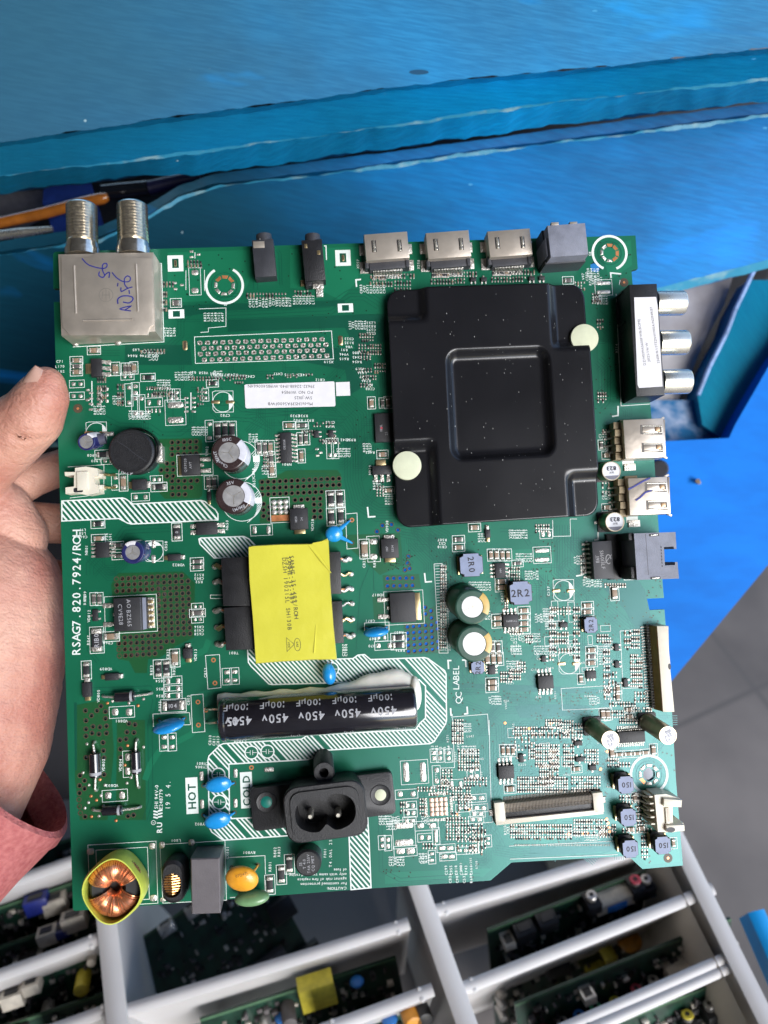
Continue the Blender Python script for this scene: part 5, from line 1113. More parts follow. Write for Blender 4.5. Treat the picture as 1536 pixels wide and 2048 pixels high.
def hgt(s, t):
    h = zt
    h -= 17 * (1 - sm(max(0, abs(s - .535) - .20) ** 2 + max(0, abs(t - .505) - .175) ** 2, (.012) ** 2, (.062) ** 2)) 
    rr_ = .055
    def corner(s0, t0, ds, dt): # lowered when s beyond s0 and t beyond t0
        a = (s - s0) * ds; b = (t - t0) * dt
        return sm(a, 0, rr_) * sm(b, 0, rr_)
    h -= 15 * corner(.205, .155, -1, -1); h -= 15 * corner(.80, .295, 1, -1); h -= 15 * corner(.215, .635, -1, 1); h -= 15 * corner(.83, .80, 1, 1)
    return h
n = 150; vs = []; fs = []; rad = .065
for j in range(n + 1):
    for i in range(n + 1):
        x = 2 * i / n - 1; y = 2 * j / n - 1; m_ = max(abs(x), abs(y), 1e-9); dx, dy = x / m_, y / m_
        kx = 1.0; c0 = 1 - 2 * rad
        if abs(dx) > c0 and abs(dy) > c0:      # ray through a rounded corner
            a_ = dx * dx + dy * dy; b_ = -2 * (abs(dx) * c0 + abs(dy) * c0); cc = 2 * c0 * c0 - (2 * rad) ** 2; kx = (-b_ + math.sqrt(max(0, b_ * b_ - 4 * a_ * cc))) / (2 * a_)
        X = x * kx; Y = y * kx; X = x * (1 + (kx - 1) * m_ ** 6); Y = y * (1 + (kx - 1) * m_ ** 6)
        s = (X + 1) / 2; t = (Y + 1) / 2
        p = Q[0] * (1 - s) * (1 - t) + Q[1] * s * (1 - t) + Q[2] * s * t + Q[3] * (1 - s) * t
        vs.append((p.x, p.y, hgt(s, t)))
for j in range(n):
    for i in range(n): a = j * (n + 1) + i; fs.append((a, a + n + 1, a + n + 2, a + 1))
mb = MB(); mb.add(vs, fs, SHM)
o = mb.obj('heat_shield', main, (A.x * K, A.y * K, 0), 0, smooth=60); md = o.modifiers.new('thick', 'SOLIDIFY'); md.thickness = 3 * K; md.offset = -1
shield = o
for px_, py_ in ((1169, 676), (814, 931)):
    a = Vector(uv(px_, py_, 28)) - A; q = MB(); q.cyl(a.x, a.y, 18, 30, 28.5, CREAM, 40, 1.4); sub(q, 'foam_pad', shield)
for px_, py_ in ((800, 600), (1150, 600), (1165, 1010), (820, 1035)):
    a = Vector(uv(px_, py_, 10)) - A; q = MB(); q.cyl(a.x, a.y, 0, 19, 6, BLK, 12); sub(q, 'standoff', shield)
# ---------------------------------------------------------------- transformer
z = 66; mb = MB(); A = Vector(uv(582, 1203, z)); T = lambda p, zz=z: tuple(Vector(uv(*p, zz)) - A)
top = [(496, 1093), (504, 1091), (560, 1088), (622, 1087), (640, 1082), (655, 1076), (657, 1090), (661, 1170), (667, 1250), (674, 1320), (630, 1320), (560, 1324), (511, 1328), (505, 1240), (498, 1160)]
tb = [(497, 1097), (504, 1096), (560, 1094), (622, 1093), (640, 1090), (652, 1090), (655, 1100), (659, 1170), (665, 1250), (668, 1314), (630, 1316), (560, 1320), (512, 1322), (505, 1240), (499, 1160)]
mb.rings([[(*T(p, 20), 14) for p in tb[::-1]], [(*T(p), z - 3) for p in top[::-1]], [(T(p)[0] * .985, T(p)[1] * .985, z) for p in top[::-1]]], YEL)
o = link_mb(mb, 'transformer', *A); trf = o; o['label'] = 'transformer wrapped in bright yellow tape with black core blocks'
q = MB()
q.add([(*T((657, 1080)), z + 1.5), (*T((625, 1086)), z + .4), (*T((660, 1140)), z + .6)], [(0, 1, 2)], YEL)
q.tube([(*T((617, 1091)), z + .3), (*T((640, 1118)), z + 1.2), (*T((662, 1146)), z + .2)], [.6, 2.6, 1.0], YEL, 6)
q.tube([(*T((632, 1250)), z + .1), (*T((628, 1306)), z + .5)], [.5, 1.6], YEL, 6)
for st, x, y, sz in (('SANHE-35-489/ROH', 588, 1174, 11.5), ('SANHE-35-489', 581, 1160, 11.5), ('DZSH 190215L SH130B', 574, 1188, 11.0)): c = T((x, y)); q.text(st, c[0], c[1], sz, DKPRINT, -88, z + .35, 0, .66, .5)
c = T((580, 1290)); q.line([(c[0] - 6, c[1] - 12), (c[0] - 6, c[1] + 14), (c[0] + 8, c[1] + 1)], .8, z + .4, DKPRINT, True); q.line(circ(c[0] + 14, c[1], 6, 16, 12), .8, z + .4, DKPRINT, True); q.text('VDE', c[0] - 2, c[1], 6, DKPRINT, -88, z + .45); q.text('SAE', c[0] + 14, c[1], 6, DKPRINT, -88, z + .45)
sub(q, 'printing', trf)
for poly, zz in (([(442, 1120), (444, 1116), (520, 1112), (520, 1212), (446, 1212)], 44), ([(447, 1216), (520, 1210), (530, 1298), (452, 1301)], 44), ([(640, 1106), (681, 1103), (683, 1188), (645, 1188)], 44), ([(650, 1204), (684, 1202), (688, 1286), (655, 1288)], 44)):
    q = MB(); P = [T(p, zz) for p in poly]; q.prism(P[::-1], 4, zz, BLK, 1.5); sub(q, 'core_block', trf)
for i, (x, y) in enumerate(((425, 1134), (426, 1165), (426, 1222), (429, 1255), (430, 1288), (704, 1118), (707, 1148), (708, 1178), (709, 1207), (710, 1238), (711, 1270))):
    q = MB(); c = T((x, y), 0); sx = 1 if x < 600 else -1
    pts = [(c[0] + sx * (34 - k * 4.2), c[1] + math.sin(k * 1.3 + i) * 3, 16 - k * 1.6 + abs(math.sin(k * 2)) * 2) for k in range(8)]
    q.tube(pts, [2.0, 2.3, 2.8, 3.2, 4.2, 5, 5, 3.4] if i not in (6, 8) else 2.4, TIN if i % 3 else GOLD, 8); q.blob((c[0] + sx * 5, c[1], 3), 6, 5.5, 4, TIN, n=12, m=8)
    if i not in (6, 8): q.tube([(c[0] + sx * 36, c[1] + 4, 24), (c[0] + sx * 26, c[1] + 2, 20), (c[0] + sx * 14, c[1] + 1, 8)], 1.6, WIRE, 6)
    sub(q, 'pin', trf)
# ---------------------------------------------------------------- lying big capacitor
rc = 40; A = Vector(uv(636, 1425, rc)); a = Vector(uv(440, 1440, rc)) - A; b = Vector(uv(831, 1413, rc)) - A; d = (b - a).normalized(); Lc = (b - a).length
mb = MB(); P3 = lambda t: (a.x + d.x * t, a.y + d.y * t, rc + .5)
mb.tube([P3(0), P3(1.5), P3(5), P3(11), P3(13.5), P3(16), P3(20), P3(Lc - 7), P3(Lc - 2), P3(Lc)], [33, 37, rc, rc, rc - 2.2, rc - 2.2, rc, rc, rc - 2, rc - 6], SHRINK, 56)
o = link_mb(mb, 'large_capacitor', *A); big = o; o['label'] = 'large black capacitor lying on its side, printed 450v 100µF'
ux = Vector((d.x, d.y, 0)); uy = Vector((-d.y, d.x, 0)); ctr = Vector(P3(Lc / 2))
def wrap(X, Y): # X along the axis, Y arc length from the top
    th = Y / rc; return tuple(ctr + ux * X + uy * (math.sin(th) * (rc + .5)) + Vector((0, 0, math.cos(th) * (rc + .5))))
q = MB()
for i in range(-3, 4):
    X = -18 + i * 67.5
    if X < -Lc / 2 + 22 or X > Lc / 2 - 8: continue
    q.text('450v', X + 5, 3, 22, PRINT, 180, bold=.012, xf=wrap); q.text('100µF', X, 29, 19, PRINT, 180, bold=.012, xf=wrap)
q.text('45', -Lc / 2 + 29, 3, 22, PRINT, 180, bold=.012, xf=wrap)
for i in range(4): q.text('(M)', -145 + i * 100, -44, 13, PRINT, 180, xf=wrap)
sub(q, 'printing', big)
for y in (1420, 1447):
    q = MB(); e = Vector(uv(412, y - 2)) - A; s_ = Vector(uv(442, y, 30)) - A; q.tube([(s_.x + 6, s_.y, 30), (s_.x - 10, s_.y + 1, 24), (e.x + 8, e.y, 10), (e.x, e.y, 0)], 2.2, BRIGHT, 8); sub(q, 'lead', big)
q = MB(); rs = []
N_ = 26
for i in range(N_ + 1):
    t = i / N_; X = -Lc / 2 - 6 + t * (Lc + 12); wd = 8 + 24 * sm(t, .55, .86) * (1 - sm(t, .93, 1.03)) + 2 * math.sin(i * 1.7); Yc = rc + 1
    ring = []
    for k in range(14):
        an = 2 * math.pi * k / 14; ring.append(tuple(ctr + ux * (X + math.cos(an) * 0) + uy * (Yc - 14 + (wd * .5 + 10) * math.cos(an) + wd * .5) + Vector((0, 0, -rc + 14 + 15 * math.sin(an)))))
    rs.append(ring)
q.rings(rs, GLUE); q.blob(tuple(ctr + ux * (Lc / 2 + 2) + uy * 22 + Vector((0, 0, -20))), 13, 34, 20, GLUE)
sub(q, 'silicone_glue', big, 'white silicone bead along the capacitor')
# ---------------------------------------------------------------- mains inlet
z = 84; mb = MB(); A = Vector(uv(651, 1625, z)); T = lambda p, zz=z: tuple(Vector(uv(*p, zz)) - A)
bc = Vector(uv(642, 1603, 20)) - A; rot_ = 3.2
ob = rrect(0, 0, 152, 102, 26, 7, rot_); ib = rrect(0, 0, 128, 84, 20, 7, rot_)
fig = []
for k in range(64):
    an = 2 * math.pi * k / 64; x = 56 * math.copysign(abs(math.cos(an)) ** .75, math.cos(an)); y = 34 * math.copysign(abs(math.sin(an)) ** .8, math.sin(an)); pin_ = math.exp(-(x / 9) ** 2); y *= (1 - .42 * pin_)
    c_, s_ = math.cos(R(rot_)), math.sin(R(rot_)); fig.append((x * c_ - y * s_, x * s_ + y * c_ - 1))
sc = lambda P, k, dz=(0, 0): [(x * k + dz[0], y * k + dz[1]) for x, y in P]
mb.rings([[(x, y, 0) for x, y in sc(ob, .94)], [(x, y, z - 22) for x, y in sc(ob, .97)], [(x, y, z - 20) for x, y in ob], [(x, y, z - 6) for x, y in ob], [(x, y, z - 4) for x, y in sc(ob, .97)]], BLK, cap1=False)
def resamp(P, n=64):
    L_ = [0]; Q_ = P + [P[0]]
    for i in range(len(P)): L_.append(L_[-1] + math.dist(Q_[i], Q_[i + 1]))
    out = []
    for k in range(n):
        t = L_[-1] * k / n; i = max(j for j in range(len(L_) - 1) if L_[j] <= t); f_ = (t - L_[i]) / (L_[i + 1] - L_[i] + 1e-9); out.append((Q_[i][0] + (Q_[i + 1][0] - Q_[i][0]) * f_, Q_[i][1] + (Q_[i + 1][1] - Q_[i][1]) * f_))
    return out
def bypolar(P, n=64):   # radial sampling so rings match angle by angle
    out = []
    for k in range(n):
        an = 2 * math.pi * k / n + .0001; dx, dy = math.cos(an), math.sin(an); best = 0
        for i in range(len(P)):
            (x1, y1), (x2, y2) = P[i], P[(i + 1) % len(P)]; den = dx * (y2 - y1) - dy * (x2 - x1)
            if abs(den) < 1e-9: continue
            t = (x1 * (y2 - y1) - y1 * (x2 - x1)) / den; s_ = (x1 * dy - y1 * dx) / den
            if t > 0 and -1e-6 <= s_ <= 1 + 1e-6: best = max(best, t)
        out.append((dx * best, dy * best))
    return out
RO, RI, RF = bypolar(sc(ob, .97)), bypolar(ib), bypolar(fig)
mb.rings([[(x, y, z - 4) for x, y in RO], [(x, y, z - 4) for x, y in RI], [(x, y, z) for x, y in sc(RI, .99)], [(x, y, z) for x, y in RF], [(x, y, z - 55) for x, y in sc(RF, .97)]], BLKG if False else BLK, cap0=False)
o = link_mb(mb, 'mains_inlet', *A); inlet = o; o['label'] = 'black two-pin mains inlet'
q = MB(); q.prism(rrect(bc.x + 4, bc.y, 276, 82, 10, 4, rot_), 0, 20, BLK, 2)
for p, mt, r_ in (((533, 1604), mat('green_seen_through', (.01, .2, .16), .4), 11), ((761, 1590), CREAM, 11)):
    e = T(p, 20); q.lathe(e[0], e[1], [(20, 20.2), (19, 21.5), (16, 20.6), (r_, 20.4)], BLK, 28, cap1=False); q.lathe(e[0], e[1], [(r_, 20.3), (r_ * .9, 20.8 if r_ else 0), (r_ * .5, 22.4)], mt, 20)
sub(q, 'flange', inlet)
q = MB(); e0 = T((646, 1520), 10); e1 = T((648, 1545), 52); q.rings([[(e0[0] + x, e0[1] + y, 0) for x, y in circ(0, 0, 19.5, 32)], [(e1[0] + x, e1[1] + y, 52) for x, y in circ(0, 0, 20, 32)], [(e1[0] + x, e1[1] + y, 54) for x, y in circ(0, 0, 18.5, 32)], [(e1[0] + x, e1[1] + y, 54) for x, y in circ(0, 0, 9, 32)], [(e1[0] + x, e1[1] + y, 30) for x, y in circ(0, 0, 8, 32)]], BLK)
q.tube([(e1[0] - 1, e1[1] - 18, 50), (e1[0] - 1, e1[1] - 34, 60)], 3.5, BLK, 8); sub(q, 'post', inlet)
for p in ((620, 1634), (676, 1631)):
    e = T(p, z - 14); q = MB(); q.tube([(e[0], e[1], z - 54), (e[0], e[1], z - 20), (e[0], e[1], z - 15)], [6.0, 6.0, 3.4], BRIGHT, 20); sub(q, 'contact_pin', inlet)
# ---------------------------------------------------------------- fuse, X cap, chokes, varistors
mb = MB(); z = 48; u, v = uv(616, 1727, z); ub, vb = uv(619, 1712, 0)
mb.rings([[(ub - u + x, vb - v + y, 0) for x, y in circ(0, 0, 25, 36)], [(x, y, z - 4) for x, y in circ(0, 0, 25, 36)], [(x, y, z) for x, y in circ(0, 0, 21.5, 36)]], BLK)
o = link_mb(mb, 'fuse', u, v); q = MB()
for st, x in (('CQ MET', 9), ('T4A 250V', 1), ('T 4.0', -7), ('SE', -14)): q.text(st, x, 0, 7.4, PRINT, 90, z + .3)
sub(q, 'marking', o)
mb = MB(); z = 84; A = Vector(uv(411, 1773, z)); T = lambda p, zz=z: tuple(Vector(uv(*p, zz)) - A)
mb.rings([[(*T(p, 0), 0) for p in ((396, 1790), (450, 1788), (448, 1690), (394, 1693))], [(*T(p), z - 2) for p in ((383, 1829), (441, 1827), (439, 1716), (381, 1718))], [(*T(p), z) for p in ((385, 1827), (439, 1825), (437, 1718), (383, 1720))]], GREYB)
o = link_mb(mb, 'box_capacitor', *A); o['label'] = 'tall dull grey box capacitor overhanging the bottom edge'
# yellow common mode choke
z = 84; mb = MB(); A = Vector(uv(224, 1783, z)); base = Vector(uv(240, 1762, 6)) - A
oc = []
for k in range(48):
    an = 2 * math.pi * k / 48; rr_ = 1 + .045 * math.cos(4 * an + .6); oc.append((51 * rr_ * math.cos(an), 56 * rr_ * math.sin(an)))
R_ = lambda k_, zz, f: [(x * k_ + base.x * f, y * k_ + base.y * f, zz) for x, y in oc]
mb.rings([R_(1.03, 6, 1), R_(1.06, 24, .8), R_(1.06, z - 14, .15), R_(1.0, z + 1, 0), R_(.965, z + 1, 0), R_(.965, z - 14, .1), R_(.9, 12, .9)], YELG, cap1=False)
o = link_mb(mb, 'choke', *A); choke = o; o['label'] = 'toroid choke in a yellow-green sleeve with red copper windings'
q = MB(); q.rings([[(x * f_, y * f_, zz) for x, y in circ(0, 0, 1, 36)] for f_, zz in ((44, z - 36), (46, z - 20), (40, z - 12), (22, z - 12), (15, z - 22), (15, z - 40))], FERD); sub(q, 'core', choke)
for hf in (0, 1):
    q = MB()
    for i in range(30):
        an = R((22 if hf == 0 else 202) + 136 * i / 29) + rnd.uniform(-.015, .015); d = Vector((math.cos(an), math.sin(an) * 1.06, 0))
        pts = []
        cr = 31; rx = 18; jit = rnd.uniform(-1, 1)
        for k in range(11):
            t = math.pi * (-.15 + 1.3 * k / 10); rad_ = cr + rx * math.cos(t) * (1.0 if math.cos(t) > 0 else 1.15); zz = z - 22 + (18 + jit) * math.sin(t)
            tw = .10 * (1 - k / 10); a2 = an + tw * (1 if hf == 0 else -1) * .6; pts.append((math.cos(a2) * rad_, math.sin(a2) * 1.06 * rad_, zz))
        q.tube(pts, 1.75, WIRE, 6)
        pts2 = [(p[0] * 1 + -d.y * 2.4, p[1] + d.x * 2.4, p[2] - 3.4) for p in pts]; q.tube(pts2, 1.6, WIRE, 5)
    sub(q, 'winding', choke)
# small black choke
z = 60; mb = MB(); A = Vector(uv(345, 1765, z)); base = Vector(uv(356, 1750, 8)) - A
prof = rrect(0, 0, 42, 82, 20, 8); mb.rings([[(x * .98 + base.x, y * .98 + base.y, 4) for x, y in prof], [(x + base.x * .3, y + base.y * .3, z - 18) for x, y in prof], [(x, y, z - 5) for x, y in sc(prof, .95)], [(x, y, z) for x, y in sc(prof, .8)], [(x - 2, y - 6, z) for x, y in sc(rrect(0, 0, 42, 52, 20, 8), .82)], [(x - 2, y - 6, z - 16) for x, y in sc(rrect(0, 0, 42, 52, 20, 8), .78)]], BLK)
o = link_mb(mb, 'small_choke', *A); q = MB()
for i in range(9):
    y = -24 + i * 4.6; wv = math.sqrt(max(0, 1 - ((y + 6) / 23) ** 2)) * 16; q.tube([(-2 - wv, y - .8, z - 12), (-2, y + .6, z - 6), (-2 + wv, y + rnd.uniform(-.8, .8), z - 11)], 1.7, WIREG, 6)
sub(q, 'winding', o)
def disc(px_, py_, rx, ry, rz, mt, zc, tilt=0, roll=0, name='disc_capacitor', legs=(), lab=None, fn=None, ltop=None):
    A = Vector(uv(px_, py_, zc)); mb = MB(); M = Matrix.Rotation(R(roll), 3, 'Z') @ Matrix.Rotation(R(tilt), 3, 'X')
    mb.blob((0, 0, zc), rx, ry, rz, mt, M, n=32, m=20, fn=fn)
    o = link_mb(mb, name, *A)
    if lab: o['label'] = lab
    for (lx, ly), st in zip(legs, ((-1, .3), (1, .3), (0, 0), (0, 0))):
        e = Vector(uv(lx, ly)) - A; s_ = Vector((e.x * .45, e.y * .45)); m_ = (s_ + e) / 2
        q = MB(); q.tube([(s_.x * .6, s_.y * .6, zc), (s_.x * 1.1, s_.y * 1.1, zc * .8), (m_.x * 1.1, m_.y * 1.1, zc * .5), (e.x, e.y, 0)], [min(rx, ry) * .34, 4.2, 2.8, 1.8], mt, 8); sub(q, 'leg', o)
        dring(lx, ly, 3.6, 1.6, HOLE, z=Z3)
    return o
disc(437, 1569, 25, 17, 11, BLUEC, 18, 25, 6, legs=((407, 1571), (468, 1566))); disc(435, 1641, 25, 18, 11, BLUEC, 20, 25, 10, legs=((407, 1630), (469, 1625)))
disc(337, 1452, 31, 10, 20, BLUEC, 26, 25, 10, legs=((318, 1440), (369, 1436)), lab='blue disc capacitor leaning over its pads'); disc(752, 1264, 25, 9, 17, BLUEC, 20, 15, 3, legs=((732, 1256), (774, 1254)))
disc(658, 1348, 13.5, 21, 15, BLUEC, 26, 0, 8, legs=((655, 1326), (662, 1326)), lab='small rounded blue capacitor below the transformer'); disc(668, 1068, 17, 16, 9, BLUEC, 30, 10, 0, legs=((700, 1041), (704, 1086)), lab='blue disc capacitor standing by the transformer corner')
o = disc(484, 1757, 31, 26, 15, ORNG, 46, 20, -14, 'varistor', ((463, 1735), (516, 1730)), 'orange yellow varistor disc'); q = MB(); q.text('07D471', 2, 13, 7, mat('brown_print', (.25, .12, .03), .6), 12, 63); sub(q, 'marking', o)
disc(504, 1796, 33, 12, 16, GRNC, 26, 30, 2, 'thermistor', ((480, 1786), (525, 1784)), 'pale green disc overhanging the bottom edge')
# ---------------------------------------------------------------- standing capacitors
ecap(458, 905, 34, 66, BROWN, mat('grey_stripe', (.58, .58, .64), .35), n=3, a0=-60, ring=.58, sa=(-35, 45), txt=(('105C', 95, 8), ('VENT', 195, 8), ('Chong', 235, 8)), lab='upper of the two brown capacitors')
ecap(467, 992, 34, 66, BROWN, MATS['grey_stripe'], n=3, a0=30, ring=.60, sa=(-30, 50), txt=(('BM(M)', -70, 8), ('35V', 100, 8)), lab='lower of the two brown capacitors')
ecap(945, 1214, 34, 58, GRNS, GOLDS, n=6, a0=20, ring=.60, sa=(-30, 50), off=(10, -12), lab='upper of the two green capacitors'); ecap(949, 1288, 35, 58, GRNS, GOLDS, n=4, a0=45, ring=.63, sa=(-35, 35), off=(10, -12), lab='lower of the two green capacitors')
ecap(265, 1105, 22, 40, NAVY, PAPER, n=3, a0=90, ring=.62, sa=(70, 130), off=(-4, -3), lab='small navy capacitor below the upper hatched stripe'); ecap(172, 884, 17, 34, NAVY, PAPER, n=3, ring=.74, sa=(30, 80), off=(-10, -8), lab='tiny navy capacitor beside the thumb')
q = MB(); q.tube([(0, 0, 12), (16, 2, 13), (30, 4, 12)], 11, mat('grey_sleeve', (.09, .09, .13), .4), 18); 
place(q, 'capacitor_side', 184, 884)  # grey tube is the side of the tiny navy capacitor
for i, (x, y) in enumerate(((1223, 942), (1230, 1044))):
    o = ecap(x, y, 19.5, 36, ALUD, None, top=mat('white_can_top', (.72, .72, .76), .4), ring=.93, n=0, base=True, off=(4, -2)); A_ = Vector(uv(x, y, 36)); q = MB(); q.n = 0
    q.text('823', 4, 3, 11.5, DKPRINT, 180, 36.5, .02); q.text('16V', 4, -5.5, 6.5, DKPRINT, 180, 36.5); q.flat([(4 + 17 * math.cos(R(a)), -2 + 17 * math.sin(R(a))) for a in range(215, 330, 8)], 36.4, mat('can_dark_mark', (.16, .16, .2), .5)); sub(q, 'marking', o)  # dark segment drawn on the can top beside the print
for i, (x, y) in enumerate(((1221, 1480), (1336, 1471))):
    o = ecap(x, y, 17.5, 76, ALUD, None, top=MATS['white_can_top'], ring=.93, n=0, base=True, off=(11, -12)); q = MB()
    for st, dy in (('100', 7), ('25V', -1), ('VS', -9)): q.text(st, 11, -12 + dy, 8.5, mat('grey_ink', (.3, .3, .34), .6), 200, 76.3, .01)
    sub(q, 'marking', o)
# round black inductor
z = 42; u, v = uv(262, 903, z); mb = MB(); mb.lathe(6, 4, [(44, 0), (45, 8), (44, z - 12)], BLK, 40, cap1=False); mb.lathe(3, 2, [(44, 6), (45, z - 10), (44.5, z - 9)], BLK, 44, cap1=False); mb.lathe(0, 0, [(43.5, z - 16), (43.5, z - 3), (40, z), (37, z), (36.6, z - 1.2), (5, z - 1.2)], BLK, 48)
o = link_mb(mb, 'round_inductor', u, v); o['label'] = 'large round black inductor'
q = MB(); q.line([(-27, 22), (-8, 9), (6, -4), (30, -22)], 1.2, z - .9, BLKG); q.text('470U', -12, -39, 11, PRINT, 166, z - 1.0, .02); sub(q, 'marking', o)
q = MB(); q.box(49, -4, .3, 22, 12, 33, TIN, 1); q.box(-44, 34, .3, 12, 26, 10, GOLD, 1) if False else None; sub(q, 'terminal', o)
# power inductors
inductor(943, 1130, 46, 46, 24, '2R0', -87, 17, 'grey inductor printed 2R0'); inductor(1042, 1186, 44, 46, 34, '2R2', 0, 20, 'largest grey inductor printed 2R2', 46)
inductor(1182, 1250, 27, 33, 17, '2R2', 88, 13, None, 32); inductor(956, 1335, 27, 28, 14, '2R2', 84, 14, None, 26)
for x, y in ((1252, 1570), (1257, 1635), (1261, 1698), (1326, 1691)): inductor(x, y, 31, 33, 36, '150', 178, 14, None, 34)
# ---------------------------------------------------------------- power transistors and packages
def dpak(px_, py_, w_, h_, ht, side, npin, name='power_transistor', txt=(), tsize=7, trot=90, lab=None, tabw=10, plen=14):
    mb = MB(); mb.box(0, 0, .6, ht, w_, h_, EPOXY, 1.2); u, v = uv(px_, py_, ht); o = link_mb(mb, name, u, v); s_ = 1 if side == 'R' else -1
    q = MB(); q.box(-s_ * (w_ / 2 + tabw / 2 - 1), 0, .4, 3.2, tabw, h_ * .92, GOLD if tabw < 16 else TIN, .6)
    if tabw >= 16:
        for i in range(5): q.box(-s_ * (w_ / 2 + tabw * .62), (i - 2) * h_ * .17, 3, 6, tabw * .5, h_ * .1, GOLD, .8)
    sub(q, 'tab', o); q = MB()
    for i in range(npin):
        y = ((i + .5) / npin - .5) * h_ * .86; short = npin == 3 and i == 1
        q.box(s_ * (w_ / 2 + (3 if short else plen / 2)), y, 1.5, 4.5, 7 if short else plen, 6.5, TIN, .8)
        if not short: q.box(s_ * (w_ / 2 + plen), y, .4, 2.6, 16, 9, TIN, .9)
    sub(q, 'pins', o)
    if txt:
        q = MB()
        for st, x, y in txt: q.text(st, x, y, tsize, PRINT, trot, ht + .12)
        sub(q, 'marking', o)
    if lab: o['label'] = lab
    return o
# big one: pins left, bevelled top, tab right
o = dpak(256, 1229, 54, 64, 22, 'L', 3, txt=(('CV9E28', -14, 0), ('BZ565', 2, -8), ('AO', 2, 20)), tsize=11, trot=-88, lab='largest transistor in the field of heat holes', tabw=20, plen=18)
q = MB(); q.add([(24, -31, 22.3), (34, -30, 10), (34, 30, 10), (24, 31, 22.3)], [(0, 1, 2, 3)], GRYP); q.box(25, 0, 1, 12, 20, 60, EPOXY, 1); sub(q, 'bevel', o)
dbox(262, 1228, 100, 72, wd=1)
dpak(806, 1215, 50, 58, 16, 'L', 3, tabw=12, plen=16, lab='square transistor right of the transformer'); dbox(808, 1215, 78, 66, wd=1)
dpak(381, 930, 36, 40, 12, 'R', 3, txt=(('QX9920', -10, 0), ('A9T', 0, 0)), tsize=7, tabw=8, plen=12); dbox(390, 930, 70, 42, wd=1)
def smb(px_, py_, w_, h_, ht=14, vert=True, txt=()):   # block diode with end tabs
    mb = MB(); mb.box(0, 0, .6, ht, w_, h_, EPOXY, 1.4); u, v = uv(px_, py_, ht); o = link_mb(mb, 'block_diode', u, v)
    for s_ in (-1, 1):
        q = MB()
        if vert: q.box(0, s_ * (h_ / 2 + 3), .4, 5, w_ * .62, 10, GOLD if s_ < 0 else TIN, .8)
        else: q.box(s_ * (w_ / 2 + 3), 0, .4, 5, 9, h_ * .62, GOLD if s_ < 0 else TIN, .8)
        sub(q, 'tab', o)
    if txt:
        q = MB()
        for st, x in txt: q.text(st, x, 0, 6.4, PRINT, 90, ht + .12)
        sub(q, 'marking', o)
smb(598, 1038, 35, 42, 16, txt=(('1850', -6), ('24', 5))); smb(780, 1097, 34, 38, 16, txt=(('1917', -6), ('SS34', 5))); smb(278, 969, 28, 21, 12, False); smb(223, 1354, 26, 13, 9, False); smb(173, 1380, 17, 27, 10); smb(375, 1307, 17, 20, 12); smb(348, 1115, 25, 13, 9, False); smb(418, 992, 8, 17, 6); smb(976, 1067, 10, 17, 7)
def axial(px_, py_, horiz, body, rb, x0, x1, lab=None):
    z_ = rb + 1; A = Vector(uv(px_, py_, z_)); mb = MB(); a = Vector(uv(*x0, 0)) - A; b = Vector(uv(*x1, 0)) - A; d = (b - a).normalized(); h_ = body / 2
    mb.tube([(-d.x * h_, -d.y * h_, z_), (-d.x * (h_ - 1.5), -d.y * (h_ - 1.5), z_), (d.x * (h_ - 1.5), d.y * (h_ - 1.5), z_), (d.x * h_, d.y * h_, z_)], [rb * .85, rb, rb, rb * .85], SHRINK, 24)
    mb.tube([(d.x * h_ * .55, d.y * h_ * .55, z_), (d.x * h_ * .8, d.y * h_ * .8, z_)], rb + .3, PRINT, 24, cap=False)
    o = link_mb(mb, 'axial_diode', *A)
    for e, s_ in ((a, -1), (b, 1)):
        q = MB(); q.tube([(s_ * d.x * h_, s_ * d.y * h_, z_), (e.x * .92, e.y * .92, z_ * .8), (e.x, e.y, z_ * .3), (e.x, e.y, 0)], [2.4, 2.4, 2.8, 3.4], TIN, 8); sub(q, 'lead', o)
    if lab: o['label'] = lab
axial(250, 1393, True, 38, 10, (207, 1392), (303, 1386)); axial(190, 1530, False, 46, 11, (189, 1484), (193, 1580)); axial(272, 1525, False, 42, 9, (274, 1479), (278, 1574)); axial(225, 1621, True, 38, 9, (186, 1618), (281, 1613))
def sot(px_, py_, w_=14, h_=9, rot=0, n=3, ht=6):
    mb = MB(); mb.box(0, 0, 1, ht, w_, h_, EPOXY, .8); u, v = uv(px_, py_, ht); o = link_mb(mb, 'small_transistor', u, v, rot); q = MB()
    for x in ((-.32, .32) if n == 3 else (-.33, 0, .33)): q.box(x * w_, -h_ / 2 - 2.2, .4, 2, 3.4, 5.4, TIN, .5)
    for x in ((0,) if n == 3 else (-.33, 0, .33)): q.box(x * w_, h_ / 2 + 2.2, .4, 2, 3.4, 5.4, TIN, .5)
    sub(q, 'pins', o)
for a in ((633, 868, 14, 10, 90), (662, 867, 14, 10, 90), (190, 1231, 22, 10, 90), (1088, 1318, 12, 9, 90), (1128, 1250, 16, 10, 0), (1234, 1295, 14, 9, 90), (1235, 1329, 14, 9, 90), (1157, 1487, 16, 9, 180), (1160, 1519, 16, 9, 180), (1186, 1536, 14, 10, 180), (1043, 1517, 16, 9, 90), (1252, 1366, 17, 9, 90), (947, 558, 12, 8, 0), (968, 558, 12, 8, 0), (1064, 556, 12, 8, 0), (1084, 555, 12, 8, 0)): sot(*a)
sot(984, 1340, 18, 14, 90, 6); sot(1183, 1350, 20, 15, 0, 6)
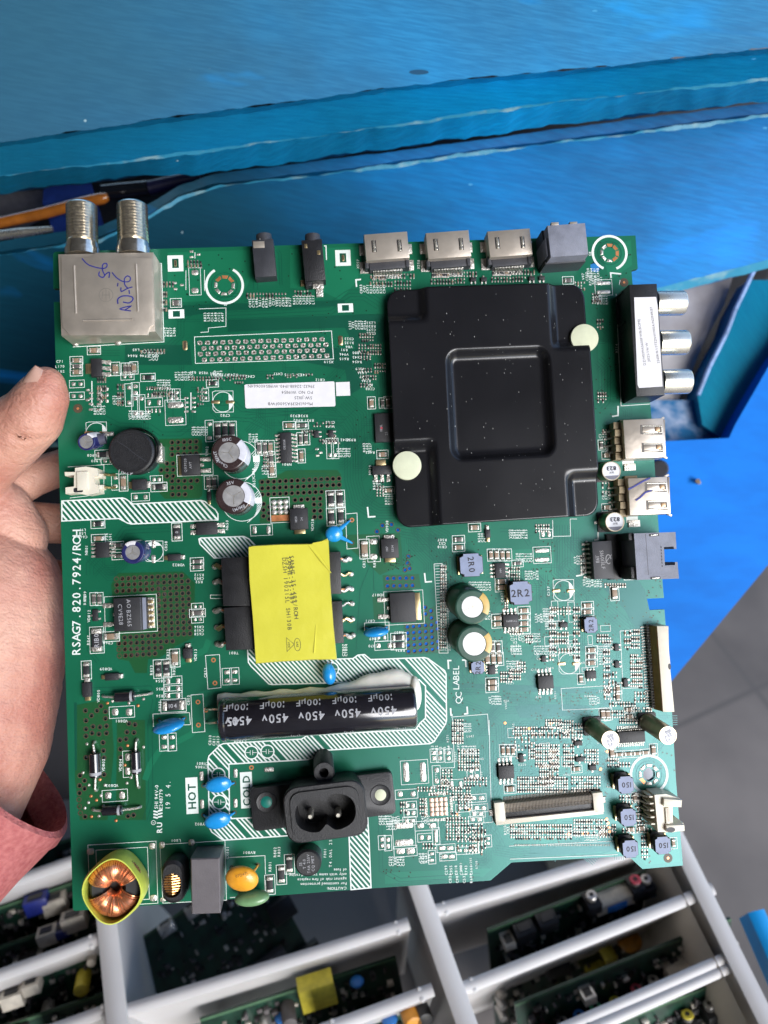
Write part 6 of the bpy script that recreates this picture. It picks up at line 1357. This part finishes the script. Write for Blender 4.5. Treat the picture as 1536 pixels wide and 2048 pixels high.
# integrated circuits
o = ic(192, 735, 20, 36, 12, 3, 'R', 'voltage_regulator', pl=12, pw=7); q = MB(); q.box(-16, 0, .4, 5, 13, 20, GOLD, 1); sub(q, 'tab', o)
o = ic(764, 940, 38, 18, 12, 3, 'B', 'voltage_regulator', pl=10, pw=6); q = MB(); q.box(-1, 15, .4, 5, 20, 13, GOLD, 1); sub(q, 'tab', o)
ic(572, 895, 22, 60, 12, 8, 'LR', txt=(('OB3350', -3, 6),), pl=8); ic(413, 1057, 40, 24, 14, 2, 'LR', 'optocoupler', pl=10, pw=7, lab='optocoupler bridging the two hatched stripes'); ic(204, 1100, 26, 30, 10, 4, 'LR', pl=8)
ic(770, 855, 40, 58, 10, 0, '', 'flash_chip', (('1814L', -8, 0), ('25', 2, -12)), tsize=7)
q = MB(); q.cyl(0, 0, 10, 10.5, 2.4, COLS['r'], 12); place(q, 'red_dot', 763, 856, at=10)
ic(1001, 1141, 21, 30, 9, 4, 'LR', pl=7, txt=(('HH', 0, 0),)); ic(1022, 1242, 31, 25, 10, 4, 'TB', pl=9, txt=(('TPS54', 4, 0), ('8293', -4, 0)), trot=180, tsize=5.5); ic(1092, 1365, 31, 25, 12, 4, 'TB', pl=10); ic(1013, 1545, 31, 25, 12, 4, 'TB', pl=10); ic(1264, 1474, 54, 22, 10, 14, 'TB', 'audio_amplifier', pl=7)
mb = MB(); 
for i in range(4):
    for j in range(4): mb.box((i - 1.5) * 9, (j - 1.5) * 9, .3, 1.2, 8, 8, mat('coppery_tin', (.62, .42, .33), .35, metal=.7), .5)
    
for i in range(12):
    for s_ in (-1, 1): mb.box((i - 5.5) * 3.1, s_ * 25, .3, 1.1, 1.7, 6, TIN, .3); mb.box(s_ * 25, (i - 5.5) * 3.1, .3, 1.1, 6, 1.7, TIN, .3)
place(mb, 'bare_chip_pads', 877, 1613)
mb = MB()
for i in range(3):
    for j in range(3): mb.blob(((i - 1) * 11.5, (j - 1) * 10, 1), 6, 5.5, 3.2, TIN, n=12, m=8)
mb.box(0, -22, .2, .6, 36, 12, COPPER); place(mb, 'solder_pad_field', 560, 1014); dbox(560, 1020, 38, 50, wd=1)
# ---------------------------------------------------------------- chips list
for a in (('k', 352, 606, 13, 11, 0), ('c', 188, 701, 17, 10, 0), ('c', 153, 721, 16, 9, 0), ('k', 153, 733, 15, 8, 0), ('c', 153, 744, 15, 9, 0), ('c', 231, 738, 18, 11, 1), ('k', 250, 738, 15, 7, 1), ('k', 258, 738, 15, 7, 1), ('c', 268, 736, 16, 9, 1), ('r', 296, 755, 20, 9, 0), ('r', 425, 767, 15, 8, 0), ('r', 436, 862, 28, 11, 1), ('r', 450, 861, 28, 11, 1), ('r', 464, 861, 28, 11, 1),
          ('r', 206, 909, 22, 11, 0), ('c', 247, 965, 25, 10, 1), ('r', 318, 974, 23, 11, 0), ('k', 417, 965, 18, 9, 1), ('k', 428, 965, 18, 9, 1), ('k', 518, 896, 21, 8, 1), ('k', 530, 896, 21, 8, 1), ('c', 541, 895, 19, 9, 1), ('k', 543, 917, 18, 8, 1), ('c', 544, 940, 20, 9, 1), ('c', 579, 851, 17, 9, 0), ('k', 604, 851, 17, 8, 0), ('k', 601, 878, 17, 7, 1), ('k', 612, 877, 17, 8, 1), ('c', 603, 912, 19, 8, 1), ('r', 662, 999, 26, 12, 1), ('r', 680, 998, 26, 12, 1), ('r', 663, 1034, 26, 12, 1), ('r', 682, 1032, 26, 12, 1),
          ('c', 743, 806, 16, 9, 1), ('c', 776, 805, 16, 9, 1), ('k', 765, 806, 12, 7, 1), ('c', 765, 909, 14, 10, 0), ('c', 777, 981, 14, 8, 0), ('r', 196, 1048, 18, 10, 0), ('c', 197, 1077, 18, 9, 0), ('k', 236, 1091, 14, 8, 0), ('k', 236, 1112, 14, 7, 0), ('r', 354, 1064, 26, 13, 1, '0'), ('k', 394, 1123, 17, 8, 0), ('k', 394, 1134, 17, 8, 0), ('k', 188, 1198, 16, 8, 1), ('k', 199, 1198, 16, 8, 1), ('c', 222, 1273, 24, 12, 0), ('r', 194, 1280, 42, 20, 1, 'R1B0'), ('c', 350, 1316, 26, 12, 1), ('r', 317, 1338, 27, 12, 1, '0'), ('r', 333, 1337, 27, 12, 1, '0'),
          ('r', 347, 1411, 40, 18, 0, '104'), ('r', 173, 1340, 26, 12, 1), ('k', 395, 1226, 22, 9, 0), ('r', 540, 1769, 28, 12, 1), ('r', 563, 1749, 28, 12, 1), ('r', 579, 1728, 28, 12, 1), ('c', 729, 1098, 30, 13, 1), ('r', 797, 1275, 22, 11, 0), ('r', 797, 1290, 22, 11, 0), ('c', 949, 1055, 16, 10, 0), ('k', 917, 1079, 16, 9, 0), ('c', 917, 1095, 16, 9, 0), ('c', 982, 1110, 15, 8, 1), ('c', 993, 1110, 15, 8, 1), ('c', 1005, 1110, 15, 8, 1), ('c', 1016, 1110, 15, 8, 1), ('c', 1003, 1163, 17, 10, 0), ('c', 1003, 1175, 17, 10, 0),
          ('c', 1229, 1186, 22, 11, 1), ('c', 1214, 911, 13, 9, 0), ('c', 1214, 1015, 13, 9, 0), ('c', 1048, 1221, 16, 9, 0), ('c', 1048, 1234, 16, 9, 0), ('c', 1048, 1247, 16, 9, 0), ('c', 1048, 1259, 16, 9, 0), ('c', 995, 1236, 15, 9, 0), ('c', 995, 1248, 15, 9, 0), ('k', 1035, 1127, 14, 7, 0), ('c', 1175, 1211, 16, 9, 0), ('c', 1175, 1224, 16, 9, 0), ('k', 985, 1295, 17, 8, 1), ('k', 997, 1295, 17, 8, 1), ('c', 975, 1318, 17, 9, 1), ('c', 987, 1318, 17, 9, 1), ('c', 999, 1318, 17, 9, 1), ('c', 984, 1364, 17, 10, 0), ('c', 984, 1376, 17, 10, 0),
          ('c', 1183, 1300, 15, 9, 0), ('k', 1183, 1313, 15, 8, 0), ('c', 1183, 1326, 15, 9, 0), ('c', 1162, 1358, 12, 8, 1), ('c', 1153, 1538, 13, 8, 0), ('c', 1020, 1578, 15, 10, 0), ('c', 1006, 1501, 15, 7, 1), ('c', 1016, 1501, 15, 7, 1), ('c', 1026, 1501, 15, 7, 1), ('c', 1206, 1428, 15, 9, 1), ('c', 1216, 1428, 15, 9, 1), ('c', 1224, 1505, 16, 9, 1), ('c', 1307, 1500, 16, 9, 1), ('c', 1238, 1509, 13, 7, 0), ('c', 1256, 1508, 13, 7, 0), ('c', 1274, 1507, 13, 7, 0), ('c', 1291, 1505, 13, 7, 0),
          ('c', 1270, 1595, 12, 8, 1), ('c', 1262, 1659, 12, 8, 0), ('c', 1283, 1657, 12, 9, 0), ('c', 1347, 1686, 13, 7, 1), ('c', 1236, 1393, 13, 8, 1), ('c', 1236, 1377, 13, 8, 1), ('c', 1258, 1419, 12, 8, 0), ('c', 1260, 1433, 12, 8, 0), ('k', 1203, 940 - 50, 12, 7, 1), ('k', 1195, 598, 8, 5, 0), ('k', 1136, 561, 14, 9, 0)):
    chip(a[0], a[1], a[2], a[3], a[4], bool(a[5]), True, a[6] if len(a) > 6 else None)
# bare pad pairs
for a in ((154, 768, 14, 9, 9, 0), (154, 792, 14, 9, 9, 0), (255, 753, 12, 8, 8, 0), (271, 779, 13, 10, 9, 1), (216, 922, 12, 8, 7, 0), (281, 994, 20, 9, 10, 0), (313, 959, 10, 8, 9, 0), (240, 963, 18, 10, 9, 1) if False else (231, 964, 17, 9, 9, 1), (419, 862, 28, 10, 9, 1), (660, 897, 26, 8, 9, 1), (670, 897, 26, 8, 9, 1), (346, 1362, 20, 9, 12, 0), (346, 1377, 20, 9, 12, 0), (346, 1391, 20, 9, 12, 0), (395, 1213, 10, 7, 7, 0), (395, 1239, 10, 7, 7, 0), (454, 1353, 17, 12, 9, 1), (469, 1352, 17, 12, 9, 1),
          (328, 1484, 19, 11, 9, 1), (344, 1484, 19, 11, 9, 1), (244, 1424, 28, 14, 16, 0), (230, 1591, 28, 14, 16, 0), (255, 1528, 28, 11, 16, 1) , (763, 1275, 12, 7, 8, 0), (768, 1291, 22, 9, 11, 0), (747, 1098, 30, 19, 15, 1), (523, 1060, 28, 9, 16, 0), (1092, 1068, 12, 8, 12, 0), (1084, 1110, 18, 30, 9, 1), (390, 563, 36, 17, 14, 1), (1207, 575, 18, 30, 9, 1), (258, 790, 30, 9, 9, 1), (271, 812, 30, 9, 9, 1), (283, 812, 30, 9, 9, 1) , (308, 805, 0, 16, 12, 0), (351, 825, 30, 34, 15, 1), (342, 791, 12, 9, 8, 1), (353, 791, 12, 9, 8, 1), (411, 790, 11, 7, 8, 1),
          (829, 1544, 34, 14, 40, 0), (813, 1588, 26, 12, 12, 0), (820, 1611, 11, 9, 10, 0), (821, 1626, 11, 9, 10, 0), (819, 1641, 11, 9, 9, 0), (808, 1668, 34, 38, 14, 1), (811, 1702, 0, 38, 14, 0), (853, 1651, 24, 16, 12, 0), (897, 1511, 11, 9, 9, 1), (880, 1511, 11, 9, 9, 1), (868, 1511, 11, 9, 9, 1), (912, 1568, 18, 8, 12, 0), (955, 1596, 16, 12, 9, 0), (925, 1616, 12, 9, 9, 0), (960, 1616, 14, 11, 9, 0), (955, 1627, 14, 10, 9, 0), (952, 1639, 14, 10, 8, 0), (892, 1696, 16, 14, 9, 0), (896, 1713, 14, 13, 9, 0), (850, 1675, 14, 9, 10, 0), (872, 1672, 10, 8, 16, 1),
          (925, 1701, 12, 9, 8, 0), (945, 1700, 11, 8, 8, 0), (864, 1714, 13, 8, 7, 1), (976, 1682, 10, 8, 7, 1), (764, 1685, 12, 8, 9, 1), (776, 1686, 13, 8, 10, 1), (953, 1545, 14, 10, 9, 1), (942, 1547, 12, 10, 9, 1), (873, 1551, 22, 10, 11, 1), (1265, 1592, 0, 8, 8, 0)):
    x, y, g, w_, h_, vt = a; padpair(x, y, g, w_, h_, bool(vt)) if g else padpair(x, y, 20, w_ / 2, h_, False)
for x, y, w_, h_ in ((471, 1546, 8, 18), (403, 1552, 8, 18), (471, 1606, 8, 18), (404, 1608, 8, 18), (538, 1539, 20, 10), (181, 1703, 15, 14), (304, 1692, 14, 14), (324, 1690, 12, 14), (383, 1685, 13, 14), (307, 1796, 15, 14), (326, 1799, 12, 8), (216, 868, 24, 9), (320, 900, 10, 30)): pad(x, y, w_, h_, TIN, 1.6)
# empty small package footprints
def foot(x, y, n, dx, w_, h_, gap, vert=False):
    for i in range(n):
        for s_ in (-1, 1):
            if vert: pad(x + s_ * gap / 2, y + i * dx, w_, h_)
            else: pad(x + i * dx, y + s_ * gap / 2, w_, h_)
foot(296, 806, 4, 7.8, 4, 9, 31); foot(190, 786, 4, 11, 9, 4.5, 22 - 6, True); foot(380, 796, 4, 9, 9, 4.5, 15, True); foot(208, 778, 3, 12, 7, 8, 12, True); foot(294, 777, 10, 5, 3, 7, 0.01)
dline([(184, 762), (184, 812)], 2); dline([(382, 785), (382, 820)], 2); dline([(390, 505), (390, 517)], 1.6)
for x, y in ((383, 503), (383, 514), (397, 509), (176, 780), (175, 800), (350, 566), (364, 570), (351, 578), (634, 898), (635, 911), (641, 905)): pad(x, y, 8, 5)
# through holes with copper rings and solder dots
for x, y in ((427, 1320), (430, 1366), (396, 1404), (397, 1450), (704, 1040), (503, 1535), (412, 1420)): dring(x, y, 3.4, 2.4, COPPER, z=Z3)
for i in range(26):
    x, y = ((215, 1406), (225, 1402), (258, 1406), (276, 1411), (287, 1398), (174, 1488), (255, 1491), (287, 1494), (178, 1570), (200, 1559), (210, 1570), (254, 1566), (182, 1592), (202, 1591), (177, 1605), (193, 1600), (207, 1612), (170, 1616), (183, 1633), (198, 1632), (243, 1585), (250, 1530), (166, 1545), (187, 1505), (232, 1641), (262, 1555))[i]
    u, v = uv(x, y); PB.lathe(u, v, [(3.2, .3), (2.4, 1.6), (.6, 2.2)], TIN if i % 3 else COPPER, 10)
# tiny part rows: grids of minute pads / parts
TIN2 = mat('dull_tin', (.42, .40, .36), .42, metal=.75, var=.3, scale=900)
TINY = MB(); TINY2 = []
def grid(x0, y0, nx, ny, dx, dy, w_=3.2, h_=4.2, sl=0, part=.5, seed=1):
    q = random.Random(seed + int(x0))
    for j in range(ny):
        for i in range(nx):
            x = x0 + i * dx + j * sl; y = y0 + j * dy + i * sl * .2; u, v = uv(x, y)
            if q.random() < .06: continue
            TINY.box(u, v, Z2, Z2 + 1.2, w_, h_, TIN2, .7)
            if q.random() < part: TINY.box(u, v - dy * .5 * (1 if j % 2 == 0 else -1), .2, 2.6, w_ * .95, dy * .6, EPOXY if q.random() < .7 else TAN, .4)
for a in ((495, 588, 13, 2, 6.3, 8), (590, 583, 6, 2, 6.3, 8), (742, 552, 10, 2, 3.2, 7), (784, 549, 8, 2, 6.2, 7), (741, 565, 8, 2, 6, 7), (790, 563, 6, 3, 6, 7), (865, 547, 11, 2, 3.1, 7), (904, 545, 9, 2, 6, 7), (863, 560, 8, 2, 6, 7), (910, 558, 4, 2, 6, 7), (986, 543, 12, 2, 3.1, 7), (1026, 541, 8, 2, 6, 7), (984, 556, 8, 2, 6, 7), (1032, 555, 4, 2, 6, 7), (1150, 565, 4, 3, 6, 6),
          (376, 522, 5, 2, 6.4, 6), (377, 530, 5, 2, 6.4, 5), (283, 700, 8, 2, 6.5, 6), (285, 556 + 9, 1, 1, 5, 5), (328, 565, 4, 2, 6, 8), (328, 585, 2, 5, 5, 8), (382, 755, 14, 2, 6, 5), (460, 752, 6, 2, 6, 5), (470, 765, 4, 1, 5, 5), (535, 751, 3, 2, 5, 5), (575, 750, 4, 2, 6, 4), (612, 749, 3, 1, 6, 5), (720, 668, 6, 3, 5, 6), (718, 690, 3, 3, 6, 6), (736, 690, 6, 4, 5, 6), (722, 708, 4, 3, 6, 5), (718, 738, 5, 2, 6, 5), (726, 752, 6, 2, 5, 6), (722, 768, 4, 2, 6, 5), (750, 728, 5, 3, 5, 7),
          (628, 846, 7, 2, 6, 6), (640, 880, 8, 2, 5.5, 6), (664, 870, 2, 3, 5, 6), (604, 862, 6, 1, 5, 6), (528, 912, 3, 5, 4, 6), (196, 755, 4, 6, 5, 9), (236, 770, 3, 6, 5, 8), (300, 775, 4, 1, 5, 5), (308, 785, 10, 2, 5, 7), (396, 776, 3, 5, 5, 8), (754, 973, 3, 4, 6, 6), (750, 962, 4, 1, 8, 6), (1196, 570, 0, 0, 5, 5), (1185, 588, 4, 4, 5, 6), (1195, 640, 3, 3, 5, 7), (1196, 786, 4, 4, 5, 6), (1200, 890, 2, 2, 5, 6), (1206, 860, 3, 2, 6, 8), (1205, 966, 3, 3, 6, 9), (1216, 870, 2, 5, 5, 8), (1224, 985, 2, 5, 5, 8),
          (882, 1132, 3, 30, 4.6, 5.6), (1072, 1050, 6, 3, 5, 6), (1162, 1112, 3, 6, 4.5, 7), (1210, 1168, 9, 2, 5, 5), (1018, 1135, 5, 5, 5, 6), (1010, 1185, 2, 8, 4.5, 5), (1035, 1190, 0, 0, 5, 5), (1020, 1262, 6, 2, 5, 5), (1052, 1272, 4, 3, 4, 6), (1100, 1215, 3, 14, 5, 8), (1148, 1215, 3, 14, 5, 8), (1115, 1215, 5, 3, 6, 6), (1115, 1265, 5, 4, 5, 7), (1112, 1298, 6, 2, 6, 6), (1195, 1270, 6, 3, 5, 6), (1208, 1300, 3, 12, 5, 8), (1220, 1345, 3, 5, 6, 8),
          (1002, 1345, 5, 4, 5, 6), (1020, 1340, 5, 4, 5, 6), (1034, 1325, 4, 4, 5, 6), (1250, 1262, 3, 5, 5, 8), (1264, 1260, 4, 6, 4.5, 7), (1262, 1310, 6, 11, 4.2, 6.2), (1210, 1376, 4, 4, 6, 7), (1220, 1405, 10, 2, 5.5, 6), (1224, 1422, 8, 3, 5, 6), (1262, 1416, 9, 2, 5, 6), (1266, 1434, 7, 2, 5, 6), (1240, 1440, 10, 2, 5, 5), (1270, 1385, 5, 4, 6, 6),
          (1026, 1455, 18, 3, 5.2, 6), (1030, 1475, 5, 4, 7, 8), (1064, 1466, 10, 2, 8, 8), (1092, 1440, 7, 4, 5, 5), (1120, 1442, 6, 5, 5, 5.5), (1145, 1448, 4, 6, 6, 7), (1072, 1490, 10, 8, 5, 6), (1100, 1500, 4, 10, 5, 6), (1080, 1530, 6, 8, 5, 5.6), (1128, 1490, 5, 8, 4.6, 6), (1144, 1554, 12, 6, 5, 5.6), (1036, 1555, 14, 6, 5, 5.6), (1104, 1555, 7, 6, 5, 5.6), (1170, 1500, 6, 5, 5, 6), (1120, 1462, 8, 3, 6, 6), (1058, 1486, 3, 6, 5, 6),
          (1216, 1518, 5, 3, 5, 6), (1240, 1526, 4, 2, 6, 6), (1240, 1592, 8, 3, 6, 6), (1246, 1658, 9, 2, 7, 6), (1276, 1600, 3, 8, 6, 7), (1284, 1672, 3, 7, 5, 7), (1225, 1650, 2, 4, 5, 7), (1295, 1590, 0, 0, 5, 5),
          (905, 1440, 5, 10, 5, 5), (918, 1500, 8, 8, 5.5, 5.6), (885, 1540, 4, 6, 6, 6), (876, 1560, 4, 5, 6, 6), (900, 1575, 8, 5, 5.6, 6), (930, 1556, 8, 3, 6, 6), (918, 1592, 5, 5, 6, 6), (905, 1624, 3, 4, 6, 6), (894, 1636, 8, 8, 6, 6), (916, 1655, 7, 6, 8, 9), (945, 1648, 4, 9, 6, 7), (802, 1605, 3, 3, 5, 8), (840, 1598, 3, 5, 5, 7), (836, 1575, 5, 2, 6, 6), (862, 1575, 3, 3, 6, 6), (846, 1688, 5, 2, 6, 8), (1022, 1650, 24, 5, 5.2, 6), (1148, 1640, 14, 6, 5, 6), (1030, 1690, 60, 1, 3.2, 6, 1.3, 4, 0, 0), (1200, 1655, 5, 4, 6, 6), (956, 1660, 3, 6, 7, 7)):
    if a[2]: grid(*a)
tk = mat('tiny', (1, 1, 1)) if False else None
o = TINY.obj('tiny_parts', main); o['kind'] = 'stuff'; o['label'] = 'hundreds of minute soldered parts and pads'
q = MB()
for x, y in ((1213, 1493), (1214, 1503), (1201, 1538), (1213, 1638), (1216, 1646), (1218, 1655), (1219, 1663), (1137, 1668), (1165, 1667), (1174, 1666), (914, 1629), (938, 1619), (1010, 1446), (1058, 1457), (1102, 1446)):
    u, v = uv(x, y); q.cyl(u, v, Z2, Z2 + .8, 2.8, COPPER, 12)
o = q.obj('test_points', main)
# silk frames in the dense area
for a in ((1122, 1222, 18, 0), (1155, 1224, 18, 0), (1122, 1290, 16, 0), (1156, 1290, 16, 0)):
    x, y, s_, _ = a; dbox(x - 12, y, 13, 40, wd=1); dring(x - 12, y, 4, 1)
for i in range(12):
    x = rnd.uniform(1000, 1235); y = rnd.uniform(1190, 1590)
    if 1040 < y < 1060: continue
    dbox(x, y, rnd.choice((9, 13, 20)), rnd.choice((8, 12, 18)), wd=.9)
for i in range(30): dtext(ref(), rnd.uniform(1000, 1230), rnd.uniform(1280, 1590), 6, rnd.choice((0, 90, 90, 177)))
for i in range(30): dtext(ref(), rnd.uniform(870, 970), rnd.uniform(1470, 1740), 6, rnd.choice((0, 90, 90)))
PBO = PB.obj('circuit_board', main, smooth=30)

# =====================================================================
#  THE HAND
# =====================================================================
SKIN = mat('skin', (.46, .185, .135), .5, col2=(.62, .34, .25), scale=42, detail=7, fac=(.36, .64), bump=.8, bscale=700, sss=.12, coat=0)
def skin_detail(m):
    N = m.node_tree.nodes; L = m.node_tree.links; b = N['Principled BSDF']; tc = N.new('ShaderNodeTexCoord')
    wv = N.new('ShaderNodeTexWave'); wv.inputs['Scale'].default_value = 420; wv.inputs['Distortion'].default_value = 9; wv.inputs['Detail'].default_value = 2; wv.inputs['Detail Scale'].default_value = .5; wv.bands_direction = 'DIAGONAL'
    L.new(tc.outputs['Object'], wv.inputs['Vector'])
    vo = N.new('ShaderNodeTexVoronoi'); vo.feature = 'DISTANCE_TO_EDGE'; vo.inputs['Scale'].default_value = 55
    nz = N.new('ShaderNodeTexNoise'); nz.inputs['Scale'].default_value = 35; L.new(tc.outputs['Object'], nz.inputs['Vector'])
    mp = N.new('ShaderNodeMixRGB'); mp.inputs[0].default_value = .06; L.new(tc.outputs['Object'], mp.inputs[1]); L.new(nz.outputs['Color'], mp.inputs[2]); L.new(mp.outputs[0], vo.inputs['Vector'])
    lt = N.new('ShaderNodeMapRange'); lt.inputs[1].default_value = 0; lt.inputs[2].default_value = .05; L.new(vo.outputs['Distance'], lt.inputs[0])
    b1 = N.new('ShaderNodeBump'); b1.inputs['Strength'].default_value = .12; b1.inputs['Distance'].default_value = .0003; L.new(wv.outputs['Fac'], b1.inputs['Height'])
    b2 = N.new('ShaderNodeBump'); b2.inputs['Strength'].default_value = .12; b2.inputs['Distance'].default_value = .0006; L.new(lt.outputs[0], b2.inputs['Height'])
    start = b.inputs['Normal'].links[0].from_socket; L.new(start, b1.inputs['Normal']); L.new(b1.outputs[0], b2.inputs['Normal']); L.new(b2.outputs[0], b.inputs['Normal'])
skin_detail(SKIN)
HO = W(0, 1200, 1640)
def organic(name, chains, mt, vox, smooth=6, creases=()):
    bm = bmesh.new()
    for ch in chains:
        for (p0, r0), (p1, r1) in zip(ch, ch[1:]):
            n = max(3, int((Vector(p1) - Vector(p0)).length / (min(r0, r1) * .18)))
            for i in range(n + 1):
                t = i / n; p = Vector(p0).lerp(Vector(p1), t); r = r0 + (r1 - r0) * t
                bmesh.ops.create_icosphere(bm, subdivisions=3, radius=r, matrix=Matrix.Translation(p - HO))
    me = bpy.data.meshes.new(name); bm.to_mesh(me); bm.free(); o = bpy.data.objects.new(name, me); COL.objects.link(o)
    r = o.modifiers.new('r', 'REMESH'); r.mode = 'VOXEL'; r.voxel_size = vox
    s = o.modifiers.new('s', 'SMOOTH'); s.iterations = smooth; s.factor = .6
    dg = bpy.context.evaluated_depsgraph_get(); dg.update(); m2 = bpy.data.meshes.new_from_object(o.evaluated_get(dg)); bpy.data.objects.remove(o)
    # press crease lines into the surface
    for (pl, wd_, dp) in creases:
        P = [Vector(p) - HO for p in pl]
        for v in m2.vertices:
            best = 9
            for a, b in zip(P, P[1:]):
                ab = b - a; t = max(0, min(1, (v.co - a).dot(ab) / ab.length_squared)); best = min(best, (v.co - a - ab * t).length)
            if best < wd_ * 3: v.co -= v.normal * dp * math.exp(-(best / wd_) ** 2)
    m2.materials.clear(); m2.materials.append(mt); m2.shade_smooth(); m2.update()
    return m2
k = K
c = lambda x, y, d, r: (W(x, y, d), r * k)
chains = [[c(92, 772, 1530, 37), c(84, 796, 1535, 50), c(62, 836, 1548, 61), c(15, 872, 1570, 70), c(-50, 925, 1590, 78), c(-110, 1010, 1620, 100)],
          [c(-110, 1010, 1640, 100), c(-90, 1110, 1640, 118), c(-35, 1195, 1650, 160), c(-28, 1280, 1645, 160), c(-40, 1380, 1640, 158), c(-60, 1480, 1630, 158), c(-120, 1600, 1600, 160), c(-260, 1760, 1560, 165)],
          [c(10, 985, 1690, 44), c(66, 955, 1725, 42), c(150, 925, 1750, 38), c(210, 905, 1745, 34)],
          [c(10, 1050, 1700, 55), c(66, 1045, 1745, 46), c(180, 1050, 1765, 42), c(260, 1060, 1755, 36)],
          [c(0, 1150, 1740, 60), c(110, 1160, 1765, 46), c(240, 1180, 1775, 40), c(300, 1190, 1765, 34)],
          [c(0, 1260, 1740, 60), c(100, 1280, 1760, 42), c(200, 1300, 1770, 36), c(250, 1305, 1765, 30)],
          [c(-80, 1040, 1640, 80), c(-5, 1030, 1650, 72), c(30, 1075, 1660, 66)]]
cre = [([W(-60, 985, 1540), W(0, 1010, 1565), W(45, 1035, 1590), W(100, 1060, 1600)], .0013, .0020), ([W(-40, 1050, 1520), W(20, 1085, 1545), W(70, 1130, 1560), (W(100, 1200, 1545))], .0012, .0017), ([W(95, 1440, 1500), W(60, 1500, 1480), W(0, 1545, 1470)], .0013, .0014),
       ([W(30, 878, 1500), W(75, 885, 1510), W(110, 880, 1530)], .0012, .0012)]
me = organic('hand', chains, SKIN, 2.8 * K, 7, cre)
hand = link('hand', me, None, HO)
tag(hand, 'bare left hand gripping the board edge at the left, thumb on top, fingers behind', 'hand')
NAIL = mat('fingernail', (.55, .33, .26), .25, coat=.4, var=.04)
q = MB(1); rs = []
nc = W(57, 762, 1503); N0 = (CAM.to_3x3() @ Vector((-.62, .35, .7))).normalized(); AX = (CAM.to_3x3() @ Vector((.55, .80, 0.1))); AX = (AX - N0 * AX.dot(N0)).normalized(); SX = N0.cross(AX)
for i in range(9):
    t = i / 8 * 2 - 1; row = []
    for j in range(9):
        s_ = j / 8 * 2 - 1; ww = .0034 * math.sqrt(max(.05, 1 - max(0, t) ** 4)); row.append(tuple(nc + AX * (t * .0052) + SX * (s_ * ww) + N0 * (.0014 - .0024 * s_ * s_ - .0006 * t * t)))
    rs.append(row)
q.rings(rs, NAIL, cap0=False, cap1=False, closed=False)
n_ = q.obj('thumbnail'); n_.parent = hand; n_.matrix_parent_inverse = Matrix.Translation(-HO)
CLOTH = mat('pink_fleece', (.36, .10, .10), .95, col2=(.47, .16, .15), scale=500, detail=6, bump=1.0, bscale=900, spec=.2)
bm_ch = [[c(-30, 1640, 1590, 174), c(-120, 1730, 1580, 186), c(-260, 1900, 1560, 200)]]
q = MB(1); rs = []
A0 = W(0, 1535, 1600); A1 = W(-240, 1760, 1540); D = (A1 - A0).normalized(); X_ = D.cross(CAM.to_3x3() @ Vector((0, 0, 1))).normalized(); Y_ = D.cross(X_)
for i, (t, r_) in enumerate(((.010, .0262), (.0015, .0266), (-.001, .0280), (.0, .0296), (.004, .0302), (.0065, .0296), (.009, .0300), (.02, .0305), (.035, .0318), (.05, .0325), (.09, .034))):
    rs.append([tuple(A0 + D * t + X_ * (r_ * math.cos(2 * math.pi * j / 64) * (1 + .012 * math.sin(5 * j / 10 + i))) + Y_ * (r_ * math.sin(2 * math.pi * j / 64) * (1 + .012 * math.cos(7 * j / 10 + i * .7)))) for j in range(64)])
q.rings(rs, CLOTH, cap0=False, cap1=True)
s_ = q.obj('sleeve'); s_.parent = hand; s_.matrix_parent_inverse = Matrix.Translation(-HO); s_['label'] = 'dusty pink fleece cuff'
S.cycles.max_bounces = 8
